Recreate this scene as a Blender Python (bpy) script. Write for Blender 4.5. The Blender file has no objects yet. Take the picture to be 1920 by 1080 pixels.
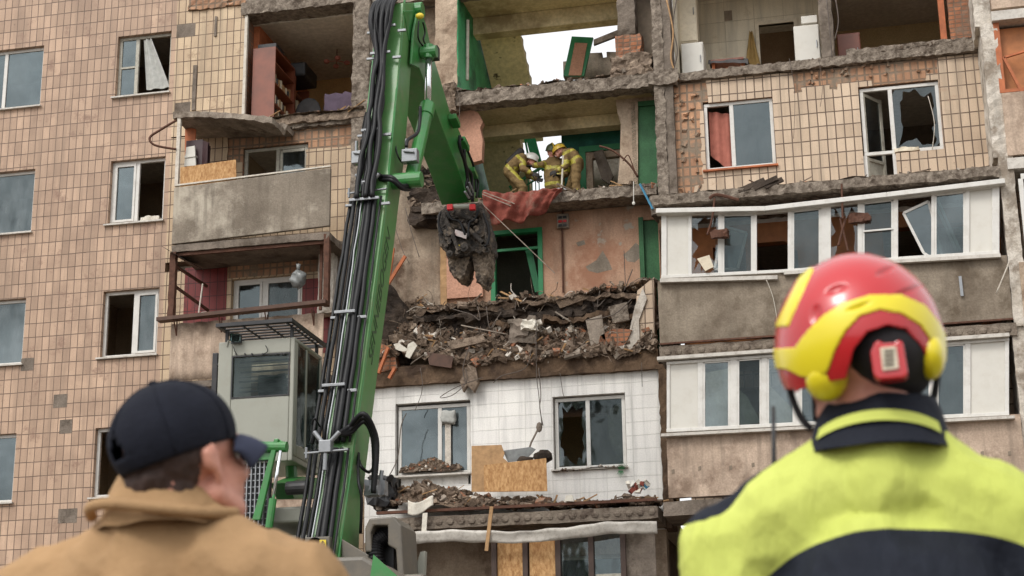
import bpy, bmesh, math, random
from mathutils import Vector, Matrix, noise, Quaternion
R = math.radians
random.seed(7)
sc = bpy.context.scene
# ------------------------------------------------------------------ camera
F_PX, PITCH, YAW, ROLL, CAM_Y, CAM_Z = 3184.38, .287846, .219434, .0135476, -30.21496, 1.05
FW = Vector((-math.sin(YAW)*math.cos(PITCH), math.cos(YAW)*math.cos(PITCH), math.sin(PITCH)))
RT = Vector((math.cos(YAW), math.sin(YAW), 0)); UP = RT.cross(FW)
cR, sR = math.cos(ROLL), math.sin(ROLL)
RT2 = cR*RT - sR*UP; UP2 = sR*RT + cR*UP
CAM = Vector((0, CAM_Y, CAM_Z))
cd = bpy.data.cameras.new('camera'); cam = bpy.data.objects.new('camera', cd); sc.collection.objects.link(cam)
m = Matrix((RT2, UP2, -FW)).transposed().to_4x4(); m.translation = CAM; cam.matrix_world = m
cd.sensor_width = 36; cd.lens = F_PX/1920*36; cd.clip_end = 2000; cd.clip_start = .05
cd.dof.use_dof = True; cd.dof.focus_distance = 30.5; cd.dof.aperture_fstop = 7.0
sc.camera = cam
# ------------------------------------------------------------------ sky, sun, exposure (bright overcast)
SUN_EL, SUN_AZ = R(48), R(205)          # azimuth measured clockwise from +Y: behind the camera, a little to its left
w = bpy.data.worlds.new("World"); sc.world = w; w.use_nodes = True
nt = w.node_tree; bg = nt.nodes['Background']
sky = nt.nodes.new('ShaderNodeTexSky'); sky.sky_type = 'NISHITA'; sky.sun_disc = False
sky.sun_elevation = SUN_EL; sky.sun_rotation = SUN_AZ; sky.dust_density = 9; sky.air_density = 1.2
hs = nt.nodes.new('ShaderNodeHueSaturation'); hs.inputs['Saturation'].default_value = .1; hs.inputs['Value'].default_value = 1.2
nt.links.new(sky.outputs[0], hs.inputs['Color']); cl = nt.nodes.new('ShaderNodeMixRGB'); cl.inputs[0].default_value = .65; cl.inputs[2].default_value = (8.6, 8.7, 8.9, 1)   # even cloud layer over the sky
nt.links.new(hs.outputs[0], cl.inputs[1]); nt.links.new(cl.outputs[0], bg.inputs[0]); bg.inputs[1].default_value = .15
sd = bpy.data.lights.new('sun', 'SUN'); sd.energy = 1.05; sd.angle = R(15); sd.color = (1, .955, .9)
sun = bpy.data.objects.new('sun', sd); sc.collection.objects.link(sun)
sdir = Vector((math.sin(SUN_AZ)*math.cos(SUN_EL), math.cos(SUN_AZ)*math.cos(SUN_EL), math.sin(SUN_EL)))
sun.rotation_euler = sdir.to_track_quat('Z', 'Y').to_euler()
vs = sc.view_settings; vs.view_transform = 'Standard'; vs.look = 'None'; vs.gamma = 1; vs.exposure = .13
sc.cycles.max_bounces = 6; sc.cycles.use_denoising = True

def at(px, py, Y=0.):
    d = FW + RT2*(px-960)/F_PX + UP2*(540-py)/F_PX
    return CAM + d*((Y-CAM_Y)/d.y)
def atx(px, py, X):
    d = FW + RT2*(px-960)/F_PX + UP2*(540-py)/F_PX
    return CAM + d*((X-CAM.x)/d.x)
def S(r, g, b, k=1.):
    f = lambda c: ((c/255+.055)/1.055)**2.4 if c > 10 else c/255/12.92
    return (f(r)*k, f(g)*k, f(b)*k, 1)
# ------------------------------------------------------------------ objects
BASE = {}
def props(o, label=None, cat=None, group=None, kind=None):
    if label: o['label'] = label
    if cat: o['category'] = cat
    if group: o['group'] = group
    if kind: o['kind'] = kind
    return o
def thing(name, label, cat, loc=(0, 0, 0), group=None):
    o = bpy.data.objects.new(name, None); sc.collection.objects.link(o); o.location = loc
    BASE[o.name] = Vector(loc); o.empty_display_size = .2
    return props(o, label, cat, group)
def nz(p, s=1., seed=0.): return noise.noise(Vector((p[0]*s+seed, p[1]*s+seed*1.7, p[2]*s-seed)))
class MB:
    def __init__(s): s.v = []; s.f = []; s.m = []
    def add(s, vs_, fs, m=0):
        n = len(s.v); s.v += [tuple(v) for v in vs_]; s.f += [tuple(i+n for i in f) for f in fs]; s.m += [m]*len(fs); return s
    def box(s, x0, x1, y0, y1, z0, z1, m=0):
        return s.add([(x, y, z) for z in (z0, z1) for y in (y0, y1) for x in (x0, x1)],
                     [(0, 2, 3, 1), (4, 5, 7, 6), (0, 1, 5, 4), (2, 6, 7, 3), (0, 4, 6, 2), (1, 3, 7, 5)], m)
    def obox(s, c, a, b, d, m=0):
        c, a, b, d = map(Vector, (c, a, b, d))
        return s.add([c+i*a+j*b+k*d for k in (-1, 1) for j in (-1, 1) for i in (-1, 1)],
                     [(0, 2, 3, 1), (4, 5, 7, 6), (0, 1, 5, 4), (2, 6, 7, 3), (0, 4, 6, 2), (1, 3, 7, 5)], m)
    def bar(s, p0, p1, w, h, up=(0, 0, 1), m=0):
        p0, p1 = Vector(p0), Vector(p1); d = p1-p0; u = Vector(up)
        sd_ = d.cross(u)
        if sd_.length < 1e-5: sd_ = d.cross(Vector((1, 0, 0)))
        sd_.normalize(); u = sd_.cross(d).normalized()
        return s.obox((p0+p1)/2, d/2, sd_*w/2, u*h/2, m)
    def tube(s, pts, r, n=8, m=0, cap=True):
        pts = [Vector(p) for p in pts]; N = len(pts); rr = r if isinstance(r, (list, tuple)) else [r]*N
        t = (pts[1]-pts[0]).normalized(); a = t.orthogonal().normalized(); vv = []
        for i, p in enumerate(pts):
            t2 = (pts[min(i+1, N-1)]-pts[max(i-1, 0)])
            t2 = t2.normalized() if t2.length > 1e-9 else t
            a = (a - t2*a.dot(t2)); a = a.normalized() if a.length > 1e-6 else t2.orthogonal().normalized()
            b = t2.cross(a); t = t2
            vv += [p+(a*math.cos(2*math.pi*k/n)+b*math.sin(2*math.pi*k/n))*rr[i] for k in range(n)]
        ff = [(i*n+k, i*n+(k+1) % n, (i+1)*n+(k+1) % n, (i+1)*n+k) for i in range(N-1) for k in range(n)]
        if cap: ff += [tuple(range(n))[::-1], tuple((N-1)*n+k for k in range(n))]
        return s.add(vv, ff, m)
    def prism(s, poly, off, m=0):
        poly = [Vector(p) for p in poly]; off = Vector(off); n = len(poly)
        return s.add(poly+[p+off for p in poly], [tuple(range(n)), tuple(range(2*n-1, n-1, -1))]+[(i, (i+1) % n, n+(i+1) % n, n+i) for i in range(n)], m)
    def rbox(s, x0, x1, y0, y1, z0, z1, st=.1, amp=.03, seed=0., fr=7., m=0, keep=None):
        nx, ny, nz_ = [max(1, round(d/st)) for d in (x1-x0, y1-y0, z1-z0)]
        idx = {}; vv = []
        def V(i, j, k):
            if (i, j, k) not in idx:
                p = Vector((x0+(x1-x0)*i/nx, y0+(y1-y0)*j/ny, z0+(z1-z0)*k/nz_))
                d = Vector((nz(p, fr, seed), nz(p, fr, seed+9), nz(p, fr, seed+21)))+.5*Vector((nz(p, fr*2.7, seed), nz(p, fr*2.7, seed+3), nz(p, fr*2.7, seed+5)))
                if amp > .025: d = .55*d+.75*(noise.cell_vector(p*fr*1.3+Vector((seed, nz(p, 3, seed), 0)))-Vector((.5, .5, .5)))
                if keep: d = Vector([d[q]*keep[q] for q in range(3)])
                idx[(i, j, k)] = len(vv); vv.append(p+d*amp)
            return idx[(i, j, k)]
        ff = []
        for i in range(nx):
            for j in range(ny):
                for k in (0, nz_): ff.append((V(i, j, k), V(i+1, j, k), V(i+1, j+1, k), V(i, j+1, k)))
            for k in range(nz_):
                for j in (0, ny): ff.append((V(i, j, k), V(i+1, j, k), V(i+1, j, k+1), V(i, j, k+1)))
        for j in range(ny):
            for k in range(nz_):
                for i in (0, nx): ff.append((V(i, j, k), V(i, j+1, k), V(i, j+1, k+1), V(i, j, k+1)))
        return s.add(vv, ff, m)
    def chunk(s, c, sx, sy, sz, m=0, rnd=random):
        q = Quaternion((rnd.gauss(0, 1), rnd.gauss(0, 1), rnd.gauss(0, 1), rnd.gauss(0, 1))).normalized() if sx > 0 else Quaternion()
        c = Vector(c); sx = abs(sx)
        j = lambda: rnd.uniform(.55, 1.1)
        vv = [c+q @ Vector((i*sx/2*j(), jj*sy/2*j(), k*sz/2*j())) for k in (-1, 1) for jj in (-1, 1) for i in (-1, 1)]
        return s.add(vv, [(0, 2, 3, 1), (4, 5, 7, 6), (0, 1, 5, 4), (2, 6, 7, 3), (0, 4, 6, 2), (1, 3, 7, 5)], m)
    def ell(s, c, rx, ry, rz, n=12, q=None, m=0):
        c = Vector(c); vv = []; ff = []; k = n//2
        for i in range(k+1):
            th = math.pi*i/k
            for j in range(n):
                ph = 2*math.pi*j/n
                p = Vector((rx*math.sin(th)*math.cos(ph), ry*math.sin(th)*math.sin(ph), rz*math.cos(th)))
                vv.append(c+(q @ p if q else p))
        for i in range(k):
            for j in range(n): ff.append((i*n+j, (i+1)*n+j, (i+1)*n+(j+1) % n, i*n+(j+1) % n))
        return s.add(vv, ff, m)
    def cap(s, p0, p1, r0, r1, n=12, m=0):      # capsule for blobs
        p0, p1 = Vector(p0), Vector(p1); L = 6; pts = []; rr = []
        d = p1-p0; l = d.length; u = d/l if l > 1e-6 else Vector((0, 0, 1))
        for i in range(L): a = math.pi/2*(1-i/(L-1)); pts.append(p0-u*r0*math.sin(a)); rr.append(max(r0*math.cos(a), 1e-4))
        for i in range(L): a = math.pi/2*i/(L-1); pts.append(p1+u*r1*math.sin(a)); rr.append(max(r1*math.cos(a), 1e-4))
        return s.tube(pts, rr, n, m)
    def sheet(s, fn, nu, nv, m=0, th=0.):
        vv = [Vector(fn(i/nu, j/nv)) for j in range(nv+1) for i in range(nu+1)]
        ff = [(j*(nu+1)+i, j*(nu+1)+i+1, (j+1)*(nu+1)+i+1, (j+1)*(nu+1)+i) for j in range(nv) for i in range(nu)]
        if th:
            n0 = len(vv); vv += [v+Vector((0, th, 0)) for v in vv[:n0]]
            ff += [tuple(n0+i for i in f)[::-1] for f in ff]
            W = nu+1
            ed = [(i, i+1) for i in range(nu)]+[(nv*W+i+1, nv*W+i) for i in range(nu)]+[((j+1)*W, j*W) for j in range(nv)]+[(j*W+nu, (j+1)*W+nu) for j in range(nv)]
            ff += [(b, a, a+n0, b+n0) for a, b in ed]
        return s.add(vv, ff, m)
    def build(s, name, mats, parent=None, smooth=False, weld=True, bevel=0., label=None):
        me = bpy.data.meshes.new(name); b = Vector((0, 0, 0))
        if parent is not None: b = BASE[parent.name]
        me.from_pydata([tuple(Vector(v)-b) for v in s.v], [], s.f); me.update()
        mats = mats if isinstance(mats, (list, tuple)) else [mats]
        for mm in mats: me.materials.append(mm)
        me.polygons.foreach_set('material_index', s.m)
        bm = bmesh.new(); bm.from_mesh(me)
        if smooth: bmesh.ops.remove_doubles(bm, verts=bm.verts, dist=1e-5)
        bmesh.ops.recalc_face_normals(bm, faces=bm.faces)
        bm.to_mesh(me); bm.free()
        if smooth: me.polygons.foreach_set('use_smooth', [True]*len(me.polygons))
        o = bpy.data.objects.new(name, me); sc.collection.objects.link(o)
        if bevel:
            md = o.modifiers.new('bevel', 'BEVEL'); md.width = bevel; md.segments = 2; md.limit_method = 'ANGLE'; md.angle_limit = R(40)
        if parent is not None: o.parent = parent
        BASE[o.name] = b
        if label: o['label'] = label
        return o
TS = bpy.data.scenes.new('workbench')
def blob(mb, name, mats, parent, voxel, smooth=6, matfn=None, label=None):   # one continuous skin round overlapping volumes
    o = mb.build(name, mats, parent)
    r = o.modifiers.new('r', 'REMESH'); r.mode = 'VOXEL'; r.voxel_size = voxel; r.use_smooth_shade = True
    if smooth:
        sm = o.modifiers.new('s', 'SMOOTH'); sm.factor = .5; sm.iterations = smooth
    TS.collection.objects.link(o); sc.collection.objects.unlink(o); pr_ = o.parent; o.parent = None
    with bpy.context.temp_override(scene=TS, view_layer=TS.view_layers[0]):
        dg = bpy.context.evaluated_depsgraph_get(); dg.update()
        me = bpy.data.meshes.new_from_object(o.evaluated_get(dg), depsgraph=dg)
    sc.collection.objects.link(o); TS.collection.objects.unlink(o); o.parent = pr_
    o.modifiers.clear(); old = o.data; o.data = me; bpy.data.meshes.remove(old)
    me.materials.clear()
    for mm in (mats if isinstance(mats, (list, tuple)) else [mats]): me.materials.append(mm)
    b = BASE[o.name]
    idx = [0]*len(me.polygons)
    if matfn:
        for i, p in enumerate(me.polygons): idx[i] = matfn(p.center+b, p.normal)
    me.polygons.foreach_set('material_index', idx)
    me.polygons.foreach_set('use_smooth', [True]*len(me.polygons)); me.update()
    if label: o['label'] = label
    return o
# ------------------------------------------------------------------ materials
def N(nt, t, **kw):
    n = nt.nodes.new('ShaderNode'+t)
    for k, v in kw.items():
        if k in n.inputs: n.inputs[k].default_value = v
        else: setattr(n, k, v)
    return n
def base_mat(name, rough=.8, spec=.3, metal=0.):
    mt = bpy.data.materials.new(name); mt.use_nodes = True; nt = mt.node_tree; b = nt.nodes['Principled BSDF']
    b.inputs['Roughness'].default_value = rough; b.inputs['Specular IOR Level'].default_value = spec; b.inputs['Metallic'].default_value = metal
    return mt, nt, b
def coords(nt, sx=1, sy=1, sz=1):
    tc = N(nt, 'TexCoord'); mp = N(nt, 'Mapping'); mp.inputs['Scale'].default_value = (sx, sy, sz)
    nt.links.new(tc.outputs['Object'], mp.inputs[0]); return mp.outputs[0]
def noise_fac(nt, scale, detail=5, lo=.35, hi=.65, vec=None, rough=.6):
    n = N(nt, 'TexNoise', Scale=scale, Detail=detail, Roughness=rough)
    nt.links.new(vec if vec is not None else coords(nt), n.inputs['Vector'])
    r = N(nt, 'MapRange'); r.inputs[1].default_value = lo; r.inputs[2].default_value = hi
    nt.links.new(n.outputs['Fac'], r.inputs[0]); return r.outputs[0]
def mix(nt, fac, a, b, mode='MIX'):
    m_ = N(nt, 'MixRGB', blend_type=mode)
    for i, v in ((0, fac), (1, a), (2, b)):
        if hasattr(v, 'is_output') or isinstance(v, bpy.types.NodeSocket): nt.links.new(v, m_.inputs[i])
        else: m_.inputs[i].default_value = v
    return m_.outputs[0]
def mul(nt, a, b):
    m_ = N(nt, 'Math', operation='MULTIPLY')
    for i, v in ((0, a), (1, b)):
        if isinstance(v, bpy.types.NodeSocket): nt.links.new(v, m_.inputs[i])
        else: m_.inputs[i].default_value = v
    return m_.outputs[0]
def bump(nt, b, h, st=.5, dist=.01, prev=None):
    bn = N(nt, 'Bump', Strength=st, Distance=dist); nt.links.new(h, bn.inputs['Height'])
    if prev is not None: nt.links.new(prev, bn.inputs['Normal'])
    nt.links.new(bn.outputs[0], b.inputs['Normal']); return bn.outputs[0]
def rough_mat(name, a, b_, scale=3., rough=.9, stain=None, streak=0., bumps=.6, bd=.02, fine=30., lo=.35, hi=.65, spots=None, sv=(3.5, 3.5, .35)):
    """two mottled tones, finer grain, optional stain patches and vertical run marks"""
    mt, nt, b = base_mat(name, rough, .2)
    c = mix(nt, noise_fac(nt, scale, 6, lo, hi), a, b_)
    g = noise_fac(nt, fine, 4, .3, .7)
    c = mix(nt, .45, c, mix(nt, g, (.55, .55, .55, 1), (1.3, 1.3, 1.3, 1)), 'MULTIPLY')
    if stain: c = mix(nt, noise_fac(nt, scale*.6, 8, .5, .62, coords(nt, 1, 1, .9), .7), c, stain)
    if streak: c = mix(nt, mul(nt, noise_fac(nt, 2.2, 6, .5, .72, coords(nt, *sv)), streak), c, tuple(x*.45 for x in a[:3])+(1,))
    if spots: c = mix(nt, noise_fac(nt, spots[1], 3, .62, .66), c, spots[0])
    nt.links.new(c, b.inputs['Base Color'])
    h = noise_fac(nt, fine*.5, 8, .2, .8, None, .7); bump(nt, b, h, bumps, bd)
    return mt
def tile_mat(name, c1, c2, mortar, tw=.155, th=.285, stain=None, ms=.009, rough=.55, oz=0., ox=0., stainlo=.52, var=.5):
    mt, nt, b = base_mat(name, rough, .35)
    tc = N(nt, 'TexCoord'); sp = N(nt, 'SeparateXYZ'); nt.links.new(tc.outputs['Object'], sp.inputs[0])
    ad = N(nt, 'Math', operation='ADD'); nt.links.new(sp.outputs[0], ad.inputs[0]); nt.links.new(sp.outputs[1], ad.inputs[1])
    cb = N(nt, 'CombineXYZ'); nt.links.new(ad.outputs[0], cb.inputs[0]); nt.links.new(sp.outputs[2], cb.inputs[1])
    mp = N(nt, 'Mapping'); mp.inputs['Location'].default_value = (ox, oz, 0); nt.links.new(cb.outputs[0], mp.inputs[0])
    # slight waviness so the courses are not ruler-straight
    nn = N(nt, 'TexNoise', Scale=.9, Detail=2); nt.links.new(mp.outputs[0], nn.inputs['Vector'])
    vm = N(nt, 'VectorMath', operation='MULTIPLY_ADD'); vm.inputs[1].default_value = (.035, .035, 0); nt.links.new(nn.outputs['Color'], vm.inputs[0]); nt.links.new(mp.outputs[0], vm.inputs[2])
    br = N(nt, 'TexBrick', offset=0., squash=1.)
    br.inputs['Color1'].default_value = c1; br.inputs['Color2'].default_value = c2; br.inputs['Mortar'].default_value = mortar
    for k, v in (('Scale', 1.), ('Mortar Size', ms), ('Mortar Smooth', .15), ('Bias', 0.), ('Brick Width', tw), ('Row Height', th)): br.inputs[k].default_value = v
    nt.links.new(vm.outputs[0], br.inputs['Vector'])
    c = br.outputs['Color']
    c = mix(nt, var, c, mix(nt, noise_fac(nt, 1.1, 5, .3, .7), (.72, .70, .70, 1), (1.2, 1.2, 1.2, 1)), 'MULTIPLY')
    c = mix(nt, .35, c, mix(nt, noise_fac(nt, 45, 3, .3, .7), (.7, .7, .7, 1), (1.2, 1.2, 1.2, 1)), 'MULTIPLY')
    c = mix(nt, mul(nt, noise_fac(nt, 1.8, 6, .48, .72, coords(nt, 3, 3, .22)), .7), c, tuple(x*.5 for x in c1[:3])+(1,))
    if stain: c = mix(nt, noise_fac(nt, 1.6, 9, stainlo, stainlo+.1, None, .75), c, stain)
    c = mix(nt, mul(nt, noise_fac(nt, 6.5, 5, .66, .70, None, .7), .8), c, mortar)
    c = mix(nt, mul(nt, noise_fac(nt, .55, 6, .5, .75, None, .7), .35), c, tuple(x*.45 for x in mortar[:3])+(1,))
    nt.links.new(c, b.inputs['Base Color'])
    inv = N(nt, 'Math', operation='SUBTRACT'); inv.inputs[0].default_value = 1; nt.links.new(br.outputs['Fac'], inv.inputs[1])
    p = bump(nt, b, inv.outputs[0], .8, .012)
    n2 = noise_fac(nt, 8, 4, .2, .8); bump(nt, b, n2, .12, .01, p)
    return mt
def flat(name, c, rough=.6, spec=.4, metal=0., vary=.25, scale=6., bumps=.0, coat=0., dirt=None):
    mt, nt, b = base_mat(name, rough, spec, metal)
    f = noise_fac(nt, scale, 5, .3, .7)
    k = 1-vary
    cc = mix(nt, f, tuple(x*k for x in c[:3])+(1,), tuple(min(1, x*(1+vary*.5)) for x in c[:3])+(1,))
    if dirt: cc = mix(nt, mul(nt, noise_fac(nt, scale*1.7, 9, .48, .7, None, .75), dirt[1]), cc, dirt[0])
    nt.links.new(cc, b.inputs['Base Color'])
    if coat: b.inputs['Coat Weight'].default_value = coat; b.inputs['Coat Roughness'].default_value = .15
    if bumps: bump(nt, b, noise_fac(nt, scale*4, 6, .2, .8), bumps, .01)
    return mt
def glass_mat(name, tint=(.45, .52, .54, 1), refl=.07, dirt=.25):
    mt = bpy.data.materials.new(name); mt.use_nodes = True; nt = mt.node_tree; nt.nodes.clear()
    out = N(nt, 'OutputMaterial'); tr = N(nt, 'BsdfTransparent'); tr.inputs[0].default_value = tint
    gl = N(nt, 'BsdfGlossy'); gl.inputs['Roughness'].default_value = .06; gl.inputs['Color'].default_value = (.56, .64, .66, 1)
    df = N(nt, 'BsdfDiffuse'); df.inputs[0].default_value = (.13, .15, .155, 1)
    bn = N(nt, 'Bump', Strength=.5, Distance=.04); nn = N(nt, 'TexNoise', Scale=1.6, Detail=2); nt.links.new(coords(nt), nn.inputs['Vector'])
    nt.links.new(nn.outputs['Fac'], bn.inputs['Height']); nt.links.new(bn.outputs[0], gl.inputs['Normal'])
    fr = N(nt, 'Fresnel'); fr.inputs[0].default_value = 1.5
    ad = N(nt, 'Math', operation='ADD'); ad.inputs[1].default_value = refl; nt.links.new(fr.outputs[0], ad.inputs[0])
    oi = N(nt, 'ObjectInfo'); mr_ = N(nt, 'MapRange'); mr_.inputs[3].default_value = -.03; mr_.inputs[4].default_value = .13; nt.links.new(oi.outputs['Random'], mr_.inputs[0]); a2 = N(nt, 'Math', operation='ADD'); nt.links.new(ad.outputs[0], a2.inputs[0]); nt.links.new(mul(nt, mr_.outputs[0], noise_fac(nt, .9, 3, .3, .7)), a2.inputs[1]); ad = a2
    m1 = N(nt, 'MixShader'); nt.links.new(mul(nt, noise_fac(nt, 2.5, 7, .3, .8, coords(nt, 2, 2, .6)), dirt), m1.inputs[0]); nt.links.new(tr.outputs[0], m1.inputs[1]); nt.links.new(df.outputs[0], m1.inputs[2])
    m2 = N(nt, 'MixShader'); nt.links.new(ad.outputs[0], m2.inputs[0]); nt.links.new(m1.outputs[0], m2.inputs[1]); nt.links.new(gl.outputs[0], m2.inputs[2])
    nt.links.new(m2.outputs[0], out.inputs[0]); return mt
M = {}
M['tile_pink'] = tile_mat('pink_tile', S(194, 164, 139), S(166, 139, 117), S(106, 88, 74), stain=S(140, 112, 94), stainlo=.55, ms=.008, var=.9)
M['tile_beige'] = tile_mat('beige_tile', S(204, 180, 148), S(180, 155, 126), S(98, 78, 61), stain=S(140, 114, 88), stainlo=.58, var=.8)
M['tile_cream'] = tile_mat('cream_tile', S(208, 185, 159), S(186, 163, 138), S(96, 78, 64), tw=.162, th=.275, ms=.011, stain=S(168, 140, 116), stainlo=.6)
M['tile_red'] = tile_mat('red_painted_tile', S(128, 48, 44), S(110, 42, 40), S(58, 28, 24), stain=S(84, 44, 38), ms=.007)
M['tile_white'] = tile_mat('white_painted_tile', S(236, 233, 226), S(230, 227, 221), S(216, 213, 206), tw=.5, th=.25, ms=.006, stain=S(196, 188, 176), stainlo=.6, var=.25)
M['kitchen_tile'] = tile_mat('kitchen_wall', S(228, 218, 194), S(214, 202, 176), S(190, 178, 154), tw=.6, th=.45, ms=.004, stain=S(190, 176, 148), stainlo=.6)
M['brick'] = tile_mat('broken_brick', S(176, 116, 82), S(140, 98, 76), S(120, 100, 84), tw=.13, th=.085, ms=.012, rough=.9, stain=S(124, 104, 88), stainlo=.5)
M['brick_rough'] = tile_mat('tile_scar_brick', S(188, 146, 114), S(158, 120, 95), S(128, 110, 93), tw=.14, th=.19, ms=.02, rough=.95, stain=S(130, 116, 100), stainlo=.5)
M['concrete'] = rough_mat('concrete', S(134, 122, 110), S(108, 98, 88), 3, stain=S(84, 74, 64), streak=.5)
M['concrete_light'] = rough_mat('pale_concrete', S(160, 148, 134), S(132, 120, 108), 2.5, stain=S(104, 92, 80), streak=.6)
M['concrete_rough'] = rough_mat('broken_concrete', S(154, 142, 128), S(110, 99, 88), 9, stain=S(88, 77, 67), bumps=.8, bd=.03, fine=30)
M['parapet'] = rough_mat('parapet_concrete', S(146, 134, 118), S(118, 106, 92), 1.6, stain=S(98, 86, 72), streak=.35, bumps=.4)
M['parapet_grey'] = rough_mat('grey_parapet', S(142, 131, 117), S(112, 102, 90), 1.3, stain=S(178, 168, 152), streak=.6, bumps=.5)
M['parapet_pink'] = rough_mat('pink_parapet', S(196, 174, 154), S(168, 148, 130), 2, stain=S(132, 112, 96), streak=.8, bumps=.3)
M['relief'] = rough_mat('relief_slab', S(142, 130, 116), S(120, 108, 96), 6, stain=S(96, 84, 74), bumps=1, bd=.04, fine=12)
M['dirt'] = rough_mat('brown_dirt', S(128, 110, 93), S(98, 82, 69), 7, stain=S(76, 63, 53), bumps=1, bd=.05, fine=18)
M['dirt_slab'] = rough_mat('dirt_covered_slab', S(106, 86, 68), S(84, 68, 54), 3, stain=S(70, 56, 46), streak=.3, bumps=.6)
M['dark_dirt'] = rough_mat('dark_dirt', S(86, 74, 64), S(52, 45, 40), 4, stain=S(36, 31, 28), streak=.8, bumps=1, bd=.06, fine=9)
M['stained'] = rough_mat('stained_wall', S(176, 158, 138), S(132, 112, 94), 1.6, stain=S(96, 78, 64), streak=1., bumps=.5, sv=(2.2, 2.2, .22))
M['peach'] = rough_mat('peach_plaster', S(184, 150, 126), S(160, 124, 100), 1.2, stain=S(150, 110, 88), streak=.7, bumps=.4, spots=(S(158, 148, 134), 2.3), sv=(1.6, 1.6, .3))
M['pink_plaster'] = rough_mat('pink_plaster', S(198, 152, 128), S(176, 132, 110), 2, bumps=.5)
M['plaster'] = rough_mat('pale_plaster', S(190, 170, 148), S(164, 144, 124), 2.2, stain=S(130, 110, 92), streak=.3, bumps=.5)
M['white_plaster'] = rough_mat('white_plaster', S(214, 206, 194), S(186, 176, 162), 3, stain=S(140, 128, 114), streak=.5)
M['soffit'] = rough_mat('yellowed_ceiling', S(216, 200, 160), S(196, 178, 138), 1.2, stain=S(160, 142, 108), bumps=.15, fine=14)
M['flight'] = rough_mat('yellow_flight', S(230, 214, 168), S(212, 196, 150), 1, bumps=.2, spots=(S(96, 84, 64), 2.6), fine=12)
M['ceiling'] = rough_mat('grey_ceiling', S(208, 198, 184), S(190, 180, 164), .8, bumps=.1, fine=10)
M['room'] = rough_mat('room_wallpaper', S(172, 150, 122), S(150, 128, 102), 1.3, bumps=.1)
M['room_orange'] = rough_mat('orange_wallpaper', S(206, 166, 112), S(186, 146, 96), 1.3, bumps=.1)
M['room_yellow'] = rough_mat('yellow_wallpaper', S(208, 184, 138), S(190, 166, 122), 1.3, bumps=.1)
M['room_brown'] = rough_mat('brown_wallpaper', S(160, 136, 112), S(140, 116, 94), 1.5, bumps=.1)
M['wood_orange'] = flat('orange_wood', S(176, 112, 64), .5, vary=.3, scale=4)
M['green_wall'] = rough_mat('green_wall_paint', S(76, 164, 110), S(56, 136, 88), 2.5, rough=.5, stain=S(38, 92, 58), bumps=.15)
M['green_dark'] = rough_mat('dark_green_wall', S(34, 96, 82), S(24, 72, 62), 2.5, rough=.5, bumps=.15)
M['green_door'] = rough_mat('green_door_paint', S(58, 104, 66), S(44, 84, 52), 3, rough=.5, bumps=.2)
M['green_frame'] = flat('green_frame', S(34, 120, 72), .45, vary=.2)
M['room_grey'] = rough_mat('grey_green_wall', S(120, 122, 108), S(98, 100, 88), 1.5, bumps=.1)
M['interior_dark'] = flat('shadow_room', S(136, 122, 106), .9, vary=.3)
M['white_pvc'] = flat('white_window_plastic', S(208, 205, 198), .35, .5, vary=.08, scale=3, dirt=(S(150, 138, 122), .35))
M['old_frame'] = flat('old_window_paint', S(176, 172, 158), .6, vary=.2, scale=8, dirt=(S(110, 96, 80), .6))
M['brown_frame'] = flat('brown_frame', S(70, 54, 46), .6, vary=.25)
M['glass'] = glass_mat('window_glass', dirt=.35)
M['glass_b'] = glass_mat('dark_window_glass', (.6, .66, .66, 1), .0, .2)
M['glass_c'] = glass_mat('hazy_window_glass', (.45, .5, .5, 1), .03, .95)
M['glass_clear'] = glass_mat('clear_glass', (.8, .84, .84, 1), .05, .2)
M['glass_cab'] = glass_mat('cab_glass', (.6, .66, .63, 1), -.05, .06)
M['curtain'] = flat('net_curtain', S(176, 176, 170), .9, .1, vary=.25, scale=9)
M['pink_cloth'] = flat('pink_cloth', S(168, 106, 92), .9, .1, vary=.25)
M['red_cloth'] = rough_mat('dusty_red_carpet', S(132, 72, 60), S(112, 56, 48), 3, stain=S(136, 104, 90), bumps=.4, fine=40)
M['yellow_cloth'] = flat('ochre_cloth', S(168, 140, 90), .9, .1, vary=.3)
M['olive_cloth'] = flat('olive_cloth', S(140, 134, 70), .9, .1, vary=.3)
M['grey_bag'] = flat('grey_plastic_bag', S(120, 122, 120), .35, .5, vary=.3, scale=12)
M['white_cloth'] = flat('white_cloth', S(214, 208, 194), .85, .2, vary=.15, dirt=(S(140, 120, 100), .5))
M['osb'] = None
mt, nt_, b_ = base_mat('chipboard', .75, .2)
vv_ = N(nt_, 'TexVoronoi', Scale=22.); nt_.links.new(coords(nt_, 1, 1, .45), vv_.inputs['Vector'])
cc_ = mix(nt_, noise_fac(nt_, 26, 3, .35, .65, coords(nt_, 1, 1, .5)), S(190, 150, 104), S(158, 116, 74))
bw_ = N(nt_, 'RGBToBW'); nt_.links.new(vv_.outputs['Color'], bw_.inputs[0]); cc_ = mix(nt_, .35, cc_, bw_.outputs[0], 'SOFT_LIGHT'); nt_.links.new(cc_, b_.inputs['Base Color']); M['osb'] = mt
M['wood'] = flat('bare_wood', S(172, 136, 96), .8, vary=.3, scale=10)
M['wood_dark'] = flat('dark_wood', S(84, 58, 44), .6, vary=.35, scale=7)
M['wardrobe'] = flat('wardrobe_wood', S(122, 66, 44), .4, .5, vary=.3, scale=3)
M['cabinet_plum'] = flat('plum_cabinet', S(66, 46, 48), .45, vary=.2)
M['appliance'] = flat('white_enamel', S(204, 200, 190), .4, .5, vary=.04, scale=2, dirt=(S(170, 158, 138), .25))
M['cream'] = flat('cream_board', S(212, 200, 176), .5, vary=.1, dirt=(S(150, 130, 104), .4))
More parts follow.
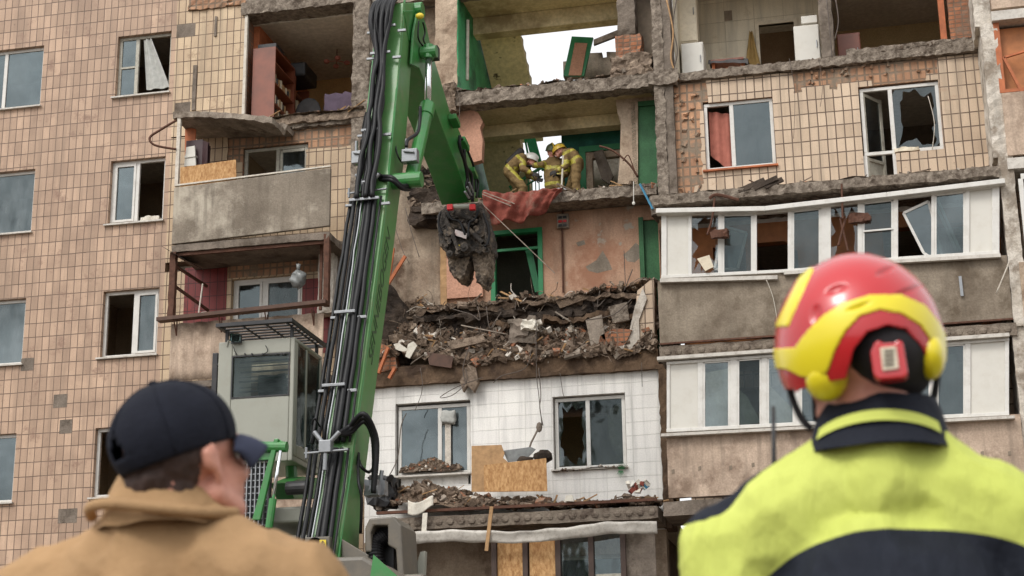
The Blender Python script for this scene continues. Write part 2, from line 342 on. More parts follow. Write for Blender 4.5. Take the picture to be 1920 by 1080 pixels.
M['grey_cloth'] = flat('grey_cloth', S(86, 84, 84), .9, .1, vary=.3)
M['purple_cloth'] = flat('purple_blanket', S(98, 86, 100), .9, .1, vary=.2)
M['orange_wood2'] = flat('rusty_board', S(178, 104, 66), .7, vary=.3)
M['rust'] = flat('rusty_steel', S(92, 62, 48), .8, .3, vary=.4, scale=14, bumps=.4)
M['wire'] = flat('dusty_wire', S(96, 86, 78), .7, vary=.3)
M['pipe'] = flat('pale_pipe', S(200, 192, 178), .5, vary=.15, dirt=(S(130, 100, 70), .5))
M['blue'] = flat('blue_strap', S(56, 120, 150), .6, vary=.15)
M['sheet_metal'] = flat('white_sheet_metal', S(196, 190, 180), .5, .4, vary=.15, dirt=(S(120, 106, 92), .6))
M['steel'] = flat('zinc_steel', S(142, 144, 146), .42, .5, .6, vary=.15, scale=14)
M['chrome'] = flat('chrome_rod', S(232, 234, 236), .12, .6, .95, vary=.05)
M['machine_green'] = flat('machine_green', S(46, 122, 54), .36, .5, vary=.16, scale=2.5, coat=.3, dirt=(S(104, 108, 84), .4))
M['boom_green'] = flat('boom_green', S(78, 128, 68), .45, .5, vary=.14, scale=2.2, coat=.1, dirt=(S(118, 120, 90), .55))
M['machine_grey'] = flat('machine_grey', S(148, 148, 136), .45, .5, vary=.06, scale=2, dirt=(S(120, 114, 98), .25))
M['body_grey'] = flat('body_grey', S(96, 90, 80), .5, .5, vary=.12, scale=3, dirt=(S(130, 116, 96), .4))
M['rubber'] = flat('black_hose', S(20, 20, 22), .5, .3, vary=.3, scale=6, dirt=(S(62, 57, 52), .18))
M['black'] = flat('black_steel', S(36, 36, 38), .5, .5, vary=.3, dirt=(S(80, 72, 64), .4))
M['tool_black'] = rough_mat('dirty_tool_steel', S(88, 82, 76), S(46, 44, 43), 9, .6, stain=S(122, 109, 95), bumps=1, bd=.04, fine=24)
M['jaw'] = rough_mat('worn_jaw_steel', S(150, 134, 116), S(94, 84, 74), 9, .75, stain=S(60, 54, 50), bumps=1, bd=.05, fine=16)
M['red_light'] = flat('red_lens', S(190, 30, 34), .3, vary=.1)
M['yellow_sign'] = flat('yellow_sticker', S(222, 196, 60), .5, vary=.08)
M['white_sign'] = flat('white_sticker', S(200, 190, 186), .5, vary=.1, dirt=(S(180, 80, 80), .5))
M['ink'] = flat('dark_lettering', S(58, 84, 52), .5, vary=.1)
M['rubble'] = rough_mat('rubble', S(156, 138, 120), S(112, 97, 84), 8, stain=S(88, 74, 62), bumps=.8, bd=.03)
M['ground'] = rough_mat('trodden_ground', S(132, 122, 110), S(112, 102, 92), 1.5, stain=S(98, 90, 80), bumps=1, bd=.06, fine=8)
# ================================================================== ground
g = MB(); g.sheet(lambda u, v: (-400+800*u, -400+800*v, 0.02*noise.noise(Vector((u*40, v*40, 0)))), 60, 60)
props(g.build('ground', M['ground'], smooth=True), 'bare grey-brown ground in front of the block', None, None, 'structure')
# ================================================================== the apartment block
B = thing('apartment_building', 'tiled apartment block with its middle section torn open', 'building')
def wall(name, mat, X0, X1, Z0, Z1, holes=(), y0=0., y1=.32, cell=None, mask=None, mat2=None, parent=B, ext=()):
    """a wall with rectangular openings (x0,x1,z0,z1); mask(x,z) false = broken away (on a tile-sized grid)"""
    xs = {X0, X1}; zs = {Z0, Z1}
    for h in holes: xs |= {min(max(h[0], X0), X1), min(max(h[1], X0), X1)}; zs |= {min(max(h[2], Z0), Z1), min(max(h[3], Z0), Z1)}
    if cell:
        k = 1
        while X0+k*cell[0] < X1: xs.add(X0+k*cell[0]); k += 1
        k = 1
        while Z0+k*cell[1] < Z1: zs.add(Z0+k*cell[1]); k += 1
    xs = sorted(xs); zs = sorted(zs)
    nx, nz_ = len(xs)-1, len(zs)-1
    sol = [[True]*nz_ for _ in range(nx)]
    for i in range(nx):
        for k in range(nz_):
            cx, cz = (xs[i]+xs[i+1])/2, (zs[k]+zs[k+1])/2
            if any(h[0] < cx < h[1] and h[2] < cz < h[3] for h in holes): sol[i][k] = False
            elif mask and not mask(cx, cz): sol[i][k] = False
    mb = MB(); jit = {}
    def V(i, k, y):
        x, z = xs[i], zs[k]
        if mask and cell:
            near = [sol[a][b] for a in (i-1, i) for b in (k-1, k) if 0 <= a < nx and 0 <= b < nz_]
            hole = any(abs(x-h[j]) < 1e-6 and h[2]-1e-6 <= z <= h[3]+1e-6 or abs(z-h[2+j]) < 1e-6 and h[0]-1e-6 <= x <= h[1]+1e-6 for h in holes for j in (0, 1))
            if not all(near) and not hole and X0 < x < X1:
                x += cell[0]*.35*nz((x, y*3, z), 5.3, 1); z += cell[1]*.4*nz((x, y*3, z), 4.1, 7)
        return (x, y, z)
    for i in range(nx):
        for k in range(nz_):
            if not sol[i][k]: continue
            q = [(i, k), (i+1, k), (i+1, k+1), (i, k+1)]
            mb.add([V(a, b, y0) for a, b in q], [(0, 1, 2, 3)]); mb.add([V(a, b, y1) for a, b in q], [(3, 2, 1, 0)])
            for (di, dk), (a, b) in zip(((0, -1), (1, 0), (0, 1), (-1, 0)), ((0, 1), (1, 2), (2, 3), (3, 0))):
                ii, kk = i+di, k+dk
                if not (0 <= ii < nx and 0 <= kk < nz_) or not sol[ii][kk]:
                    mb.add([V(*q[a], y0), V(*q[b], y0), V(*q[b], y1), V(*q[a], y1)], [(0, 1, 2, 3)], 1 if mat2 else 0)
    for e in ext: mb.box(*e[:6], m=1)
    return mb.build(name, [mat, mat2] if mat2 else mat, parent, weld=False)
def jag_pane(mb, x0, x1, z0, z1, y, depth=.35, seed=1, n=26, bias=None):
    """glass still standing round a jagged hole"""
    rnd = random.Random(seed); per = []
    for i in range(n):
        t = i/n*4; s_, f = int(t), t-int(t)
        per.append({0: (x0+(x1-x0)*f, z0), 1: (x1, z0+(z1-z0)*f), 2: (x1-(x1-x0)*f, z1), 3: (x0, z1-(z1-z0)*f)}[s_])
    cx, cz = (x0+x1)/2, (z0+z1)/2; inn = []
    for (px, pz) in per:
        k = rnd.uniform(.03, depth)
        if bias: k = min(.92, k*bias(px, pz))
        inn.append((px+(cx-px)*k, pz+(cz-pz)*k))
    for i in range(n):
        j = (i+1) % n
        mb.add([(per[i][0], y, per[i][1]), (per[j][0], y, per[j][1]), (inn[j][0], y, inn[j][1]), (inn[i][0], y, inn[i][1])], [(0, 1, 2, 3)])
def window(X0, X1, Z0, Z1, splits=(), panes=(), mat='white_pvc', y=.10, fw=.065, parent=B, sill=True, seed=0, label=None, glass='glass', hsplit=None, sillmat=None):
    """frame with mullions; panes: g glass, n none, j jagged, d = with casement inner frame + glass"""
    fr = MB(); d = .06
    xs = [X0]+[X0+(X1-X0)*s for s in splits]+[X1]
    fr.box(X0, X1, y, y+d, Z0, Z0+fw); fr.box(X0, X1, y, y+d, Z1-fw, Z1)
    for i, x in enumerate(xs):
        a, b = (x, x+fw) if i == 0 else (x-fw, x) if i == len(xs)-1 else (x-fw*.6, x+fw*.6)
        fr.box(a, b, y+.001, y+d-.001, Z0+fw, Z1-fw)
    wnd = fr.build('window', M[mat], parent, bevel=.006, label=label)
    for i, p in enumerate(panes):
        a, b = xs[i]+(fw if i == 0 else fw*.6), xs[i+1]-(fw if i == len(panes)-1 else fw*.6); c0, c1 = Z0+fw, Z1-fw
        if p in 'd':
            s_ = MB(); t = .05
            s_.box(a+.002, b-.002, y-.012, y+d-.012, c0+.002, c0+t); s_.box(a+.002, b-.002, y-.012, y+d-.012, c1-t, c1-.002)
            s_.box(a+.002, a+t, y-.011, y+d-.013, c0+t, c1-t); s_.box(b-t, b-.002, y-.011, y+d-.013, c0+t, c1-t)
            s_.build('sash', M[mat], wnd); a += t; b -= t; c0 += t; c1 -= t
        if p in 'gd':
            gm = glass if glass != 'glass' else ('glass', 'glass_b', 'glass', 'glass_c')[int(abs(X0*7.3+Z0*3.1+i*1.7)) % 4]
            MB().box(a, b, y+.025, y+.033, c0, c1).build('pane', M[gm], wnd)
        if p == 'j':
            jp = MB(); jag_pane(jp, a, b, c0, c1, y+.03, .4, seed+i*3+1); jp.build('pane', M[glass], wnd, label='broken pane with jagged edges')
        if hsplit and p in 'dgn' and i in hsplit:
            MB().box(a, b, y-.002, y+d-.005, c0+(c1-c0)*hsplit[i]-.02, c0+(c1-c0)*hsplit[i]+.02).build('glazing_bar', M[mat], wnd)
    if sill:
        MB().box(X0-.06, X1+.04, -.07, y+.01, Z0-.035, Z0-.003).build('sill', M[sillmat or 'sheet_metal'], wnd)
    return wnd
def room(x0, x1, z0, z1, yb, mat='room', y0=.32, floor=False, name='room_wall'):
    mb = MB(); t = .03
    mb.box(x0, x1, yb, yb+.2, z0, z1)
    mb.box(x0, x0+t, y0, yb, z0, z1); mb.box(x1-t, x1, y0, yb, z0, z1)
    return mb.build(name, M[mat], B)
LV = [5.75, 8.55, 11.35, 14.15, 16.95, 19.75]      # floor levels
# ---- left stretch of facade, pink tile
H = []
for k in range(-1, 4):
    zt = 16.4-2.8*k if k >= 0 else 19.2
    for (a, b) in ((-18.45, -16.87), (-15.17, -13.96), (-21.6, -20.2)): H.append((a, b, zt-1.38, zt))
for (a, b) in ((-18.45, -16.87), (-15.17, -13.96), (-21.6, -20.2)): H.append((a, b, 3.82, 5.2))
wall('tiled_wall', M['tile_pink'], -24, -13.86, 0, 20.4, H)
for px, py, w_, h_ in ((350, 57, .42, .3), (53, 683, .28, .26), (110, 752, .3, .27), (120, 800, .27, .28), (130, 967, .4, .28), (341, 196, .0, .0), (335, 385, .12, .25)):
    if w_: c = at(px, py); x = round(c.x/.155)*.155; MB().box(x-w_/2, x+w_/2, -.004, .02, c.z-h_/2, c.z+h_/2).build('mortar_patch', M['concrete'], B)
for px, py, w_, h_ in ((342, 204, .35, .28), (365, 165, .08, 1.0), (405, 50, .05, .45)):
    c = at(px, py); MB().box(c.x-w_/2, c.x+w_/2, -.004 if w_ > .1 else -.03, .02, c.z-h_/2, c.z+h_/2).build('mortar_patch', M['concrete'], B)
# ---- beige strip beside it, from F4 up
def mB(x, z): return z > 14.0 and not (z > 16.85+.25*nz((x, 0, z), 3) and x > -13.2 and z < 17.15)
wall('tiled_wall', M['tile_beige'], -13.86, -12.33, 14.0, 20.4, (), cell=(.155, .1425), mask=mB, mat2=M['brick'], y1=.5)
wr = MB(); wr.rbox(-13.6, -12.3, -.05, .3, 16.8, 17.1, .07, .05, 3); wr.build('broken_edge', M['brick_rough'], B)
wr = MB(); wr.box(-12.33, -12.27, -.02, .06, 14.1, 16.75); wr.build('edge_strip', M['pipe'], B)
# windows, left
for k in range(4):
    zt = 16.4-2.8*k
    window(-18.45, -16.87, zt-1.38, zt, (.42,) if k != 2 else (.45,), 'gg', seed=k)
WL = [('gn', (.34,)), ('dn', (.47,)), ('nd', (.55,)), ('nn', (.55,))]
for k in range(4):
    zt = 16.4-2.8*k
    window(-15.17, -13.96, zt-1.38, zt, WL[k][1], WL[k][0], mat='old_frame' if k == 0 else 'white_pvc', seed=k+10, hsplit={0: .5} if k == 0 else None)
window(-18.45, -16.87, 17.82, 19.2, (.45,), 'gg'); window(-15.17, -13.96, 17.82, 19.2, (.5,), 'gg')
window(-18.45, -16.87, 3.82, 5.2, (.45,), 'gg'); window(-15.17, -13.96, 3.82, 5.2, (.5,), 'gg')
# floor plates and rooms behind the left facade
sl = MB()
for i, z in enumerate(LV):
    if i < 4 or True: sl.box(-23.9, -9.6, .33, 5.4, z-.25, z)
sl.box(-23.9, -9.6, .33, 5.4, 2.7, 2.95)
sl.build('floor_slab', M['ceiling'], B)
for z in [2.95]+LV[:-1]:
    z1 = z+2.55
    room(-19.5, -16.0, z, z1, 2.4, 'room_yellow'); room(-15.95, -12.6 if z != LV[3] else -12.75, z, z1, 2.2, 'room')
wall('rear_wall', M['concrete'], -24, -9.4, 0, 20.4, y0=5.41, y1=5.6)
MB().box(-24, -23.7, .33, 5.4, 0, 20.4).build('end_wall', M['concrete'], B)
# ---- F4 open room (front wall gone)
MB().box(-12.72, -9.9, 3.5, 3.7, 14.15, 16.7).build('room_wall', M['room_orange'], B)
MB().box(-12.33, -12.2, .5, 3.5, 14.15, 16.7).build('room_wall', M['orange_wood2'], B)
MB().box(-9.95, -9.9, .3, 3.5, 14.15, 16.7).build('room_wall', M['room_yellow'], B)
e = MB(); e.rbox(-12.4, -9.6, -.05, .45, 16.55, 16.98, .06, .03, 5); e.build('slab_edge', M['concrete_rough'], B); e = MB(); e.rbox(-12.35, -9.5, -.08, .4, 13.9, 14.2, .08, .06, 8); e.build('slab_edge', M['concrete_rough'], B)
ceil = MB(); ceil.box(-12.33, -9.95, .45, 3.5, 16.52, 16.69); ceil.build('ceiling_panel', M['ceiling'], B)
c = MB(); c.rbox(-9.95, -9.6, -.12, .5, 11.35, 20.4, .12, .03, 11); c.build('column', M['concrete_rough'], B)
c = MB(); c.rbox(-9.6, -9.25, .02, .4, 11.0, 17, .12, .035, 12); c.build('wall_end', M['white_plaster'], B)
MB().rbox(-9.5, -9.2, -.02, .4, 17., 20.4, .12, .03, 13).build('wall_end', M['plaster'], B)
# F5 over the open room: pale front wall
wall('tiled_wall', M['white_plaster'], -12.33, -9.95, 16.98, 20.4, [(-11.1, -10.4, 17.0, 19.1)], y1=.3)
# ---- wall behind balcony A (F3) and balcony B (F2), brick scars over the windows
AW = (-12.28, -10.93, 12.05, 13.6); BW = (-12.42, -10.95, 9.6, 10.84)
wall('tiled_wall', M['tile_beige'], -13.86, -9.62, 11.3, 13.97, [AW], cell=(.155, .1425), mask=lambda x, z: not (z > 13.3+.1*nz((x, 0, z), 5) and x > -12.65) or (x > -10.9 and z < 13.45), mat2=M['brick'])
br = MB(); br.box(-10.9, -9.66, .03, .3, 13.38, 13.605); br.box(-12.75, -9.66, .03, .3, 13.61, 13.96); br.box(-12.75, -12.29, .03, .3, 13.2, 13.6); br.build('brick_wall', M['brick_rough'], B)
wall('tiled_wall', M['tile_beige'], -13.86, -9.62, 8.5, 11.1, [BW], y1=.3)
br = MB(); br.box(-13.42, -12.52, -.008, -.001, 9.2, 11.15); br.build('painted_tiles', M['tile_red'], B); br = MB(); br.box(-10.94, -10.35, -.008, -.001, 9.2, 10.72); br.build('painted_tiles', M['tile_red'], B)
br = MB(); br.box(-12.5, -10.35, -.02, -.009, 10.86, 11.1); br.build('brick_wall', M['brick_rough'], B)
wall('tiled_wall', M['tile_beige'], -13.86, -9.62, 0, 8.35, [(-12.4, -10.9, 6.6, 8.0), (-12.4, -10.9, 3.8, 5.2)], y1=.3)
window(-12.4, -10.9, 6.6, 8.0, (.5,), 'gg'); window(-12.4, -10.9, 3.8, 5.2, (.5,), 'gg')
w_ = window(*AW, (.53,), 'nn', mat='old_frame', sill=False)
jp = MB(); x0, x1 = AW[0]+(AW[1]-AW[0])*.57, AW[1]-.07
jp.box(x0, x1, .12, .128, 12.98, 13.5); jag_pane(jp, x0, x1, 12.12, 12.9, .124, .12, 3); jp.build('pane', M['glass'], w_)
f_ = MB(); f_.box(x0, x1, .09, .15, 12.9, 12.97); f_.box(x0, x0+.05, .088, .15, 12.97, 13.5); f_.box(x0+.05, x1, .088, .15, 13.46, 13.52); f_.build('sash', M['old_frame'], w_)
window(*BW, (.44,), 'dd', sill=False)
# white stub of wall right of balcony B
s_ = MB(); s_.rbox(-10.5, -10.2, -.35, -.02, 9.9, 11.45, .1, .03, 21); s_.rbox(-10.2, -9.75, -.12, .0, 8.5, 11.4, .12, .03, 22, m=1); s_.build('wall_stub', [M['white_plaster'], M['concrete']], B)
P = lambda pts, y: [at(a, b, y) for a, b in pts]
# ---- centre bay: F1 white wall
Wn1 = (-8.95, -7.6, 6.75, 8.03); Wn2 = (-5.92, -4.69, 6.68, 7.98)
W1o = (-9.03, -7.57, 6.5, 8.1); W2o = (-6.0, -4.64, 6.64, 8.05)
wall('tiled_wall', M['tile_white'], -9.62, -3.98, 5.5, 8.44, [W1o, W2o], y0=.0, y1=.32)
MB().box(-8.95, -7.65, .12, .2, 6.5, 6.72).build('panel', M['tile_white'], B)
w1 = window(-9.0, -7.6, 6.72, 8.06, (.58,), 'gg', y=.1, sill=True)
w2 = window(-5.98, -4.66, 6.68, 8.03, (.47,), 'jg', y=.1, seed=5)
jp = MB(); jp.prism([(-4.95, .15, 7.8), (-4.74, .15, 7.9), (-4.73, .15, 6.8), (-4.9, .15, 7.0), (-5.0, .15, 7.3)], (0, .01, 0)); jp.build('glass_shard', M['plaster'], w2)
room(-9.55, -7.0, 5.75, 8.3, 4.2, 'room_brown'); room(-6.9, -4.1, 5.75, 8.3, 3.0, 'room_yellow')
MB().box(-9.6, -3.9, .33, 5.4, 5.5, 5.75).build('floor_slab', M['ceiling'], B)
MB().box(-9.6, -3.9, .33, 5.4, 2.7, 2.95).build('floor_slab', M['ceiling'], B)
# F1/F2 slab with its dirt covered broken front
s_ = MB(); s_.rbox(-9.5, -3.98, -.12, .4, 8.43, 8.8, .06, .03, 31, 5, keep=(.3, 1, .6)); s_.box(-9.5, -3.98, .4, 5.3, 8.45, 8.7); s_.build('floor_slab', M['dirt_slab'], B)
# peach wall with doorway at Y=1
DX0, DX1, DZ = at(926, 470, .5).x, at(1012, 470, .5).x, at(970, 436, .5).z; GX0, GZ = at(1203, 440, .5).x, at(1203, 413, .5).z
wall('plaster_wall', M['peach'], -8.75, -3.95, 8.7, 11.83, [(DX0, DX1, 8.7, DZ), (GX0, -3.97, 8.7, GZ)], y0=.5, y1=.62)
f_ = MB(); f_.box(DX0-.06, DX0+.03, .46, .6, 8.9, DZ+.06); f_.box(DX1-.03, DX1+.06, .46, .6, 8.9, DZ+.06); f_.box(DX0+.03, DX1-.03, .465, .6, DZ-.02, DZ+.06); f_.box(DX0+.03, DX1-.03, .5, .56, DZ-.36, DZ-.31)
dr = f_.build('door_frame', M['green_frame'], B)
MB().prism(P([(985, 470), (997, 466), (1014, 545), (1003, 548)], .75), (0, .05, 0)).build('fallen_door_leaf', M['green_frame'], dr)
f_ = MB(); f_.box(GX0-.05, GX0+.04, .46, .6, 8.9, GZ+.05); f_.box(GX0+.04, -3.95, .54, .6, 8.9, GZ); f_.build('door', M['green_door'], B)
MB().box(-9.3, -3.9, 2.0, 2.2, 8.7, 11.84).build('room_wall', M['room_grey'], B)
for q_ in ([(1098, 500), (1118, 488), (1130, 470), (1142, 490), (1148, 505), (1120, 512), (1104, 508)], [(1168, 478), (1180, 468), (1192, 455), (1204, 465), (1206, 478), (1190, 492), (1176, 490)], [(1080, 455), (1095, 450), (1098, 458), (1084, 462)]): MB().prism(P(q_, .497), (0, .004, 0)).build('scraped_patch', M['parapet_grey'], B)
# diagonal stained wall at left of the void
dv = Vector((at(842, 450, .55).x+9.5, .57, 0)); p0 = Vector((-9.5, -.02, 0))
mb = MB(); n_ = 12
mb.sheet(lambda u, v: (p0.x+dv.x*u+.04*nz((u*3, v*9, 0), 1, 3), p0.y+dv.y*u+.05*nz((u*3, v*9, 2), 1, 3), 8.8+5.5*v), 12, 40, th=.15)
mb.build('side_wall', M['stained'], B, smooth=True)
mb = MB(); mb.rbox(at(826, 450, .45).x, at(838, 450, .45).x, .42, .6, 8.8, 11.8, .12, .02, 33); mb.build('wall_end', M['wood'], B)
mb = MB(); mb.sheet(lambda u, v: (-9.55+.75*u+.1*nz((u*2, v*3, 0), 2, 1), -.2+.35*u+.16*abs(nz((u*2, v*3, 5), 2.4, 4)), 8.9+(2.0-.9*u)*v), 14, 24, th=.12)
mb.build('scorched_soil_face', M['dark_dirt'], B, smooth=True)
# F2 right end remnant: bricks, white plaster, tile strip
s_ = MB(); s_.prism(P([(1195, 545), (1226, 520), (1228, 662), (1150, 668), (1178, 640), (1190, 590)], -.02), (0, .3, 0)); s_.build('tiled_wall', M['tile_cream'], B)
s_ = MB(); s_.prism(P([(1205, 540), (1190, 575), (1178, 632), (1148, 666), (1200, 664), (1198, 600), (1213, 560)], -.06), (0, .03, 0)); s_.build('plaster_remnant', M['white_plaster'], B)
s_ = MB(); s_.prism(P([(1125, 630), (1150, 615), (1185, 618), (1172, 645), (1145, 668), (1118, 668)], -.1), (0, .3, 0)); s_.build('brick_wall', M['brick'], B); s_ = MB(); s_.prism(P([(708, 640), (738, 655), (745, 690), (705, 700)], -.15), (0, .3, 0)); s_.build('brick_wall', M['brick'], B)
# ---- F3 landing
s_ = MB(); s_.rbox(-8.5, -3.9, -.1, .3, 11.82, 12.04, .05, .04, 41, 6, keep=(.4, 1, .6)); s_.box(-8.7, -3.9, .3, 3.3, 11.84, 12.0); s_.build('floor_slab', M['concrete_rough'], B)
# F3 pieces of pink wall at left
s_ = MB(); s_.prism(P([(838, 205), (880, 202), (897, 212), (905, 228), (900, 240), (905, 262), (903, 300), (880, 306), (858, 298), (850, 262), (840, 250)], .25), (0, .18, 0)); s_.prism(P([(836, 385), (838, 560), (905, 555), (903, 395)], .42), (0, .07, 0)); s_.build('plaster_wall', M['pink_plaster'], B)
# F4 slab
s_ = MB(); s_.rbox(-8.4, -3.85, -.05, .3, 14.04, 14.32, .05, .045, 43, 6, keep=(.4, 1, .6)); s_.build('slab_edge', M['concrete_rough'], B)
s_ = MB(); s_.box(-8.3, -3.9, .25, 1.5, 14.08, 14.3); s_.build('floor_slab', M['soffit'], B)
s_ = MB(); s_.rbox(-8.7, -7.8, -.1, .35, 13.95, 14.5, .06, .1, 44); s_.build('slab_edge', M['rubble'], B)
# beams under F4 and F5 at Y=1.2, ceiling of F4
s_ = MB(); s_.box(-7.95, -4.0, 1.2, 1.5, 13.82, 14.07); s_.build('beam', M['soffit'], B)
s_ = MB(); s_.box(-7.95, -4.0, 1.2, 1.5, 16.13, 16.5); s_.build('beam', M['soffit'], B)
s_ = MB(); s_.box(-8.2, -4.0, .25, 1.5, 16.51, 16.7); s_.build('floor_slab', M['soffit'], B)
s_ = MB(); s_.rbox(-9.3, -3.9, .0, .3, 16.45, 16.95, .1, .05, 46, keep=(.4, 1, 1)); s_.build('slab_edge', M['concrete_light'], B)
# stair flights (sloping soffits) with the rising steps on top
def flight(x0, x1, y0, z0, y1, z1, th=.16):
    mb = MB(); mb.prism([(x0, y0, z0), (x0, y1, z1), (x0, y1, z1+th), (x0, y0, z0+th)], (x1-x0, 0, 0)); n = 9
    for i in range(n):
        a = y0+(y1-y0)*i/n; b = y0+(y1-y0)*(i+1)/n; zt = z0+th+(z1-z0)*i/n
        mb.box(x0+.01, x1-.01, min(a, b)+.002, max(a, b)-.002, zt-.16, zt)
    return mb.build('stair_flight', M['flight'], B)
flight(-7.72, -6.86, 1.5, 16.3, 3.9, 14.7); flight(-7.78, -6.9, 1.5, 13.95, 3.9, 12.3)
# green stairwell side walls
def leanwall(z0, z1, x0, x1, y1, mat, th=.14):
    mb = MB(); mb.add([(x0, .02, z0), (x1, y1, z0), (x1, y1, z1), (x0, .02, z1), (x0-th, .02, z0), (x1-th, y1, z0), (x1-th, y1, z1), (x0-th, .02, z1)],
        [(0, 1, 2, 3), (7, 6, 5, 4), (0, 3, 7, 4), (1, 5, 6, 2), (3, 2, 6, 7), (0, 4, 5, 1)]); return mb.build('stair_wall', M[mat], B)
leanwall(14.3, 16.5, -7.78, -7.72, 3.8, 'green_wall'); leanwall(11.82, 14.05, -8.0, -7.8, 3.8, 'green_wall')
MB().tube([at(877, 38, .6), at(876, 150, .6)], .035).build('wall_pipe', M['pipe'], B)
s_ = MB(); s_.rbox(-8.25, -7.8, .0, .3, 14.3, 16.5, .12, .02, 47); s_.build('plaster_wall', M['plaster'], B)
s_ = MB(); s_.rbox(-9.2, -8.3, .5, .7, 14.3, 16.5, .2, .02, 48); s_.build('plaster_wall', M['stained'], B)
# F4 right of stairwell: broken brick-and-concrete column, dark gap
s_ = MB(); s_.rbox(-4.55, -4.2, .0, .35, 15.2, 16.6, .1, .03, 51, m=1); s_.rbox(-4.6, -4.1, .0, .4, 14.7, 15.2, .08, .05, 52, m=0); s_.rbox(-4.7, -3.9, -.05, .4, 14.3, 14.75, .08, .09, 53, m=2)
s_.build('column', [M['brick'], M['concrete'], M['rubble']], B)
MB().box(-4.5, -3.7, .5, .6, 14.3, 16.6).build('room_wall', M['interior_dark'], B)
# F4 remains behind the landing: broken wall, tilted green-framed door, grey walls
wall('plaster_wall', M['concrete_light'], -6.1, -4.2, 14.3, 16.1, [(-5.35, -5.15, 14.3, 15.45), (-6.2, -5.65, 14.3, 15.5)], y0=2.4, y1=2.6, cell=(.12, .12), mask=lambda x, z: z < 15.85+.12*(x+6.1)+.1*nz((x, 0, z), 4))
q = lambda pts, y, th, name, mat, par=B: MB().prism(P(pts, y), (0, th, 0)).build(name, M[mat], par)
dd = q([(1072, 68), (1112, 70), (1095, 142), (1056, 142)], 1.9, .06, 'door', 'green_frame'); q([(1078, 80), (1101, 81), (1090, 141), (1066, 141)], 1.88, .015, 'door_panel', 'pink_plaster', dd)
q([(1113, 74), (1160, 55), (1160, 66), (1113, 84)], 2.2, .08, 'beam', 'concrete')
# F3 right: dark green wall, doorway with green trim, plaster pier, green door
wall('plaster_wall', M['green_dark'], -6.05, -4.6, 11.82, 14.05, [(-5.55, -4.75, 11.82, 13.5)], y0=1.75, y1=1.9)
f_ = MB(); f_.box(-5.68, -5.55, 1.7, 1.9, 11.82, 13.62); f_.box(-5.55, -4.65, 1.7, 1.9, 13.5, 13.62); f_.build('door_frame', M['green_frame'], B)
f_ = MB(); f_.box(-5.55, -5.42, 1.74, 1.88, 11.82, 13.5); f_.box(-5.42, -4.75, 1.74, 1.88, 13.36, 13.5); f_.build('door_lining', M['plaster'], B)
MB().box(-5.9, -4.4, 2.6, 2.7, 11.8, 14.0).build('room_wall', M['white_plaster'], B)
q([(1112, 285), (1130, 280), (1150, 330), (1142, 345), (1128, 335)], 1.6, .06, 'fallen_panel', 'concrete')
s_ = MB(); s_.prism(P([(1152, 175), (1196, 160), (1196, 345), (1158, 345), (1162, 300), (1164, 232), (1158, 212)], .55), (0, .25, 0)); s_.build('plaster_wall', M['plaster'], B)
s_ = MB(); s_.box(-4.42, -3.75, .6, .66, 11.82, 13.98); s_.box(-4.42, -4.34, .55, .6, 11.82, 14.0); s_.box(-4.34, -3.8, .55, .6, 13.9, 14.0); s_.build('door', M['green_door'], B)
s_ = MB(); s_.box(-4.7, -3.8, .56, .8, 14.0, 14.08); s_.build('lintel', M['plaster'], B)
# rail at the far stairs
rl = MB()
for i in range(8):
    t = i/7; a = at(984+14*t, 248+2*t, 2.8); b_2 = at(1000+14*t, 310+8*t, 2.8); rl.tube([a, b_2], .014, 5)
rl.tube([at(998, 246, 2.8), at(1018, 320, 2.8)], .03, 6); rl.tube([at(982, 249, 2.8), at(990, 290, 2.8)], .025, 6)
rl.build('stair_railing', M['green_frame'], B); rl = MB(); rl.tube([at(955, 352, 2.2), at(1012, 316, 2.2)], .035, 6); rl.tube([at(962, 362, 2.2), at(1016, 330, 2.2)], .02, 6)
for i in range(9):
    x = 958+i*6.5; rl.tube([at(x, 351-i*4.1, 2.2), at(x+1, 372-i*2, 2.2)], .012, 5)
rl.build('stair_railing', M['green_frame'], B)
# main column right of the void
s_ = MB(); s_.rbox(-3.86, -3.66, -.12, .42, 11.4, 20.4, .09, .035, 61); s_.rbox(-3.66, -3.5, -.1, .4, 11.4, 20.4, .15, .012, 62, m=1); s_.rbox(-3.99, -3.82, -.14, .4, 5.5, 8.5, .1, .03, 63, m=2); s_.rbox(-3.86, -3.62, -.14, .4, 8.5, 11.4, .1, .03, 64, m=2)
s_.build('column', [M['concrete_rough'], M['concrete'], M['dirt_slab']], B)
s_ = MB(); s_.rbox(-3.95, -3.4, -.18, .4, 14.0, 14.3, .08, .05, 65); s_.build('slab_edge', M['concrete_rough'], B); s_ = MB(); s_.rbox(-4.0, -3.5, -.2, .3, 11.4, 11.75, .08, .06, 66); s_.build('slab_edge', M['concrete_rough'], B)
# ---- right bay
RW = (-2.95, -1.64, 12.23, 13.6); RD = (-.04, .55, 11.55, 13.62); RE = (.55, 1.42, 12.24, 13.62)
wall('tiled_wall', M['tile_cream'], -3.5, 2.3, 11.4, 14.06, [RW, RD, RE], cell=(.162, .1375),
     mask=lambda x, z: not (x < -3.02 and not (x > -3.2 and z < 11.9)) and not (z > 13.66+.16*nz((x, 0, z), 1.6, 2) and -1.25 < x < 1.45) and not (x < -2.9 and z > 13.5), mat2=M['brick_rough'], y1=.3)
s_ = MB(); s_.box(-3.5, -2.96, .015, .3, 11.4, 14.06); s_.box(-2.96, 1.5, .02, .3, 13.63, 14.06); s_.build('brick_wall', M['brick_rough'], B)
wr = MB(); rr_ = random.Random(4)
for _ in range(26): wr.chunk((-3.5+rr_.random()*.5, .015, 11.5+2.4*rr_.random()), .1, .05, .12, 0, rr_)
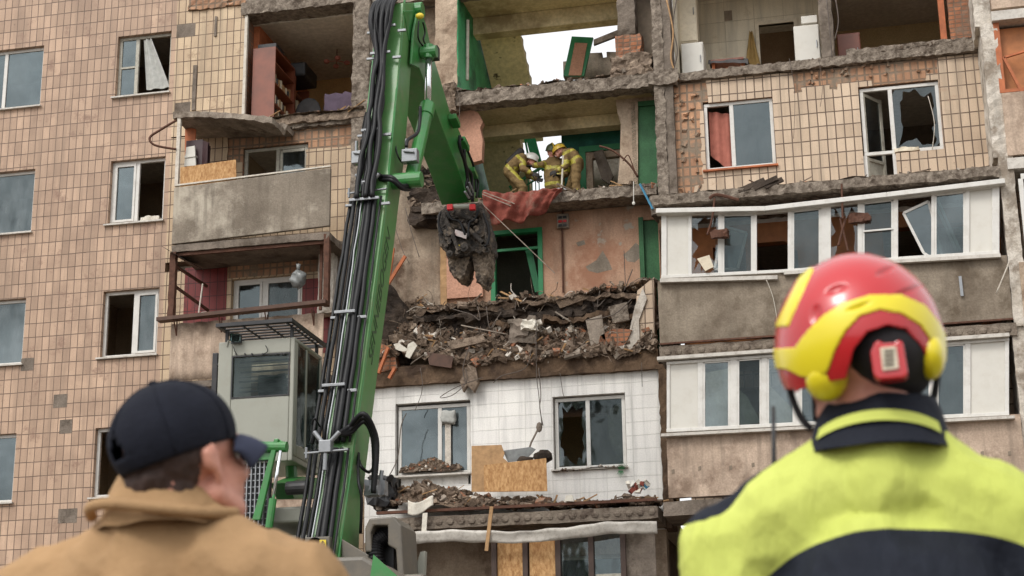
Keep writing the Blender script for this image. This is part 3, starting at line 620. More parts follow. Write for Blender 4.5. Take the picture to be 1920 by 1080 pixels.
for _ in range(16): wr.chunk((-1.2+rr_.random()*2.6, .01, 13.8+.25*rr_.random()), .09, .05, .07, 0, rr_)
props(wr.build('brick_stubs', M['brick_rough'], B), kind='stuff')
s_ = MB(); s_.rbox(-3.5, 2.35, -.1, .4, 14.07, 14.24, .05, .035, 71); s_.rbox(-.2, 2.35, -.06, .4, 14.2, 14.38, .05, .035, 72); s_.build('slab_edge', M['concrete_rough'], B)
w3 = window(*RW, (.4,), 'ng', y=.06, sillmat='orange_wood2')
w4 = window(RD[0]+.02, RE[1], 12.26, 13.6, (.385,), 'nj', y=.06, sill=False, seed=9)
s_ = MB(); s_.box(RD[0], RD[0]+.07, .06, .12, 11.55, 12.26); s_.box(.49, .56, .06, .12, 11.55, 12.26); s_.build('door_post', M['white_pvc'], B)
f_ = MB(); a, b_2, c_ = Vector((.03, .1, 11.6)), Vector((.33, .45, 11.6)), Vector((0, 0, 1.9))
for p, q_ in ((a, b_2), (a+c_, b_2+c_-Vector((0, 0, .05))), (a, a+c_), (b_2, b_2+c_), (a+c_*.32, b_2+c_*.32)): f_.bar(p, q_, .05, .06, (0, 0, 1) if abs((q_-p).z) < .5 else (1, 1, 0))
dl = f_.build('door', M['old_frame'], B); g_ = MB(); g_.add([a+c_*.32, b_2+c_*.32, b_2+c_, a+c_], [(0, 1, 2, 3)]); g_.build('pane', M['glass_clear'], dl); g_ = MB(); g_.add([a, b_2, b_2+c_*.32, a+c_*.32], [(0, 1, 2, 3)]); g_.build('door_panel', M['old_frame'], dl)
sl = MB()
for z in LV[:3]+[LV[4], LV[5]]: sl.box(-3.5, 9.4, .33, 5.4, z-.25, z-.0)
sl.box(-3.5, 9.4, .33, 5.4, 2.7, 2.95); sl.box(-3.5, 9.4, .4, 5.4, 13.9, 14.15); sl.build('floor_slab', M['ceiling'], B)
room(-3.45, -1.0, 11.35, 13.9, 2.4, 'room'); room(-.9, 2.2, 11.35, 13.9, 3.0, 'interior_dark')
room(-3.45, -.6, 8.55, 11.1, 3.5, 'room_brown'); room(-.5, 2.2, 8.55, 11.1, 3.5, 'room_brown')
room(-3.45, -.6, 5.75, 8.3, 3.5, 'room_yellow'); room(-.5, 2.2, 5.75, 8.3, 3.5, 'room_yellow')
# walls behind the right balconies
wall('tiled_wall', M['wood_orange'], -3.5, 2.3, 8.6, 11.1, [(-2.1, -1.35, 8.6, 10.72), (-2.9, -2.3, 9.4, 10.7), (.2, 1.8, 8.7, 10.8)], y1=.25)
MB().add([(-2.1+.0, .02, 10.9), (-1.35, .02, 10.9), (-1.35, .02, 10.5), (-1.45, .02, 10.64), (-1.6, .02, 10.72), (-2.1, .02, 10.72)], [(0, 1, 2, 3, 4, 5)]).build('arch_trim', M['wood_orange'], B)
wall('tiled_wall', M['tile_cream'], -3.5, 2.3, 5.8, 8.3, [(-2.9, -1.6, 6.6, 8.0), (0, 1.5, 6.6, 8.0)], y1=.25)
# F4 kitchen and room, open to the front
wall('kitchen_wall', M['kitchen_tile'], -3.5, -.6, 14.15, 16.7, [(-1.93, -1.22, 14.15, 16.02)], y0=2.0, y1=2.12)
f_ = MB(); f_.box(-2.0, -1.93, 1.96, 2.1, 14.15, 16.1); f_.box(-1.22, -1.15, 1.96, 2.1, 14.15, 16.1); f_.box(-1.93, -1.22, 1.97, 2.1, 16.02, 16.1); f_.build('door_frame', M['cream'], B)
MB().box(-2.4, -.7, 3.9, 4.0, 14.15, 16.7).build('room_wall', M['room_brown'], B)
MB().rbox(-.66, -.42, .05, .5, 14.2, 17, .12, .03, 74).build('wall_end', M['concrete'], B)
MB().box(-.6, -.48, .5, 4.2, 14.15, 16.7).build('room_wall', M['room_brown'], B)
MB().box(-.48, 2.3, 4.2, 4.35, 14.15, 16.7).build('room_wall', M['room_yellow'], B)
MB().box(2.15, 2.3, .4, 4.2, 14.15, 16.7).build('room_wall', M['wardrobe'], B)
MB().box(-3.5, -3.42, .4, 2, 14.15, 16.7).build('room_wall', M['cream'], B)
s_ = MB(); s_.rbox(1.72, 2.2, -.02, .35, 14.35, 17.2, .1, .02, 75); s_.build('brick_wall', M['brick'], B)
MB().box(1.55, 1.66, .1, .3, 14.35, 16.7).build('door_post', M['orange_wood2'], B)
s_ = MB(); s_.rbox(-3.5, 2.35, -.05, .4, 16.7, 17.0, .1, .04, 76); s_.build('slab_edge', M['concrete_rough'], B)
s_ = MB(); s_.box(-2.62, -2.46, 1.985, 1.999, 16.2, 16.42); s_.build('wall_vent', M['interior_dark'], B)
wall('tiled_wall', M['tile_cream'], -3.5, 9.4, 17.0, 20.4, [(-2.9, -1.6, 17.9, 19.2), (0, 1.4, 17.9, 19.2)], y1=.3)
# ---- far right bay
wall('tiled_wall', M['tile_pink'], 2.3, 9.4, 0, 17.0, [(3.4, 4.9, z, z+1.4) for z in (3.8, 6.6, 9.4, 12.2, 15.)], y1=.3)
for z in (3.8, 6.6, 9.4, 12.2, 15.): window(3.4, 4.9, z, z+1.4, (.5,), 'gg'); room(2.6, 6, z-.8, z+1.7, 3.5, 'room_brown')
MB().box(9.4, 9.7, 0, 5.6, 0, 20.4).build('end_wall', M['concrete'], B); wall('rear_wall', M['concrete'], -3.5, 9.4, 0, 20.4, y0=5.41, y1=5.6)
MB().box(-23.9, 9.4, .4, 5.4, 20.2, 20.45).build('roof', M['concrete'], B)
# ground floor right, centre
wall('ground_floor_wall', M['concrete'], -3.5, 2.3, 0, 5.5, [(-3.2, -2.0, 3.2, 5.1)], y1=.3)
wall('ground_floor_wall', M['plaster'], -9.62, -3.98, 0, 5.5, [(-8.6, -7.35, 3.4, 4.75), (-5.95, -4.7, 3.2, 5.1)], y1=.3)
window(-8.6, -7.35, 3.4, 4.75, (.5,), 'nn', mat='old_frame')
window(-5.95, -4.7, 3.2, 5.1, (.45,), 'jg', mat='old_frame', seed=44)
room(-9.55, -7.0, 2.95, 5.5, 2.2, 'interior_dark'); room(-6.9, -4.1, 2.95, 5.5, 3.0, 'interior_dark'); room(-3.45, 2.2, 2.95, 5.5, 3, 'room_orange')
# ================================================================== balconies (parts of the block)
def balcony(label=None): 
    o = bpy.data.objects.new('balcony', None); sc.collection.objects.link(o); o.parent = B; BASE[o.name] = Vector((0, 0, 0))
    if label: o['label'] = label
    return o
# A, F3 left
bA = balcony('left balcony with a grey concrete parapet, open above')
s_ = MB(); s_.add([(-13.2, -1.2, 11.26), (-10.0, -1.2, 11.36), (-10.0, -1.2, 12.53), (-13.2, -1.2, 12.42), (-13.2, -1.12, 11.26), (-10.0, -1.12, 11.36), (-10.0, -1.12, 12.53), (-13.2, -1.12, 12.42)], [(0, 1, 2, 3), (7, 6, 5, 4), (0, 3, 7, 4), (1, 5, 6, 2), (3, 2, 6, 7), (0, 4, 5, 1)])
s_.build('parapet', M['parapet_grey'], bA, bevel=.01)
s_ = MB(); s_.box(-13.18, -13.1, -1.1, 0, 11.3, 12.4); s_.build('side_panel', M['parapet_grey'], bA)
s_ = MB(); s_.rbox(-13.2, -10.0, -1.2, 0, 11.1, 11.24, .15, .015, 81); s_.build('slab', M['concrete'], bA)
s_ = MB(); s_.bar((-13.2, -1.17, 12.47), (-10.0, -1.17, 12.57), .05, .03); s_.build('top_rail', M['pipe'], bA)
MB().box(-13.2, -13.13, -1.19, -1.12, 12.45, 13.9).build('post', M['pipe'], bA)
# canopy slab of A: broken, hanging
s_ = MB(); s_.rbox(-13.3, -11.2, -1.2, .0, 13.9, 14.02, .1, .03, 83)
s_.v = [(x, y, z-(.33*max(0, (x+13.3)/2.1)**1.5)*(1 if y < -.5 else .5)) for x, y, z in s_.v]; s_.build('canopy_slab', M['concrete_light'], bA)
s_ = MB(); s_.rbox(-12.2, -9.6, -.14, .05, 13.97, 14.12, .06, .05, 84); s_.build('slab_edge', M['rubble'], bA)
# B, F2 left
bB = balcony('left balcony with red painted tiles, rusty posts and a wooden ledge')
s_ = MB(); s_.bar((-13.35, -1.3, 9.72), (-9.98, -1.3, 9.82), .2, .07); s_.build('ledge', M['wood_dark'], bB)
s_ = MB(); s_.sheet(lambda u, v: (-13.15+3.05*u, -1.15+.02*math.sin(u*60)+.02*nz((u*9, 0, v*3), 2), 8.55+1.12*v), 90, 6, th=.03); s_.build('parapet', M['parapet_pink'], bB, smooth=True)
s_ = MB()
for px in (330, 414, 500, 587): 
    c = at(px, 600, -1.25); s_.tube([(c.x, -1.2, 9.7), (c.x, -1.2, 9.42)], .014, 5); s_.tube([(c.x, -1.36, 9.7), (c.x, -1.2, 9.42)], .014, 5)
s_.build('bracket', M['rust'], bB)
s_ = MB(); s_.rbox(-13.22, -13.1, -1.2, -1.08, 9.75, 11.1, .15, .015, 85); s_.build('post', M['rust'], bB); s_ = MB(); s_.rbox(-10.1, -10.0, -1.2, -1.08, 9.8, 11.2, .15, .015, 86); s_.build('post', M['rust'], bB); s_ = MB(); s_.bar((-10.25, -.9, 9.8), (-10.25, -.9, 11.15), .05, .05); s_.build('post', M['rust'], bB)
s_ = MB(); s_.box(-13.1, -10.1, -1.15, -1.09, 11.03, 11.09); s_.bar((-13.15, -1.1, 10.85), (-12.9, -.1, 10.7), .04, .05); s_.bar((-13.15, -1.1, 10.45), (-12.85, -.1, 10.2), .04, .05); s_.build('beam', M['rust'], bB)
s_ = MB(); s_.prism([(-13.35, -1.35, 11.2), (-13.0, -.2, 11.05), (-12.95, -.2, 11.03), (-13.0, -1.3, 10.98)], (.02, .02, -.02)); s_.build('torn_flashing', M['black'], bB)
s_ = MB(); s_.rbox(-13.2, -10.0, -1.15, 0, 8.4, 8.52, .2, .01, 87); s_.build('slab', M['concrete'], bB)
# lower left balcony (mostly hidden)
bC = balcony('lowest left balcony behind the machine cab')
s_ = MB(); s_.box(-13.15, -10.1, -1.15, -1.08, 5.9, 7.0); s_.build('parapet', M['parapet_pink'], bC); MB().box(-13.2, -10, -1.15, 0, 5.6, 5.75).build('slab', M['concrete'], bC)
# R2: right, glazed, F2 -- sagging glazing
def glazing(bal, top, bot, cells, Y=-1.2, mat='white_pvc', fw=.05):
    """cells: (px0,px1,kind) between broken top and bottom lines given in photo pixels on the plane Y"""
    def li(line, x):
        for (a, b), (c, d) in zip(line, line[1:]):
            if x <= c: break
        return b+(d-b)*(x-a)/(c-a)
    def pt(x, t, y=Y): 
        yy = li(top, x)+(li(bot, x)-li(top, x))*t; return at(x, yy, y)
    fr = MB(); 
    xs0, xs1 = top[0][0], top[-1][0]; n = 14
    for t, h in ((0, .05), (1, .06)):
        for i in range(n):
            a, b = xs0+(xs1-xs0)*i/n, xs0+(xs1-xs0)*(i+1)/n
            fr.bar(pt(a, t), pt(b, t), .09, h)
    ed = [xs0]
    for a, b, k in cells: ed += [a, b]
    ed += [xs1]
    for i in range(0, len(ed), 2):
        a, b = ed[i], ed[i+1]
        if b-a < 2: b = a+3
        p = [pt(a, 0, Y-.03), pt(b, 0, Y-.03), pt(b, 1, Y-.03), pt(a, 1, Y-.03)]; fr.prism(p, (0, .07, 0))
    fr.build('glazing_frame', M[mat], bal, bevel=.006)
    for i, (a, b, k) in enumerate(cells):
        p = [pt(a, 0), pt(b, 0), pt(b, 1), pt(a, 1)]
        if k == 'p': MB().prism(p, (0, .03, 0)).build('white_panel', M['appliance'], bal)
        elif k in 'gh':
            o = MB(); o.prism(p, (0, .008, 0)); o.build('pane', M[('glass', 'glass_clear', 'glass_b', 'glass_c')[(i*5+(k == 'g')*2) % 4]], bal)
        elif k == 'j':
            o = MB(); P0, P1 = p[3], p[1]; jag_pane(o, P0.x, P1.x, P0.z, P1.z, Y, .55, 7+i); o.build('pane', M['glass_clear'], bal, label='broken pane with jagged edges')
        if k in 'gh':
            s2 = MB(); t = 4
            for u in (0, 1):
                s2.prism([pt(a, u, Y-.02), pt(b, u, Y-.02), pt(b, u+(.035 if u == 0 else -.035), Y-.02), pt(a, u+(.035 if u == 0 else -.035), Y-.02)], (0, .03, 0))
            s2.prism([pt(a, 0, Y-.02), pt(a+t, 0, Y-.02), pt(a+t, 1, Y-.02), pt(a, 1, Y-.02)], (0, .031, 0)); s2.prism([pt(b-t, 0, Y-.02), pt(b, 0, Y-.02), pt(b, 1, Y-.02), pt(b-t, 1, Y-.02)], (0, .031, 0))
            s2.build('sash', M[mat], bal)
bR = balcony('right glazed balcony with sagging white frames and broken panes')
glazing(bR, [(1240, 403), (1440, 400), (1663, 374), (1874, 350)], [(1244, 520), (1497, 508), (1665, 487), (1872, 474)],
        [(1250, 1290, 'p'), (1297, 1346, 'j'), (1354, 1412, 'h'), (1419, 1477, 'n'), (1485, 1539, 'g'), (1558, 1608, 'j'), (1617, 1675, 'h'), (1684, 1746, 'n'), (1752, 1810, 'g'), (1818, 1860, 'p')])
s_ = MB(); L = [(1231, 398), (1435, 394), (1663, 368), (1884, 342)]
for (a, b), (c_, d) in zip(L, L[1:]): s_.bar(at(a, b, -1.28), at(c_, d, -1.28), .2, .09)
s_.build('top_flashing', M['white_pvc'], bR, bevel=.01)
s_ = MB(); s_.bar(at(1238, 527, -1.25), at(1458, 521, -1.25), .1, .07); s_.bar(at(1665, 492, -1.27), at(1876, 480, -1.27), .1, .06); s_.bar(at(1470, 513, -1.24), at(1668, 500, -1.24), .1, .06); s_.build('sill', M['sheet_metal'], bR)
s_ = MB(); s_.rbox(-3.8, 2.24, -1.2, -1.1, 8.62, 9.76, .15, .01, 91); s_.build('parapet', M['parapet'], bR)
s_ = MB(); s_.box(-3.78, -3.7, -1.1, 0, 8.6, 9.75); s_.box(2.14, 2.22, -1.1, 0, 8.6, 9.75); s_.build('side_panel', M['parapet'], bR)
def relief_slab(bal, x0, x1, z0, z1, seed, shift=0.):
    s_ = MB(); s_.rbox(x0, x1, -1.2, 0, z0, z1, .15, .015, seed)
    n = int((x1-x0)/.2)
    for i in range(n): s_.ell((x0+.15+i*.2, -1.205, (z0+z1)/2), .07, .03, .06, 8)
    return s_.build('slab', M['relief'], bal)
relief_slab(bR, -3.82, 2.28, 8.34, 8.56, 92)
s_ = MB(); s_.rbox(-3.8, 2.25, -1.3, .0, 11.18, 11.36, .06, .035, 93, 6, keep=(.3, 1, 1)); s_.build('canopy_slab', M['concrete_rough'], bR)
s_ = MB(); s_.bar((-3.8, -1.21, 8.6), (2.24, -1.21, 8.62), .05, .03); s_.build('rust_line', M['rust'], bR)
# tilted sashes in the open cells
def tsash(pts, Y, bal, th=.045, gl='glass'):
    p = [at(a, b, Y) for a, b in pts]; s2 = MB()
    for i in range(4): s2.bar(p[i], p[(i+1) % 4], th, th, (0, 1, 0))
    o = s2.build('sash', M['white_pvc'], bal, label='tilted sash torn from its hinges')
    if gl: MB().prism(p, (0, .008, 0)).build('pane', M[gl], o) if False else MB().prism(p, (0, .008, 0)).build('pane', M[gl], bal)
tsash([(1694, 400), (1741, 378), (1772, 500), (1732, 475)], -1.1, bR)
tsash([(1752, 378), (1757, 372), (1800, 470), (1793, 470)], -1.15, bR, gl=None)
tsash([(1356, 424), (1400, 437), (1383, 505), (1340, 505)], -.9, bR, gl='glass_clear')
MB().bar(at(1619, 434, -1.23), at(1674, 429, -1.23), .03, .03).build('glazing_bar', M['white_pvc'], bR)
# R1: right, glazed, F1
bS = balcony('lower right glazed balcony with white side panels')
glazing(bS, [(1250, 682), (1892, 637)], [(1254, 808), (1894, 776)],
        [(1256, 1308, 'p'), (1318, 1369, 'h'), (1382, 1428, 'h'), (1438, 1490, 'g'), (1500, 1560, 'h'), (1570, 1630, 'h'), (1640, 1695, 'g'), (1705, 1745, 'h'), (1756, 1810, 'h'), (1820, 1884, 'p')])
s_ = MB(); s_.bar(at(1233, 674, -1.27), at(1892, 629, -1.27), .16, .06); s_.bar(at(1240, 817, -1.27), at(1902, 783, -1.27), .14, .05); s_.build('top_flashing', M['sheet_metal'], bS)
s_ = MB(); s_.rbox(-3.75, 2.2, -1.2, -1.1, 5.86, 6.98, .15, .008, 95); s_.build('parapet', M['parapet_pink'], bS)
rr_ = random.Random(3); s_ = MB()
for px, py in ((1262, 884), (1312, 878), (1370, 877), (1412, 872), (1842, 850), (1893, 850), (1510, 860)): c = at(px, py, -1.203); s_.obox(c, (.025, 0, .006), (0, .004, 0), (.0, 0, .035))
s_.build('parapet_holes', M['interior_dark'], bS)
s_ = MB(); s_.rbox(-3.85, 2.3, -1.2, 0, 5.55, 5.8, .15, .015, 96); s_.build('slab', M['concrete'], bS)
for q_ in ([(1318, 700), (1369, 690), (1369, 798), (1318, 802)], [(1382, 728), (1400, 742), (1427, 792), (1382, 798)], [(1442, 722), (1490, 770), (1490, 792), (1440, 796)], [(1757, 668), (1790, 664), (1809, 720), (1809, 775), (1757, 778)]): MB().prism(P(q_, -1.12), (0, .02, 0)).build('inner_blind', M['cream'], bS)
# far right column and balconies
s_ = MB(); s_.rbox(2.18, 2.46, -1.2, 0, 11.55, 14.1, .12, .025, 97); s_.rbox(2.25, 2.5, -1.2, 0, 8.5, 11.55, .12, .02, 98); s_.rbox(2.2, 2.5, -1.15, 0, 5.5, 8.5, .12, .02, 99); s_.rbox(2.1, 2.4, -1.1, 0, 14.1, 17, .12, .02, 100); s_.build('dividing_wall', M['white_plaster'], B)
bT = balcony('upper balcony at the right edge of the block')
s_ = MB(); s_.box(2.42, 8, -1.25, -1.15, 11.55, 12.72); s_.box(2.4, 8, -1.25, -1.15, 14.35, 15.4); s_.build('parapet', M['parapet_pink'], bT)
s_ = MB(); s_.box(2.4, 8, -1.25, 0, 11.3, 11.5); s_.box(2.38, 8, -1.3, 0, 14.1, 14.28); s_.box(2.4, 8, -1.25, 0, 8.4, 8.6); s_.box(2.4, 8, -1.25, 0, 5.6, 5.8); s_.build('slab', M['sheet_metal'], bT)
s_ = MB(); s_.box(2.42, 8, -1.25, -1.15, 8.65, 9.6); s_.box(2.42, 8, -1.25, -1.15, 5.85, 6.95); s_.build('parapet', M['plaster'], bT)
s_ = MB(); s_.box(2.6, 8, -1.24, -1.16, 9.62, 9.68); s_.box(2.6, 8, -1.24, -1.16, 11.1, 11.2)
for x in (2.55, 2.75, 3.7, 4.7, 5.7): s_.box(x, x+.08, -1.26, -1.18, 9.68, 11.1)
s_.build('glazing_frame', M['white_pvc'], bT); MB().box(2.83, 8, -1.2, -1.195, 9.7, 11.1).build('pane', M['glass_clear'], bT)
MB().box(2.46, 6, -1.0, -.9, 12.75, 14.05).build('inner_wall', M['wood_orange'], bT)
s_ = MB(); s_.bar(at(1882, 108, -1.2), at(1925, 190, -1.2), .05, .05); s_.bar(at(1882, 108, -1.2), at(1925, 95, -1.2), .05, .04); s_.box(2.4, 8, -1.22, -1.16, 12.74, 12.8); s_.box(2.4, 2.5, -1.2, -1.1, 12.8, 14.1); s_.build('wooden_frame', M['orange_wood2'], bT)
# centre balcony slab at F1 with its flashing and ground-floor screens
bM = balcony('middle balcony slab heaped with rubble')
relief_slab(bM, -9.0, -3.95, 5.52, 5.74, 101)
s_ = MB(); s_.bar((-9.0, -1.22, 5.84), (-3.95, -1.22, 5.84), .08, .05); s_.build('rust_line', M['rust'], bM)
s_ = MB(); s_.sheet(lambda u, v: (-8.75+4.8*u, -1.35-.06*v+.04*nz((u*12, v, 0), 1), 5.22+.04*math.sin(u*9)+.03*nz((u*14, 0, v*2), 1)+.2*v), 40, 4, th=.03); s_.build('awning_flashing', M['sheet_metal'], bM, smooth=True)
for x0, x1 in ((932, 982), (992, 1042)):
    a = at(x0, 990, -1.1); b_2 = at(x1, 1000, -1.1); MB().box(a.x, b_2.x, -1.1, -1.07, 3.6, 5.35).build('chipboard_screen', M['osb'], bM)
s_ = MB()
for px in (927, 985, 1046, 1168, 1108): a = at(px, 1000, -1.1); s_.box(a.x-.05, a.x+.04, -1.14, -1.0, 3.0, 5.4)
s_.box(-9, -3.95, -1.12, -1.02, 3.0, 3.1); s_.build('screen_post', M['brown_frame'], bM)
s_ = MB(); a = at(1110, 1010, -1.06).x; s_.box(a+.05, at(1165, 1010, -1.06).x, -1.08, -1.04, 4.55, 4.62); s_.box(a+.05, a+.1, -1.08, -1.04, 3.2, 4.55); s_.build('screen_frame', M['old_frame'], bM)
MB().box(at(1050, 1000, -1.05).x, at(1166, 1000, -1.05).x, -1.06, -1.05, 3.1, 5.3).build('pane', M['glass_clear'], bM)
MB().box(at(1172, 1000, -1.05).x, at(1228, 1000, -1.05).x, -1.06, -1.03, 3.1, 5.3).build('side_screen', M['concrete'], bM)
MB().box(-9.0, -8.95, -1.1, 0, 3.0, 5.5).build('side_screen', M['black'], bM)
# ================================================================== helpers for loose things
GRP = {'hanging_cable': 'cables and wires dangling over the facade', 'wooden_lath': 'laths lying about the ruin', 'plaster_sheet': 'plaster scraps in the rubble', 'rubble_lump': 'pale lumps in the rubble heap', 'chipboard_sheet': 'chipboard sheets on the balconies',
 'orange_plank': 'orange planks beside the boom', 'curtain': 'curtains in the windows', 'landing_rubble': 'rubble layers', 'rubble_heap': 'rubble layers', 'rubble_layer': 'rubble layers', 'balcony_rubble': 'rubble layers', 'sill_soil': 'soil on the window sills', 'edge_rubble': 'rubble layers', 'snagged_frame': 'debris hanging before the balcony panes', 'conduit': 'conduits of the meter box', 'storage_box': 'things on top of the bookcase'}
def solo(mb, name, mat, label, cat, group=None, smooth=False, kind=None, bevel=0.):
    xs = [v[0] for v in mb.v]; ys = [v[1] for v in mb.v]; zs = [v[2] for v in mb.v]
    c = Vector(((min(xs)+max(xs))/2, (min(ys)+max(ys))/2, min(zs)))
    mb.v = [tuple(Vector(v)-c) for v in mb.v]
    group = group or GRP.get(name)
    o = mb.build(name, mat, None, smooth=smooth, bevel=bevel); o.location = c; BASE[o.name] = c
    return props(o, label, cat, group, kind)
def PP(pts, Y): return [at(a, b, Y) for a, b in pts]
def curve(pts, n=8):        # smooth path through points
    pts = [Vector(p) for p in pts]; out = []
    for i in range(len(pts)-1):
        p0 = pts[max(i-1, 0)]; p1 = pts[i]; p2 = pts[i+1]; p3 = pts[min(i+2, len(pts)-1)]
        for k in range(n):
            t = k/n; out.append(.5*((2*p1)+(-p0+p2)*t+(2*p0-5*p1+4*p2-p3)*t*t+(-p0+3*p1-3*p2+p3)*t*t*t))
    out.append(pts[-1]); return out
def cable(pts, Y, r, label, name='hanging_cable', mat='wire', cat='cable', group=None):
    p = [at(a, b, Y if not isinstance(Y, (list, tuple)) else Y[i]) for i, (a, b) in enumerate(pts)]
    return solo(MB().tube(curve(p, 5), r, 5), name, M[mat], label, cat, group, smooth=True)
# ================================================================== things in the open flats
t = thing('bookcase', 'tall reddish brown bookcase on the left wall of the open top-floor room', 'bookcase', (-12.1, 1, 14.15))
b1 = MB(); b1.box(-12.19, -11.7, .15, .19, 14.16, 15.85); b1.box(-12.19, -11.7, 1.3, 1.34, 14.16, 15.85); b1.box(-12.19, -12.15, .19, 1.3, 14.16, 15.85); b1.box(-12.15, -11.7, .19, 1.3, 15.81, 15.85)
b1.build('carcass', M['wardrobe'], t)
b1 = MB(); b1.box(-12.19, -11.7, 1.36, 1.4, 14.16, 15.7); b1.box(-12.19, -11.7, 2.2, 2.24, 14.16, 15.7); b1.box(-12.19, -12.15, 1.4, 2.2, 14.16, 15.7); b1.build('carcass', M['wardrobe'], t)
for z in (14.6, 15.05, 15.5): MB().box(-12.15, -11.71, .2, 1.29, z, z+.025).build('shelf', M['wardrobe'], t); MB().box(-12.15, -11.72, 1.41, 2.19, z-.15, z-.125).build('shelf', M['wardrobe'], t)
bk = MB(); rr_ = random.Random(8)
for z in (14.63, 15.08, 14.5):
    y = .25
    while y < 2.1:
        h = rr_.uniform(.18, .28); MB().box(-12.1, -11.78, y, y+.05, z, z+h).build('book', M[rr_.choice(('wood', 'grey_cloth', 'cream'))], t); y += rr_.uniform(.07, .14)
b1 = MB(); b1.box(-12.15, -11.75, .3, .8, 15.86, 16.0); solo(b1, 'storage_box', M['black'], 'black box lying on top of the bookcase', 'box')
b1 = MB(); b1.box(-12.1, -11.5, 1.4, 2.2, 15.72, 16.05); solo(b1, 'storage_box', M['black'], 'larger black bag behind the box on the bookcase', 'bag', bevel=.05)
b1 = MB(); b1.ell((-11.45, 1.5, 14.85), .3, .08, .38, 14); solo(b1, 'armchair_back', M['grey_cloth'], 'rounded dark grey chair back in the open top-floor room', 'chair', smooth=True)
b1 = MB(); b1.rbox(-10.9, -9.98, 1.0, 1.5, 14.2, 15.05, .12, .06, 3); solo(b1, 'blanket', M['purple_cloth'], 'crumpled purple-grey bedding at the edge of the open top-floor room', 'bedding', smooth=True)
t = thing('chandelier', 'small pink chandelier under the grey ceiling of the open top-floor room', 'lamp', (-11.0, 2.0, 16.1))
MB().tube([(-11, 2, 16.52), (-11, 2, 16.25)], .012, 6).build('stem', M['rust'], t)
for i in range(4):
    a = i*1.57+.4; c_ = MB(); c_.tube([(-11, 2, 16.25), (-11+.2*math.cos(a), 2+.2*math.sin(a), 16.22)], .01, 5); c_.ell((-11+.22*math.cos(a), 2+.22*math.sin(a), 16.22), .07, .07, .05, 8); c_.build('lamp_shade', M['pink_cloth'], t)
b1 = MB(); b1.tube([at(604, 66, 0) + Vector((0, -.05, 0)), at(601, 108, -.05)], .012, 5); 
# kitchen
def cabinet(px, Y, d, zb, name, mat, label, cat, door=True, hint='appliance', w=None):
    x0 = at(px[0], px[1], Y).x; x1 = at(px[2], px[1], Y).x; z1 = at((px[0]+px[2])/2, px[1], Y).z
    t = thing(name, label, cat, ((x0+x1)/2, Y+d/2, zb))
    MB().box(x0, x1, Y, Y+d, zb, z1).build('body', M[mat], t, bevel=.012)
    if door:
        MB().box(x0+.015, x1-.015, Y-.02, Y-.002, zb+.03, z1-.03).build('door', M[mat], t, bevel=.006)
        MB().tube([(x1-.06, Y-.04, (zb+z1)/2), (x1-.06, Y-.04, (zb+z1)/2+.15)], .01, 6).build('handle', M['steel'], t)
    return t
cabinet((1276, 80, 1318), .5, .5, 14.22, 'washing_machine', 'appliance', 'white washing machine standing left of the small table in the open kitchen', 'appliance')
cabinet((1487, 47, 1535), .5, .55, 14.22, 'refrigerator', 'appliance', 'white refrigerator standing right of the kitchen doorway', 'refrigerator')
c = at(1519, 40, .7); b1 = MB(); b1.box(c.x-.17, c.x+.14, .6, .9, at(1519, 47, .7).z, c.z+.08); solo(b1, 'bread_bin', M['appliance'], 'small white box standing on the refrigerator', 'box', bevel=.01)
t = cabinet((1266, -20, 1304), .9, .35, 15.3, 'wall_cupboard', 'cream', 'cream wall cupboard hanging above the washing machine', 'cupboard')
t = thing('kitchen_table', 'small brown table under a grey cloth in the open kitchen', 'table', (-2.55, 1.2, 14.2))
b1 = MB(); b1.box(-2.85, -2.2, .95, 1.5, 14.86, 14.9); b1.build('tabletop', M['wardrobe'], t)
for x in (-2.83, -2.27):
    for y in (.97, 1.42): MB().box(x, x+.05, y, y+.05, 14.15, 14.86).build('leg', M['orange_wood2'], t)
b1 = MB(); b1.sheet(lambda u, v: (-2.9+.78*u, .92-.12*math.sin(v*3)+.5*(1-v), 14.92-.25*max(0, (u-.6))*v-.3*max(0, v-.6)+.04*nz((u*4, v*4, 0), 1.2)), 14, 10); solo(b1, 'tablecloth', M['grey_cloth'], 'dusty grey cloth slumped over the small kitchen table', 'cloth', smooth=True)
b1 = MB(); c = at(1410, 95, 1.95); b1.sheet(lambda u, v: (c.x+(u-.5)*(.06+.26*v), 1.93-.04*math.sin(u*9), c.z+.42-.8*v+.03*nz((u*5, v*3, 0), 1)), 8, 12, th=.02); solo(b1, 'hanging_towel', M['yellow_cloth'], 'ochre towel hanging on the tiled kitchen wall', 'towel', smooth=True)
cabinet((1568, 62, 1612), 1.0, .5, 14.2, 'sideboard', 'wardrobe', 'brown wooden sideboard behind the partition of the open right room', 'cabinet')
b1 = MB(); c = at(1642, 104, .9); b1.box(c.x-.16, c.x+.13, .8, 1.0, 14.2, c.z+.08); solo(b1, 'radio_set', M['black'], 'small black set on the floor beside the brown sideboard', 'radio')
b1 = MB(); b1.sheet(lambda u, v: (at(1818+24*u, 0, -.06).x+.03*nz((u*3, v*5, 0), 2)+.05*v, -.08-.04*math.sin(u*8), 16.6-1.55*v-.15*u*v), 8, 20, th=.02); solo(b1, 'hanging_cloth', M['olive_cloth'], 'olive-yellow cloth hanging at the right end of the open top floor', 'cloth', smooth=True)
cable([(1250, 0), (1262, 60), (1258, 110), (1272, 150)], -.1, .018, 'ochre cable hanging on the edge of the column left of the washing machine', mat='wood')
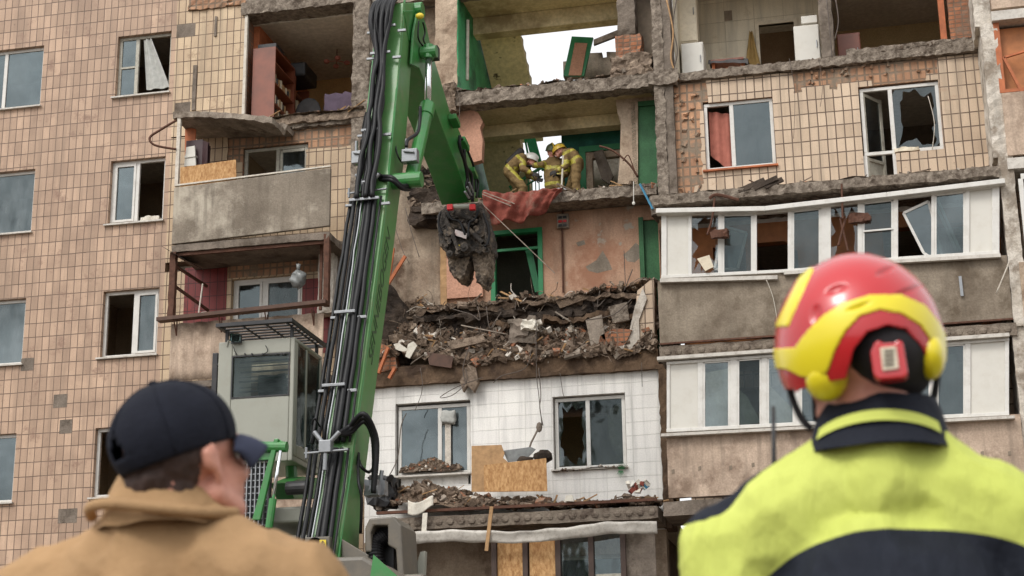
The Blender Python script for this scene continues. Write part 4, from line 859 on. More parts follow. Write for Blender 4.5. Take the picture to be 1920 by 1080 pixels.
for i, (pts, lab) in enumerate((([(1268, 0), (1262, 50), (1270, 95), (1262, 135)], 'thin cable hanging left of the white washing machine'), ([(1550, 0), (1556, 60), (1560, 110)], 'grey cable hanging down the partition end right of the refrigerator'), ([(1567, 0), (1572, 40), (1565, 75)], 'dark cable hanging right of the partition end'))):
    cable(pts, -.06, .012, lab)
# F3/F2 windows curtains
b1 = MB(); b1.sheet(lambda u, v: (-2.87+.44*u, .2+.03*math.sin(u*14), 13.5-(.9-.0*u+.35*u)*v-.1*u), 12, 10); solo(b1, 'curtain', M['pink_cloth'], 'pink curtain drawn aside in the window of the cream tiled wall', 'curtain', smooth=True)
b1 = MB(); b1.sheet(lambda u, v: (-14.62+.18*u+.35*v*u+.12*v, .08+.03*math.sin(u*12), 16.3-1.15*v), 10, 12); solo(b1, 'curtain', M['curtain'], 'white net curtain blown out of the topmost left window', 'curtain', smooth=True)
b1 = MB(); b1.sheet(lambda u, v: (-14.45+.5*u, .22+.03*math.sin(u*20), 10.7-1.2*v), 16, 6); solo(b1, 'curtain', M['curtain'], 'net curtain behind the right pane of the window above the dark cap', 'curtain', smooth=True)
b1 = MB(); b1.sheet(lambda u, v: (-18.3+1.3*u, .22+.03*math.sin(u*34), 10.7-1.2*v*(1-.25*abs(nz((u*3, 0, 0), 1)))), 30, 6); solo(b1, 'curtain', M['curtain'], 'pale curtain in the third window down at the left edge', 'curtain', smooth=True)
b1 = MB(); b1.rbox(-14.5, -14.1, .1, .3, 12.26, 12.36, .06, .03, 5); solo(b1, 'white_bundle', M['white_cloth'], 'white bundle on the sill of the second window from the top', 'cloth')
b1 = MB(); c = at(840, 785, .02); b1.rbox(c.x-.12, c.x+.14, -.02, .08, c.z-.1, c.z+.14, .04, .05, 6); solo(b1, 'rag', M['curtain'], 'pale rag stuck to the mullion of the left window in the white wall', 'rag', smooth=True)
b1 = MB(); c = at(840, 830, .03); b1.box(c.x-.06, c.x+.05, .04, .07, 6.75, c.z+.4); b1.build('glass_shard', M['white_plaster'], None).name = 'board_strip'
o = bpy.data.objects['board_strip']; props(o, 'dusty strip leaning on the left window of the white wall', 'board')
# balcony A things
t = thing('cabinet', 'open plum-brown cabinet standing on the upper left balcony', 'cabinet', (-12.7, -.7, 12.0))
c = at(378, 290, -.7); t.location = (c.x, -.7, 11.25); BASE[t.name] = t.location.copy()
b1 = MB(); b1.box(c.x-.25, c.x+.1, -.9, -.5, 11.26, c.z+.24); b1.build('body', M['cabinet_plum'], t)
b1 = MB(); b1.add([(c.x+.1, -.9, c.z-.3), (c.x+.3, -1.1, c.z-.35), (c.x+.3, -1.1, c.z+.08), (c.x+.1, -.9, c.z+.22)], [(0, 1, 2, 3)]); b1.add([(c.x+.12, -.87, c.z-.3), (c.x+.32, -1.07, c.z-.35), (c.x+.32, -1.07, c.z+.08), (c.x+.12, -.87, c.z+.22)], [(3, 2, 1, 0)]); b1.build('door', M['cabinet_plum'], t)
b1 = MB(); p = PP([(349, 276), (365, 273), (367, 310), (345, 312)], -1.0); b1.prism(p, (0, .05, 0)); b1.prism(PP([(346, 292), (366, 289), (366, 293), (346, 296)], -1.02), (0, .2, 0)); solo(b1, 'step_stool', M['appliance'], 'white stool leaning beside the plum-brown cabinet', 'stool')
b1 = MB(); b1.prism(PP([(338, 314), (442, 299), (443, 336), (338, 352)], -1.17), (0, .02, 0)); solo(b1, 'chipboard_sheet', M['osb'], 'chipboard sheet standing on the parapet of the upper left balcony', 'board')
b1 = MB(); b1.prism(PP([(347, 236), (353, 236), (352, 345), (346, 345)], -.6), (0, .04, 0)); b1.prism(PP([(353, 238), (367, 242), (366, 270), (353, 270)], -.6), (0, .03, 0)); solo(b1, 'orange_board', M['orange_wood2'], 'narrow orange board upright inside the upper left balcony', 'board')
b1 = MB(); b1.tube(curve([at(330, 226, -1.2), at(300, 244, -1.25), at(281, 258, -1.3), at(290, 272, -1.3), at(330, 280, -1.2)], 5), .025, 6); solo(b1, 'bent_bracket', M['rust'], 'bent rusty bracket sticking out left of the upper left balcony', 'bracket', smooth=True)
b1 = MB(); c = at(559, 524, -1.0); b1.ell(c, .15, .1, .18, 20); b1.v = [tuple(Vector(v)+.07*Vector((nz(v, 12), nz(v, 12, 3), nz(v, 12, 7)))) for v in b1.v]; b1.tube([c+Vector((0, 0, .18)), c+Vector((.0, 0, .3))], [.03, .05], 6); solo(b1, 'plastic_bag', M['grey_bag'], 'pale stuffed plastic bag hanging over the balcony with red tiles', 'bag', smooth=True)
b1 = MB(); b1.tube([at(372, 590, -1.2), at(380, 532, -1.2)], .014, 6); b1.ell(at(384, 588, -1.2), .14, .08, .03, 10); solo(b1, 'mop', M['pipe'], 'white stick with a round base on the ledge before the red tiles', 'mop')
# ================================================================== rubble
def rubble(name, x0, x1, y0, y1, hf, n, label, mats, size=(.03, .16), seed=1, step=.09, amp=.07, planks=0, dens=None, plates=0, wires=0):
    rr = random.Random(seed); mb = MB(); nu, nv = max(2, int((x1-x0)/step)), max(2, int((y1-y0)/step))
    def H(x, y): return hf(x, y)+amp*nz((x, y, 0), 2.3, seed)+amp*.6*nz((x, y, 0), 7, seed)
    mb.sheet(lambda u, v: (x0+(x1-x0)*u, y0+(y1-y0)*v, H(x0+(x1-x0)*u, y0+(y1-y0)*v)), nu, nv)
    for _ in range(n):
        x, y = rr.uniform(x0, x1), rr.uniform(y0, y1); s_ = size[0]+(size[1]-size[0])*rr.random()**2.5
        k = rr.random(); mi = 0 if k < .58 else 1 if k < .84 else 2 if k < .92 else 3 if k < .96 else 4
        mb.chunk((x, y, H(x, y)+s_*.2), s_*rr.uniform(.6, 1.5), s_*rr.uniform(.6, 1.3), s_*rr.uniform(.3, .9), mi, rr)
    for _ in range(planks):
        x, y = rr.uniform(x0, x1), rr.uniform(y0, y1); L = rr.uniform(.15, .55); a = rr.uniform(-.5, .5); c = Vector((x, y, H(x, y)+.06))
        d = Vector((math.cos(a)*L/2, rr.uniform(-.1, .1), rr.uniform(-.15, .15))); mb.bar(c-d, c+d, rr.uniform(.02, .05), rr.uniform(.012, .03), (0, -.4, 1), rr.choice((1, 5, 5, 5, 1)))
    for _ in range(wires):
        x, y = rr.uniform(x0, x1), rr.uniform(y0, y1); p = Vector((x, y, H(x, y)+.02)); pp = [p]; d = Vector((rr.uniform(-1, 1), rr.uniform(-.8, .1), rr.uniform(-.1, .9))).normalized()
        for _k in range(5): d = (d+Vector((rr.uniform(-.6, .6), rr.uniform(-.3, .3), rr.uniform(-.7, .3)))).normalized(); p = p+d*rr.uniform(.06, .14); pp.append(p)
        mb.tube(curve(pp, 3), rr.uniform(.004, .009), 4, rr.choice((1, 3, 4, 1)))
    for _ in range(plates):
        x, y = rr.uniform(x0, x1), rr.uniform(y0, y1); s_ = rr.uniform(.12, .38); a, t_ = rr.uniform(-.9, .9), rr.uniform(-.6, .6); c = Vector((x, y, H(x, y)+.03))
        u_ = Vector((math.cos(a), .1, math.sin(a)))*s_*.5; w2 = Vector((-math.sin(a)*.4, math.cos(t_), math.sin(t_)+math.cos(a)*.5)).normalized()*s_*rr.uniform(.25, .5)
        n2 = u_.cross(w2).normalized()*rr.uniform(.01, .03); mb.obox(c, u_, w2, n2, rr.choice((0, 1, 1, 3, 3, 4, 0)))
    o = solo(mb, name, [M[k] for k in mats], label, 'rubble', kind='stuff'); return o
RM = ['dirt', 'rubble', 'brick', 'concrete_light', 'white_plaster', 'wood']
def hF2(x, y):
    t = min(1, max(0, (y+.17)/.6)); base = 8.76+.9*t**1.1
    return base+(.3+.5*t)*max(0, 1-abs(x+8.9)/1.1)+.2*max(0, 1-abs(x+4.8)/.9)*t+.22*max(0, 1-abs(x+6.9)/1.0)*t
rubble('rubble_heap', -9.3, -4.05, -.17, .46, hF2, 4600, 'brown heap of rubble filling the collapsed floor above the white wall', RM, seed=5, planks=60, step=.04, amp=.15, size=(.012, .18), plates=22, wires=70)
# layered fallen slab at the back of the heap
t = thing('fallen_floor_slab', 'dark layered floor slab lying broken across the back of the rubble heap', 'slab', (-6.4, .8, 9.6))
b1 = MB(); b1.rbox(-8.6, -4.2, .1, .46, 9.88, 9.98, .05, .13, 201, 3); b1.build('top_layer', M['dirt'], t)
b1 = MB(); b1.rbox(-8.7, -5.6, .1, .44, 9.66, 9.76, .05, .13, 202, 3.); b1.build('middle_layer', M['dark_dirt'], t)
b1 = MB(); b1.rbox(-8.5, -4.3, .2, .47, 9.2, 10.0, .05, .16, 203, 4); b1.build('core', M['dark_dirt'], t)
b1 = MB(); b1.rbox(-7.2, -4.4, .08, .4, 9.5, 9.6, .05, .13, 204, 3.); b1.build('bottom_layer', M['dirt_slab'], t)
rubble('rubble_layer', -8.5, -4.0, .08, .5, lambda x, y: 9.98+.14*max(0, (x+6.2)/2)+.12*nz((x, 0, 0), 1.3), 900, 'loose earth and plaster along the top of the fallen floor slab', RM, seed=15, planks=30, size=(.02, .15), step=.05, wires=30)
rubble('balcony_rubble', -9.0, -6.0, -1.18, -.05, lambda x, y: 5.85+.22*(y+1.2)+.5*max(0, 1-abs(x+8.3)/1.3)*(1-abs(y+.5)), 700, 'earth and broken tiles piled at the left of the middle balcony', RM, seed=25, planks=14)
rubble('balcony_rubble', -6.0, -4.0, -1.2, -.05, lambda x, y: 5.82+.1*(y+1.2), 380, 'thin layer of rubble along the right of the middle balcony', RM, seed=26, planks=10)
rubble('sill_soil', -8.95, -7.75, -.06, .1, lambda x, y: 6.7+.06+(.1+.16*max(0, 1-abs(x+8.35)/.6))*min(1, (y+.06)/.12), 260, 'brown soil lying along the sill of the left window in the white wall', RM, size=(.02, .07), seed=27, step=.04, amp=.03)
rubble('sill_soil', -6.0, -4.7, -.1, .1, lambda x, y: 6.66+.03*nz((x, 0, 0), 3), 110, 'crumbs along the sill of the right window in the white wall', RM, size=(.02, .06), seed=28, step=.04, amp=.02)
rubble('landing_rubble', -8.45, -3.95, -.1, .5, lambda x, y: 12.02+.05*nz((x, y, 0), 2), 600, 'crumbled concrete along the landing where the firefighters stand', RM, seed=29, size=(.02, .13), amp=.04, planks=14)
rubble('slab_rubble', -8.3, -3.9, -.05, .4, lambda x, y: 14.34+.04*nz((x, y, 0), 2)+.12*max(0, (x+5)/1), 420, 'crumbled concrete along the broken slab above the firefighters', RM, seed=30, size=(.02, .13), amp=.04)
rubble('edge_rubble', -3.4, 2.2, -.06, .35, lambda x, y: 14.22+.15*max(0, (x+.3)/2.5), 380, 'crumbs along the floor edge of the open kitchen', RM, seed=31, size=(.02, .08), amp=.03)
rubble('edge_rubble', -12.2, -9.7, -.2, .3, lambda x, y: 14.15+.03*nz((x, y, 0), 2), 260, 'crumbs along the floor edge of the open left room', RM, seed=32, size=(.02, .09), amp=.03, planks=6)
rubble('canopy_rubble', -3.6, 2.1, -1.25, -.1, lambda x, y: 11.38+.05*nz((x, y, 0), 2), 420, 'splintered boards and crumbs on the canopy of the sagging balcony', ['concrete_light', 'rubble', 'brick', 'dirt', 'dark_dirt', 'wood_dark'], seed=33, size=(.02, .09), amp=.04, planks=24)
# torn roofing lumps over canopy
b1 = MB(); rr_ = random.Random(6)
for i in range(4):
    x = -2.3+i*.16+rr_.uniform(-.05, .05); b1.bar((x, -1.3, 11.32+.02*i*.3), (x+rr_.uniform(.2, .5), -1.28+rr_.uniform(-.05, .1), 11.42+rr_.uniform(-.08, .12)), .1, .03, (0, -1, .3))
solo(b1, 'torn_roofing', M['dark_dirt'], 'torn dark roofing felt along the canopy of the sagging balcony', 'roofing')
# individual pieces
def piece(name, poly, Y, th, mat, label, cat='debris', group=None): return solo(MB().prism(PP(poly, Y), (0, th, 0)), name, M[mat], label, cat, group)
for poly, Y, th, mt_, lab in (([(1098, 600), (1128, 590), (1136, 640), (1108, 648)], -.1, .07, 'concrete_light', 'grey concrete plate standing right of the middle of the rubble heap'), ([(1040, 562), (1090, 548), (1100, 560), (1050, 578)], .1, .08, 'dirt', 'brown slab fragment lying on top of the fallen floor slab'),
        ([(838, 640), (905, 628), (912, 640), (845, 655)], -.2, .07, 'rubble', 'long grey slab fragment in the left half of the rubble heap'), ([(1140, 575), (1175, 566), (1180, 600), (1150, 606)], -.05, .08, 'concrete_rough', 'rough grey block at the right of the rubble heap'), ([(800, 660), (850, 668), (846, 690), (805, 684)], -.22, .05, 'wood_dark', 'dark wooden panel at the lower left of the rubble heap')):
    piece('slab_fragment', poly, Y, th, mt_, lab, 'rubble', 'broken slab fragments in the heap')
piece('plaster_sheet', [(765, 645), (775, 640), (782, 648), (768, 672), (760, 668)], -.25, .03, 'white_cloth', 'upright white plaster scrap at the left of the rubble heap')
piece('plaster_sheet', [(738, 645), (748, 643), (765, 655), (758, 660), (742, 655)], -.25, .03, 'white_cloth', 'flat white plaster scrap at the far left of the rubble heap')
piece('concrete_lump', [(862, 715), (872, 690), (880, 683), (892, 690), (897, 716), (888, 735), (876, 722), (868, 734)], -.2, .12, 'rubble', 'grey lump of concrete dangling from the edge over the white wall')
b1 = MB(); b1.rbox(at(950, 0, .1).x, at(1000, 0, .1).x, -.12, .1, 9.12, 9.6, .05, .1, 9, 3); solo(b1, 'plastic_sack', M['concrete'], 'torn grey plastic sack in the middle of the rubble heap', 'sack')
b1 = MB(); c = at(992, 610, -.15); b1.rbox(c.x-.12, c.x+.15, -.2, 0, c.z-.1, c.z+.1, .05, .07, 10); solo(b1, 'white_packet', M['white_cloth'], 'crumpled white packet on the torn grey sack', 'packet')
for i, (a, b_2, lab) in enumerate((((1007, 603), (1016, 606), 'pale lump right of the grey sack'), ((1024, 614), (1035, 622), 'cream lump in the heap below the meter box'), ((1060, 615), (1080, 620), 'white slab piece right of the cream lump'), ((955, 655), (966, 662), 'white bit under the grey sack'))):
    c = (at(a[0], a[1], -.1)+at(b_2[0], b_2[1], -.1))/2; b1 = MB(); b1.chunk(c, (b_2[0]-a[0])/95*1.4, .1, .1); solo(b1, 'rubble_lump', M['white_plaster'], lab, 'debris')
for (a, b_2, lab) in (((1042, 585), (1070, 603), 'pale lath slanting in the heap below the meter box'), ((865, 610), (952, 627), 'long pale lath lying across the rubble heap'), ((745, 470), (732, 505), None)):
    if lab: solo(MB().bar(at(*a, .0), at(*b_2, -.15), .035, .02), 'wooden_lath', M['concrete_light'], lab, 'lath')
solo(MB().bar(at(736, 465, -.35), at(728, 520, -.3), .09, .05, (0, -1, 0)), 'orange_plank', M['orange_wood2'], 'shorter orange plank standing beside the green boom', 'plank')
solo(MB().bar(at(760, 480, -.4), at(728, 532, -.35), .06, .05, (0, -1, 0)), 'orange_plank', M['orange_wood2'], 'longer orange plank leaning right beside the green boom', 'plank')
solo(MB().bar(at(741, 690, -.3), at(730, 710, -.3), .1, .05).bar(at(710, 700, -.3), at(728, 652, -.3), .08, .05), 'brick_chunk', M['orange_wood2'], 'orange splintered boards at the left end of the dirt-covered slab', 'debris')
# chipboards + seat + clods on the middle balcony
piece('chipboard_sheet', [(884, 836), (940, 834), (946, 850), (943, 858), (952, 866), (952, 922), (884, 922)], -.8, .02, 'wood', 'pale broken board standing behind the smaller chipboard', 'board')
piece('chipboard_sheet', [(907, 872), (1024, 859), (1026, 921), (908, 922)], -1.0, .02, 'osb', 'orange chipboard standing upright on the middle balcony', 'board')
piece('chair_shell', [(943, 845), (995, 838), (1004, 842), (985, 862), (952, 866)], -.7, .04, 'grey_bag', 'grey plastic chair shell behind the orange chipboard', 'chair')
b1 = MB(); b1.ell(at(1018, 856, -.8), .18, .12, .12, 10); b1.ell(at(985, 862, -.8), .16, .1, .07, 10); b1.v = [tuple(Vector(v)+.05*Vector((nz(v, 9), nz(v, 9, 3), nz(v, 9, 7)))) for v in b1.v]; solo(b1, 'earth_clod', M['dark_dirt'], 'dark clods of earth on top of the orange chipboard', 'debris')
b1 = MB(); rr_ = random.Random(12)
for i in range(14): c = at(1178+rr_.random()*40, 905+rr_.random()*18, -1.0); b1.chunk(c, .13, .08, .09, rr_.choice((0, 1, 2, 3)), rr_)
solo(b1, 'household_litter', [M['white_cloth'], M['blue'], M['red_cloth'], M['appliance']], 'colourful crumpled litter at the right end of the middle balcony', 'litter')
b1 = MB(); b1.sheet(lambda u, v: (at(765+48*u, 945, -1.35).x, -1.36-.04*math.sin(u*7), at(765, 938+26*v+6*math.sin(u*5)-8*u*v, -1.35).z), 10, 8, th=.02); solo(b1, 'white_rag', M['white_cloth'], 'white cloth caught on the edge of the middle balcony', 'cloth', smooth=True)
b1 = MB(); b1.sheet(lambda u, v: (at(793+9*u-3*v, 960, -1.34).x, -1.36, at(795, 962+48*v, -1.34).z), 3, 10, th=.02); solo(b1, 'cloth_strip', M['white_cloth'], 'long dirty strip dangling below the white cloth', 'cloth')
solo(MB().bar(at(922, 950, -1.4), at(912, 1033, -1.42), .06, .04, (0, -1, 0)), 'hanging_lath', M['wood'], 'grey lath dangling from the middle balcony in front of the screens', 'lath')
b1 = MB(); b1.prism(PP([(1061, 929), (1073, 928), (1076, 940), (1058, 939)], -1.3), (0, .03, 0)); solo(b1, 'paper_scrap', M['white_cloth'], 'small white scrap on the front edge of the middle balcony', 'paper')
b1 = MB(); b1.rbox(at(706, 0, -1).x, at(742, 0, -1).x, -1.25, -.6, 6.0, 6.5, .08, .12, 14); b1.v = [tuple(v) for v in b1.v]; solo(b1, 'black_sheeting', M['black'], 'crumpled black sheeting at the left end of the middle balcony', 'sheeting')
b1 = MB()
for i in range(9): b1.add([at(1160+i, 880, -.12), at(1162+i, 880, -.12), at(1155+i*3, 862+abs(i-4)*2, -.16)], [(0, 1, 2)])
for i in range(7): b1.add([at(1160+i, 882, -.12), at(1162+i, 882, -.12), at(1156+i*2.5, 898-abs(i-3)*2, -.16)], [(0, 1, 2)])
solo(b1, 'weed', M['green_door'], 'green weed growing from the sill of the right white-wall window', 'plant')
rr_ = random.Random(31); b1 = MB()
for _ in range(260):
    u = rr_.random(); v = rr_.random(); c = at(772+68*u, 318+95*v*(1-.5*abs(u-.5)), .1+.3*u); b1.chunk(c, *(rr_.uniform(.04, .2) for _k in range(3)), rr_.choice((0, 0, 1, 2)), rr_)
b1.rbox(at(775, 350, .3).x, at(838, 350, .3).x, .05, .5, 11.7, 12.4, .07, .12, 77, 3)
props(solo(b1, 'hanging_earth', [M['dark_dirt'], M['dirt'], M['rubble']], 'dark clods of earth clinging to the wall above the claw', 'rubble'), kind='stuff')
# red carpet over the landing edge
def carpet(u, v):
    x = 905+150*u; top = 357+4*math.sin(u*5); dep = (46*(1-u)**.7+8+18*math.sin(u*3.1)+10*nz((u*4, 0, 0), 1.2)) 
    p = at(x+6*v*(1-u), top+dep*v, -.2); p.y = -.2-.06*math.sin(v*3)-.07*math.sin(u*19+v*3)*(.3+v)-.03*math.sin(u*43+v*9)-.04*nz((u*5, v*4, 0), 1.4); return p
b1 = MB(); b1.sheet(carpet, 60, 16, th=.015); solo(b1, 'carpet', M['red_cloth'], 'dusty red carpet draped over the landing edge below the firefighters', 'carpet', smooth=True)
for i, (a, b_2, lab) in enumerate((((906, 360), (965, 382), 'upper pale lath lying over the red carpet'), ((904, 364), (958, 386), 'lower pale lath lying over the red carpet'), ((905, 383), (1040, 512), 'long thin lath hanging aslant before the green doorway'))):
    solo(MB().bar(at(*a, -.35), at(*b_2, -.35), .018, .015), 'wooden_lath', M['concrete_light'], lab, 'lath')
t = thing('meter_box', 'wall-mounted electricity meter box with red and dark fittings', 'meter box', at(1054, 426, .45))
p = at(1044, 402, .4); q2 = at(1066, 426, .4); MB().box(p.x, q2.x, .4, .5, q2.z, p.z).build('case', M['concrete_light'], t)
for i in range(3):
    for j in range(2):
        x = p.x+.03+j*.09; z = p.z-.05-i*.08; MB().box(x, x+.07, .38, .399, z-.045, z).build('fuse', M['red_light' if i == 1 else 'black'], t)
solo(MB().tube([at(1054, 428, .46), at(1056, 548, .46)], .022, 6), 'conduit', M['rust'], 'rusty conduit running down from the meter box', 'pipe')
solo(MB().tube([at(1056, 392, .45), at(1055, 402, .45)], .02, 6), 'conduit', M['rust'], 'short conduit above the meter box', 'pipe')
cable([(1124, 274), (1150, 283), (1180, 308), (1196, 332)], .2, .022, 'bent steel pipe sticking up beside the green door on the landing', 'bent_pipe', 'rust', 'pipe')
cable([(1168, 302), (1178, 291), (1188, 315), (1194, 330)], .15, .012, 'bent wire loop beside the steel pipe on the landing', 'bent_wire', 'rust', 'wire')
solo(MB().bar(at(1200, 345, -.15), at(1224, 392, -.25), .04, .03), 'blue_strap', M['blue'], 'blue strap slung from the landing to the glazed balcony', 'strap')
b1 = MB(); b1.tube([at(1188, 340, -.2), at(1188, 378, -.2)], .008, 5); b1.ell(at(1188, 381, -.2), .03, .02, .04, 8); solo(b1, 'hanging_bulb', M['appliance'], 'white bulb holder on a wire under the landing', 'lamp')
CB = [([(1010, 690), (1014, 740), (1012, 765), (1018, 798)], -.25, .012, 'double cable hanging over the white wall to a cable knot'), ([(1005, 600), (1006, 700), (1010, 740), (1016, 798)], -.22, .01, 'second cable reaching the cable knot on the white wall'),
 ([(788, 690), (792, 730), (778, 770)], -.2, .008, 'thin wire over the left window of the white wall'), ([(872, 690), (875, 715), (850, 740), (825, 745), (858, 725), (905, 708)], -.25, .01, 'looped wire hanging under the concrete lump'),
 ([(880, 650), (868, 690), (874, 720)], -.28, .012, 'bent rebar at the slab edge left of the concrete lump'), ([(925, 718), (940, 705), (985, 690), (996, 655)], -.22, .01, 'curved wire right of the concrete lump'),
 ([(1050, 700), (1055, 735), (1058, 745)], -.15, .008, 'short wire above the right window of the white wall'), ([(722, 905), (745, 860), (752, 800), (762, 775)], -.6, .012, 'cable rising from the black sheeting across the left window'),
 ([(1203, 680), (1204, 725)], -.2, .008, 'short wire at the right end of the white wall'), ([(760, 390), (770, 430), (786, 482)], -.3, .01, 'dark wire against the stained side wall'),
 ([(742, 430), (755, 470), (768, 495)], -.3, .008, 'second thin wire against the stained side wall'), ([(895, 575), (900, 600), (884, 590), (850, 580)], .0, .012, 'bent rebar at the upper left of the heap'),
 ([(912, 575), (918, 615), (930, 600), (940, 585)], -.1, .012, 'bent rebar left of the grey sack'), ([(968, 555), (966, 590), (972, 640)], .1, .01, 'wire standing behind the grey sack'),
 ([(1125, 545), (1120, 575), (1135, 560)], .1, .012, 'rebar curl at the right of the fallen slab'), ([(1186, 505), (1180, 520), (1170, 545)], .0, .012, 'rebar sticking up at the right end of the heap'),
 ([(1170, 470), (1172, 520), (1175, 575)], .3, .01, 'thin wire hanging before the peach wall'), ([(1100, 600), (1150, 590), (1185, 560)], -.1, .012, 'long wire across the right half of the heap'),
 ([(850, 150), (862, 190), (858, 250)], -.2, .008, 'thin wire dangling from the broken slab beside the machine arm'), ([(1437, 525), (1450, 560), (1460, 620)], -1.3, .008, 'pale wire hanging across the grey parapet beside the red helmet'),
 ([(955, 300), (955, 305)], -.2, .008, None), ([(1480, 110), (1490, 175), (1488, 260)], -.12, .006, 'thin string hanging down the cream tiled wall'), ([(1535, 110), (1542, 160), (1538, 200)], -.12, .006, 'second thin string on the cream tiled wall'),
 ([(1740, 180), (1752, 230), (1748, 280)], -.02, .01, 'thin pale stick inside the jagged right-hand window'), ([(1888, 500), (1893, 490), (1868, 550)], -1.4, .015, 'pale splinter hanging at the right end of the parapet')]
for pts, Y, r, lab in CB:
    if lab: cable(pts, Y, r*.8, lab, mat='pipe' if 'pale' in lab else 'wire')
b1 = MB(); b1.ell(at(1011, 801, -.25), .06, .05, .1, 8); b1.tube([at(1008, 806, -.25), at(996, 830, -.3), at(986, 860, -.4)], .02, 6); solo(b1, 'cable_knot', M['concrete'], 'grey knot of cable with rods leading to the clods of earth', 'cable')
b1 = MB(); b1.tube(curve([at(1340, 372, -1.35), at(1335, 410, -1.36), at(1326, 440, -1.38)], 5), .02, 6); b1.tube(curve([at(1330, 372, -1.35), at(1345, 365, -1.35), at(1385, 375, -1.35)], 5), .03, 6); b1.rbox(at(1312, 0, -1.4).x, at(1342, 0, -1.4).x, -1.45, -1.3, at(1325, 448, -1.4).z, at(1325, 432, -1.4).z, .06, .05, 3); solo(b1, 'snagged_frame', M['rust'], 'rusty bent rod with a brown lump hanging before the leftmost balcony pane', 'debris')
b1 = MB(); b1.prism(PP([(1307, 485), (1330, 478), (1338, 500), (1322, 508)], -1.3), (0, .03, 0)); solo(b1, 'plaster_scrap', M['cream'], 'cream scrap behind the leftmost broken balcony pane', 'debris')
b1 = MB(); b1.rbox(at(1562, 0, -1.35).x, at(1600, 0, -1.35).x, -1.3, -1.23, at(1580, 418, -1.3).z, at(1580, 402, -1.3).z, .05, .05, 4); b1.tube([at(1578, 345, -1.35), at(1580, 410, -1.35)], .02, 6); b1.tube([at(1585, 410, -1.3), at(1572, 460, -1.3)], .025, 6); b1.tube([at(1575, 410, -1.3), at(1590, 470, -1.3)], .02, 6); solo(b1, 'snagged_frame', M['rust'], 'brown splintered rods hanging before the middle broken balcony pane', 'debris')
solo(MB().bar(at(1800, 518, -1.24), at(1804, 555, -1.24), .05, .02, (0, -1, 0)), 'wall_bracket', M['steel'], 'perforated steel bracket on the grey parapet', 'bracket')
b1 = MB(); b1.rbox(at(1655, 0, .02).x, at(1700, 0, .02).x, .0, .1, 12.26, 12.34, .06, .04, 6); solo(b1, 'sill_debris', M['cream'], 'cream crumbs on the ledge of the jagged right-hand window', 'debris')
# ================================================================== demolition excavator
def wrinkle0(o, amp, s_):
    nn_ = [v.normal.copy() for v in o.data.vertices]
    for v, n_ in zip(o.data.vertices, nn_): v.co = v.co+n_*amp*(abs(nz(v.co, s_))-.35+.5*nz(v.co, s_*2.6, 3))
    o.data.update(); return o
X0_ = thing('demolition_excavator', 'green demolition excavator with a long boom and raised grey cab', 'excavator', (-7.0, -9.5, 0))
side = [(640, 1000), (655, 900), (667, 800), (681, 700), (694, 600), (707, 500), (720, 400), (732, 300), (742, 200), (748, 120), (754, 40), (757, 5)]
frontE = [(780, 5), (778, 40), (771, 120), (766, 200), (758, 300), (746, 400), (734, 500), (721, 600), (708, 700), (696, 800), (684, 900), (674, 1000)]
YBL = [atx(a, b, -6.8) for a, b in side]
def yb(z):
    for p, q_ in zip(YBL, YBL[1:]):
        if z < q_.z: break
    return p.y+(q_.y-p.y)*(z-p.z)/(q_.z-p.z)
pl = [atx(a, b, -6.8) for a, b in side]+[atx(a, b, -6.8) for a, b in frontE]
low = [Vector((-6.8, pl[-1].y-.1, 2.6)), Vector((-6.8, pl[0].y-.3, 2.6))]
b1 = MB(); b1.prism(pl+low, (-.42, 0, 0)); boom = b1.build('boom', M['boom_green'], X0_, bevel=.012)
b1 = MB()
for dz in (0,): 
    for xx in (-7.235, -6.81): b1.tube([(xx, yb(z)+.06, z) for z in (3, 6, 9, 12, 13)], .018, 6)
b1.build('boom_weld', M['machine_green'], boom)
# lettering up the boom side
cu = bpy.data.curves.new('lettering', 'FONT'); cu.body = 'SENNEBOGEN'; cu.size = .36; cu.shear = .35; cu.extrude = .002; cu.space_character = 1.02
tmp = bpy.data.objects.new('tmp', cu); sc.collection.objects.link(tmp); dg = bpy.context.evaluated_depsgraph_get(); dg.update()
me = bpy.data.meshes.new_from_object(tmp.evaluated_get(dg)); bpy.data.objects.remove(tmp)
A0, A1 = atx(697, 688, -6.795), atx(733, 438, -6.795); ax = (A1-A0).normalized(); uy = Vector((1, 0, 0)).cross(ax).normalized()
wd = max(v.co.x for v in me.vertices); kx = (A1-A0).length/wd
if uy.y > 0 or True:
    uy = -uy if uy.y > 0 else uy
for v in me.vertices:
    p = A0+ax*(v.co.x*kx)+uy*(v.co.y*.72)+Vector((v.co.z, 0, 0)); v.co = p-BASE[boom.name]
me.materials.clear(); me.materials.append(M['ink']); lt = bpy.data.objects.new('lettering', me); sc.collection.objects.link(lt); lt.parent = boom; BASE[lt.name] = BASE[boom.name]
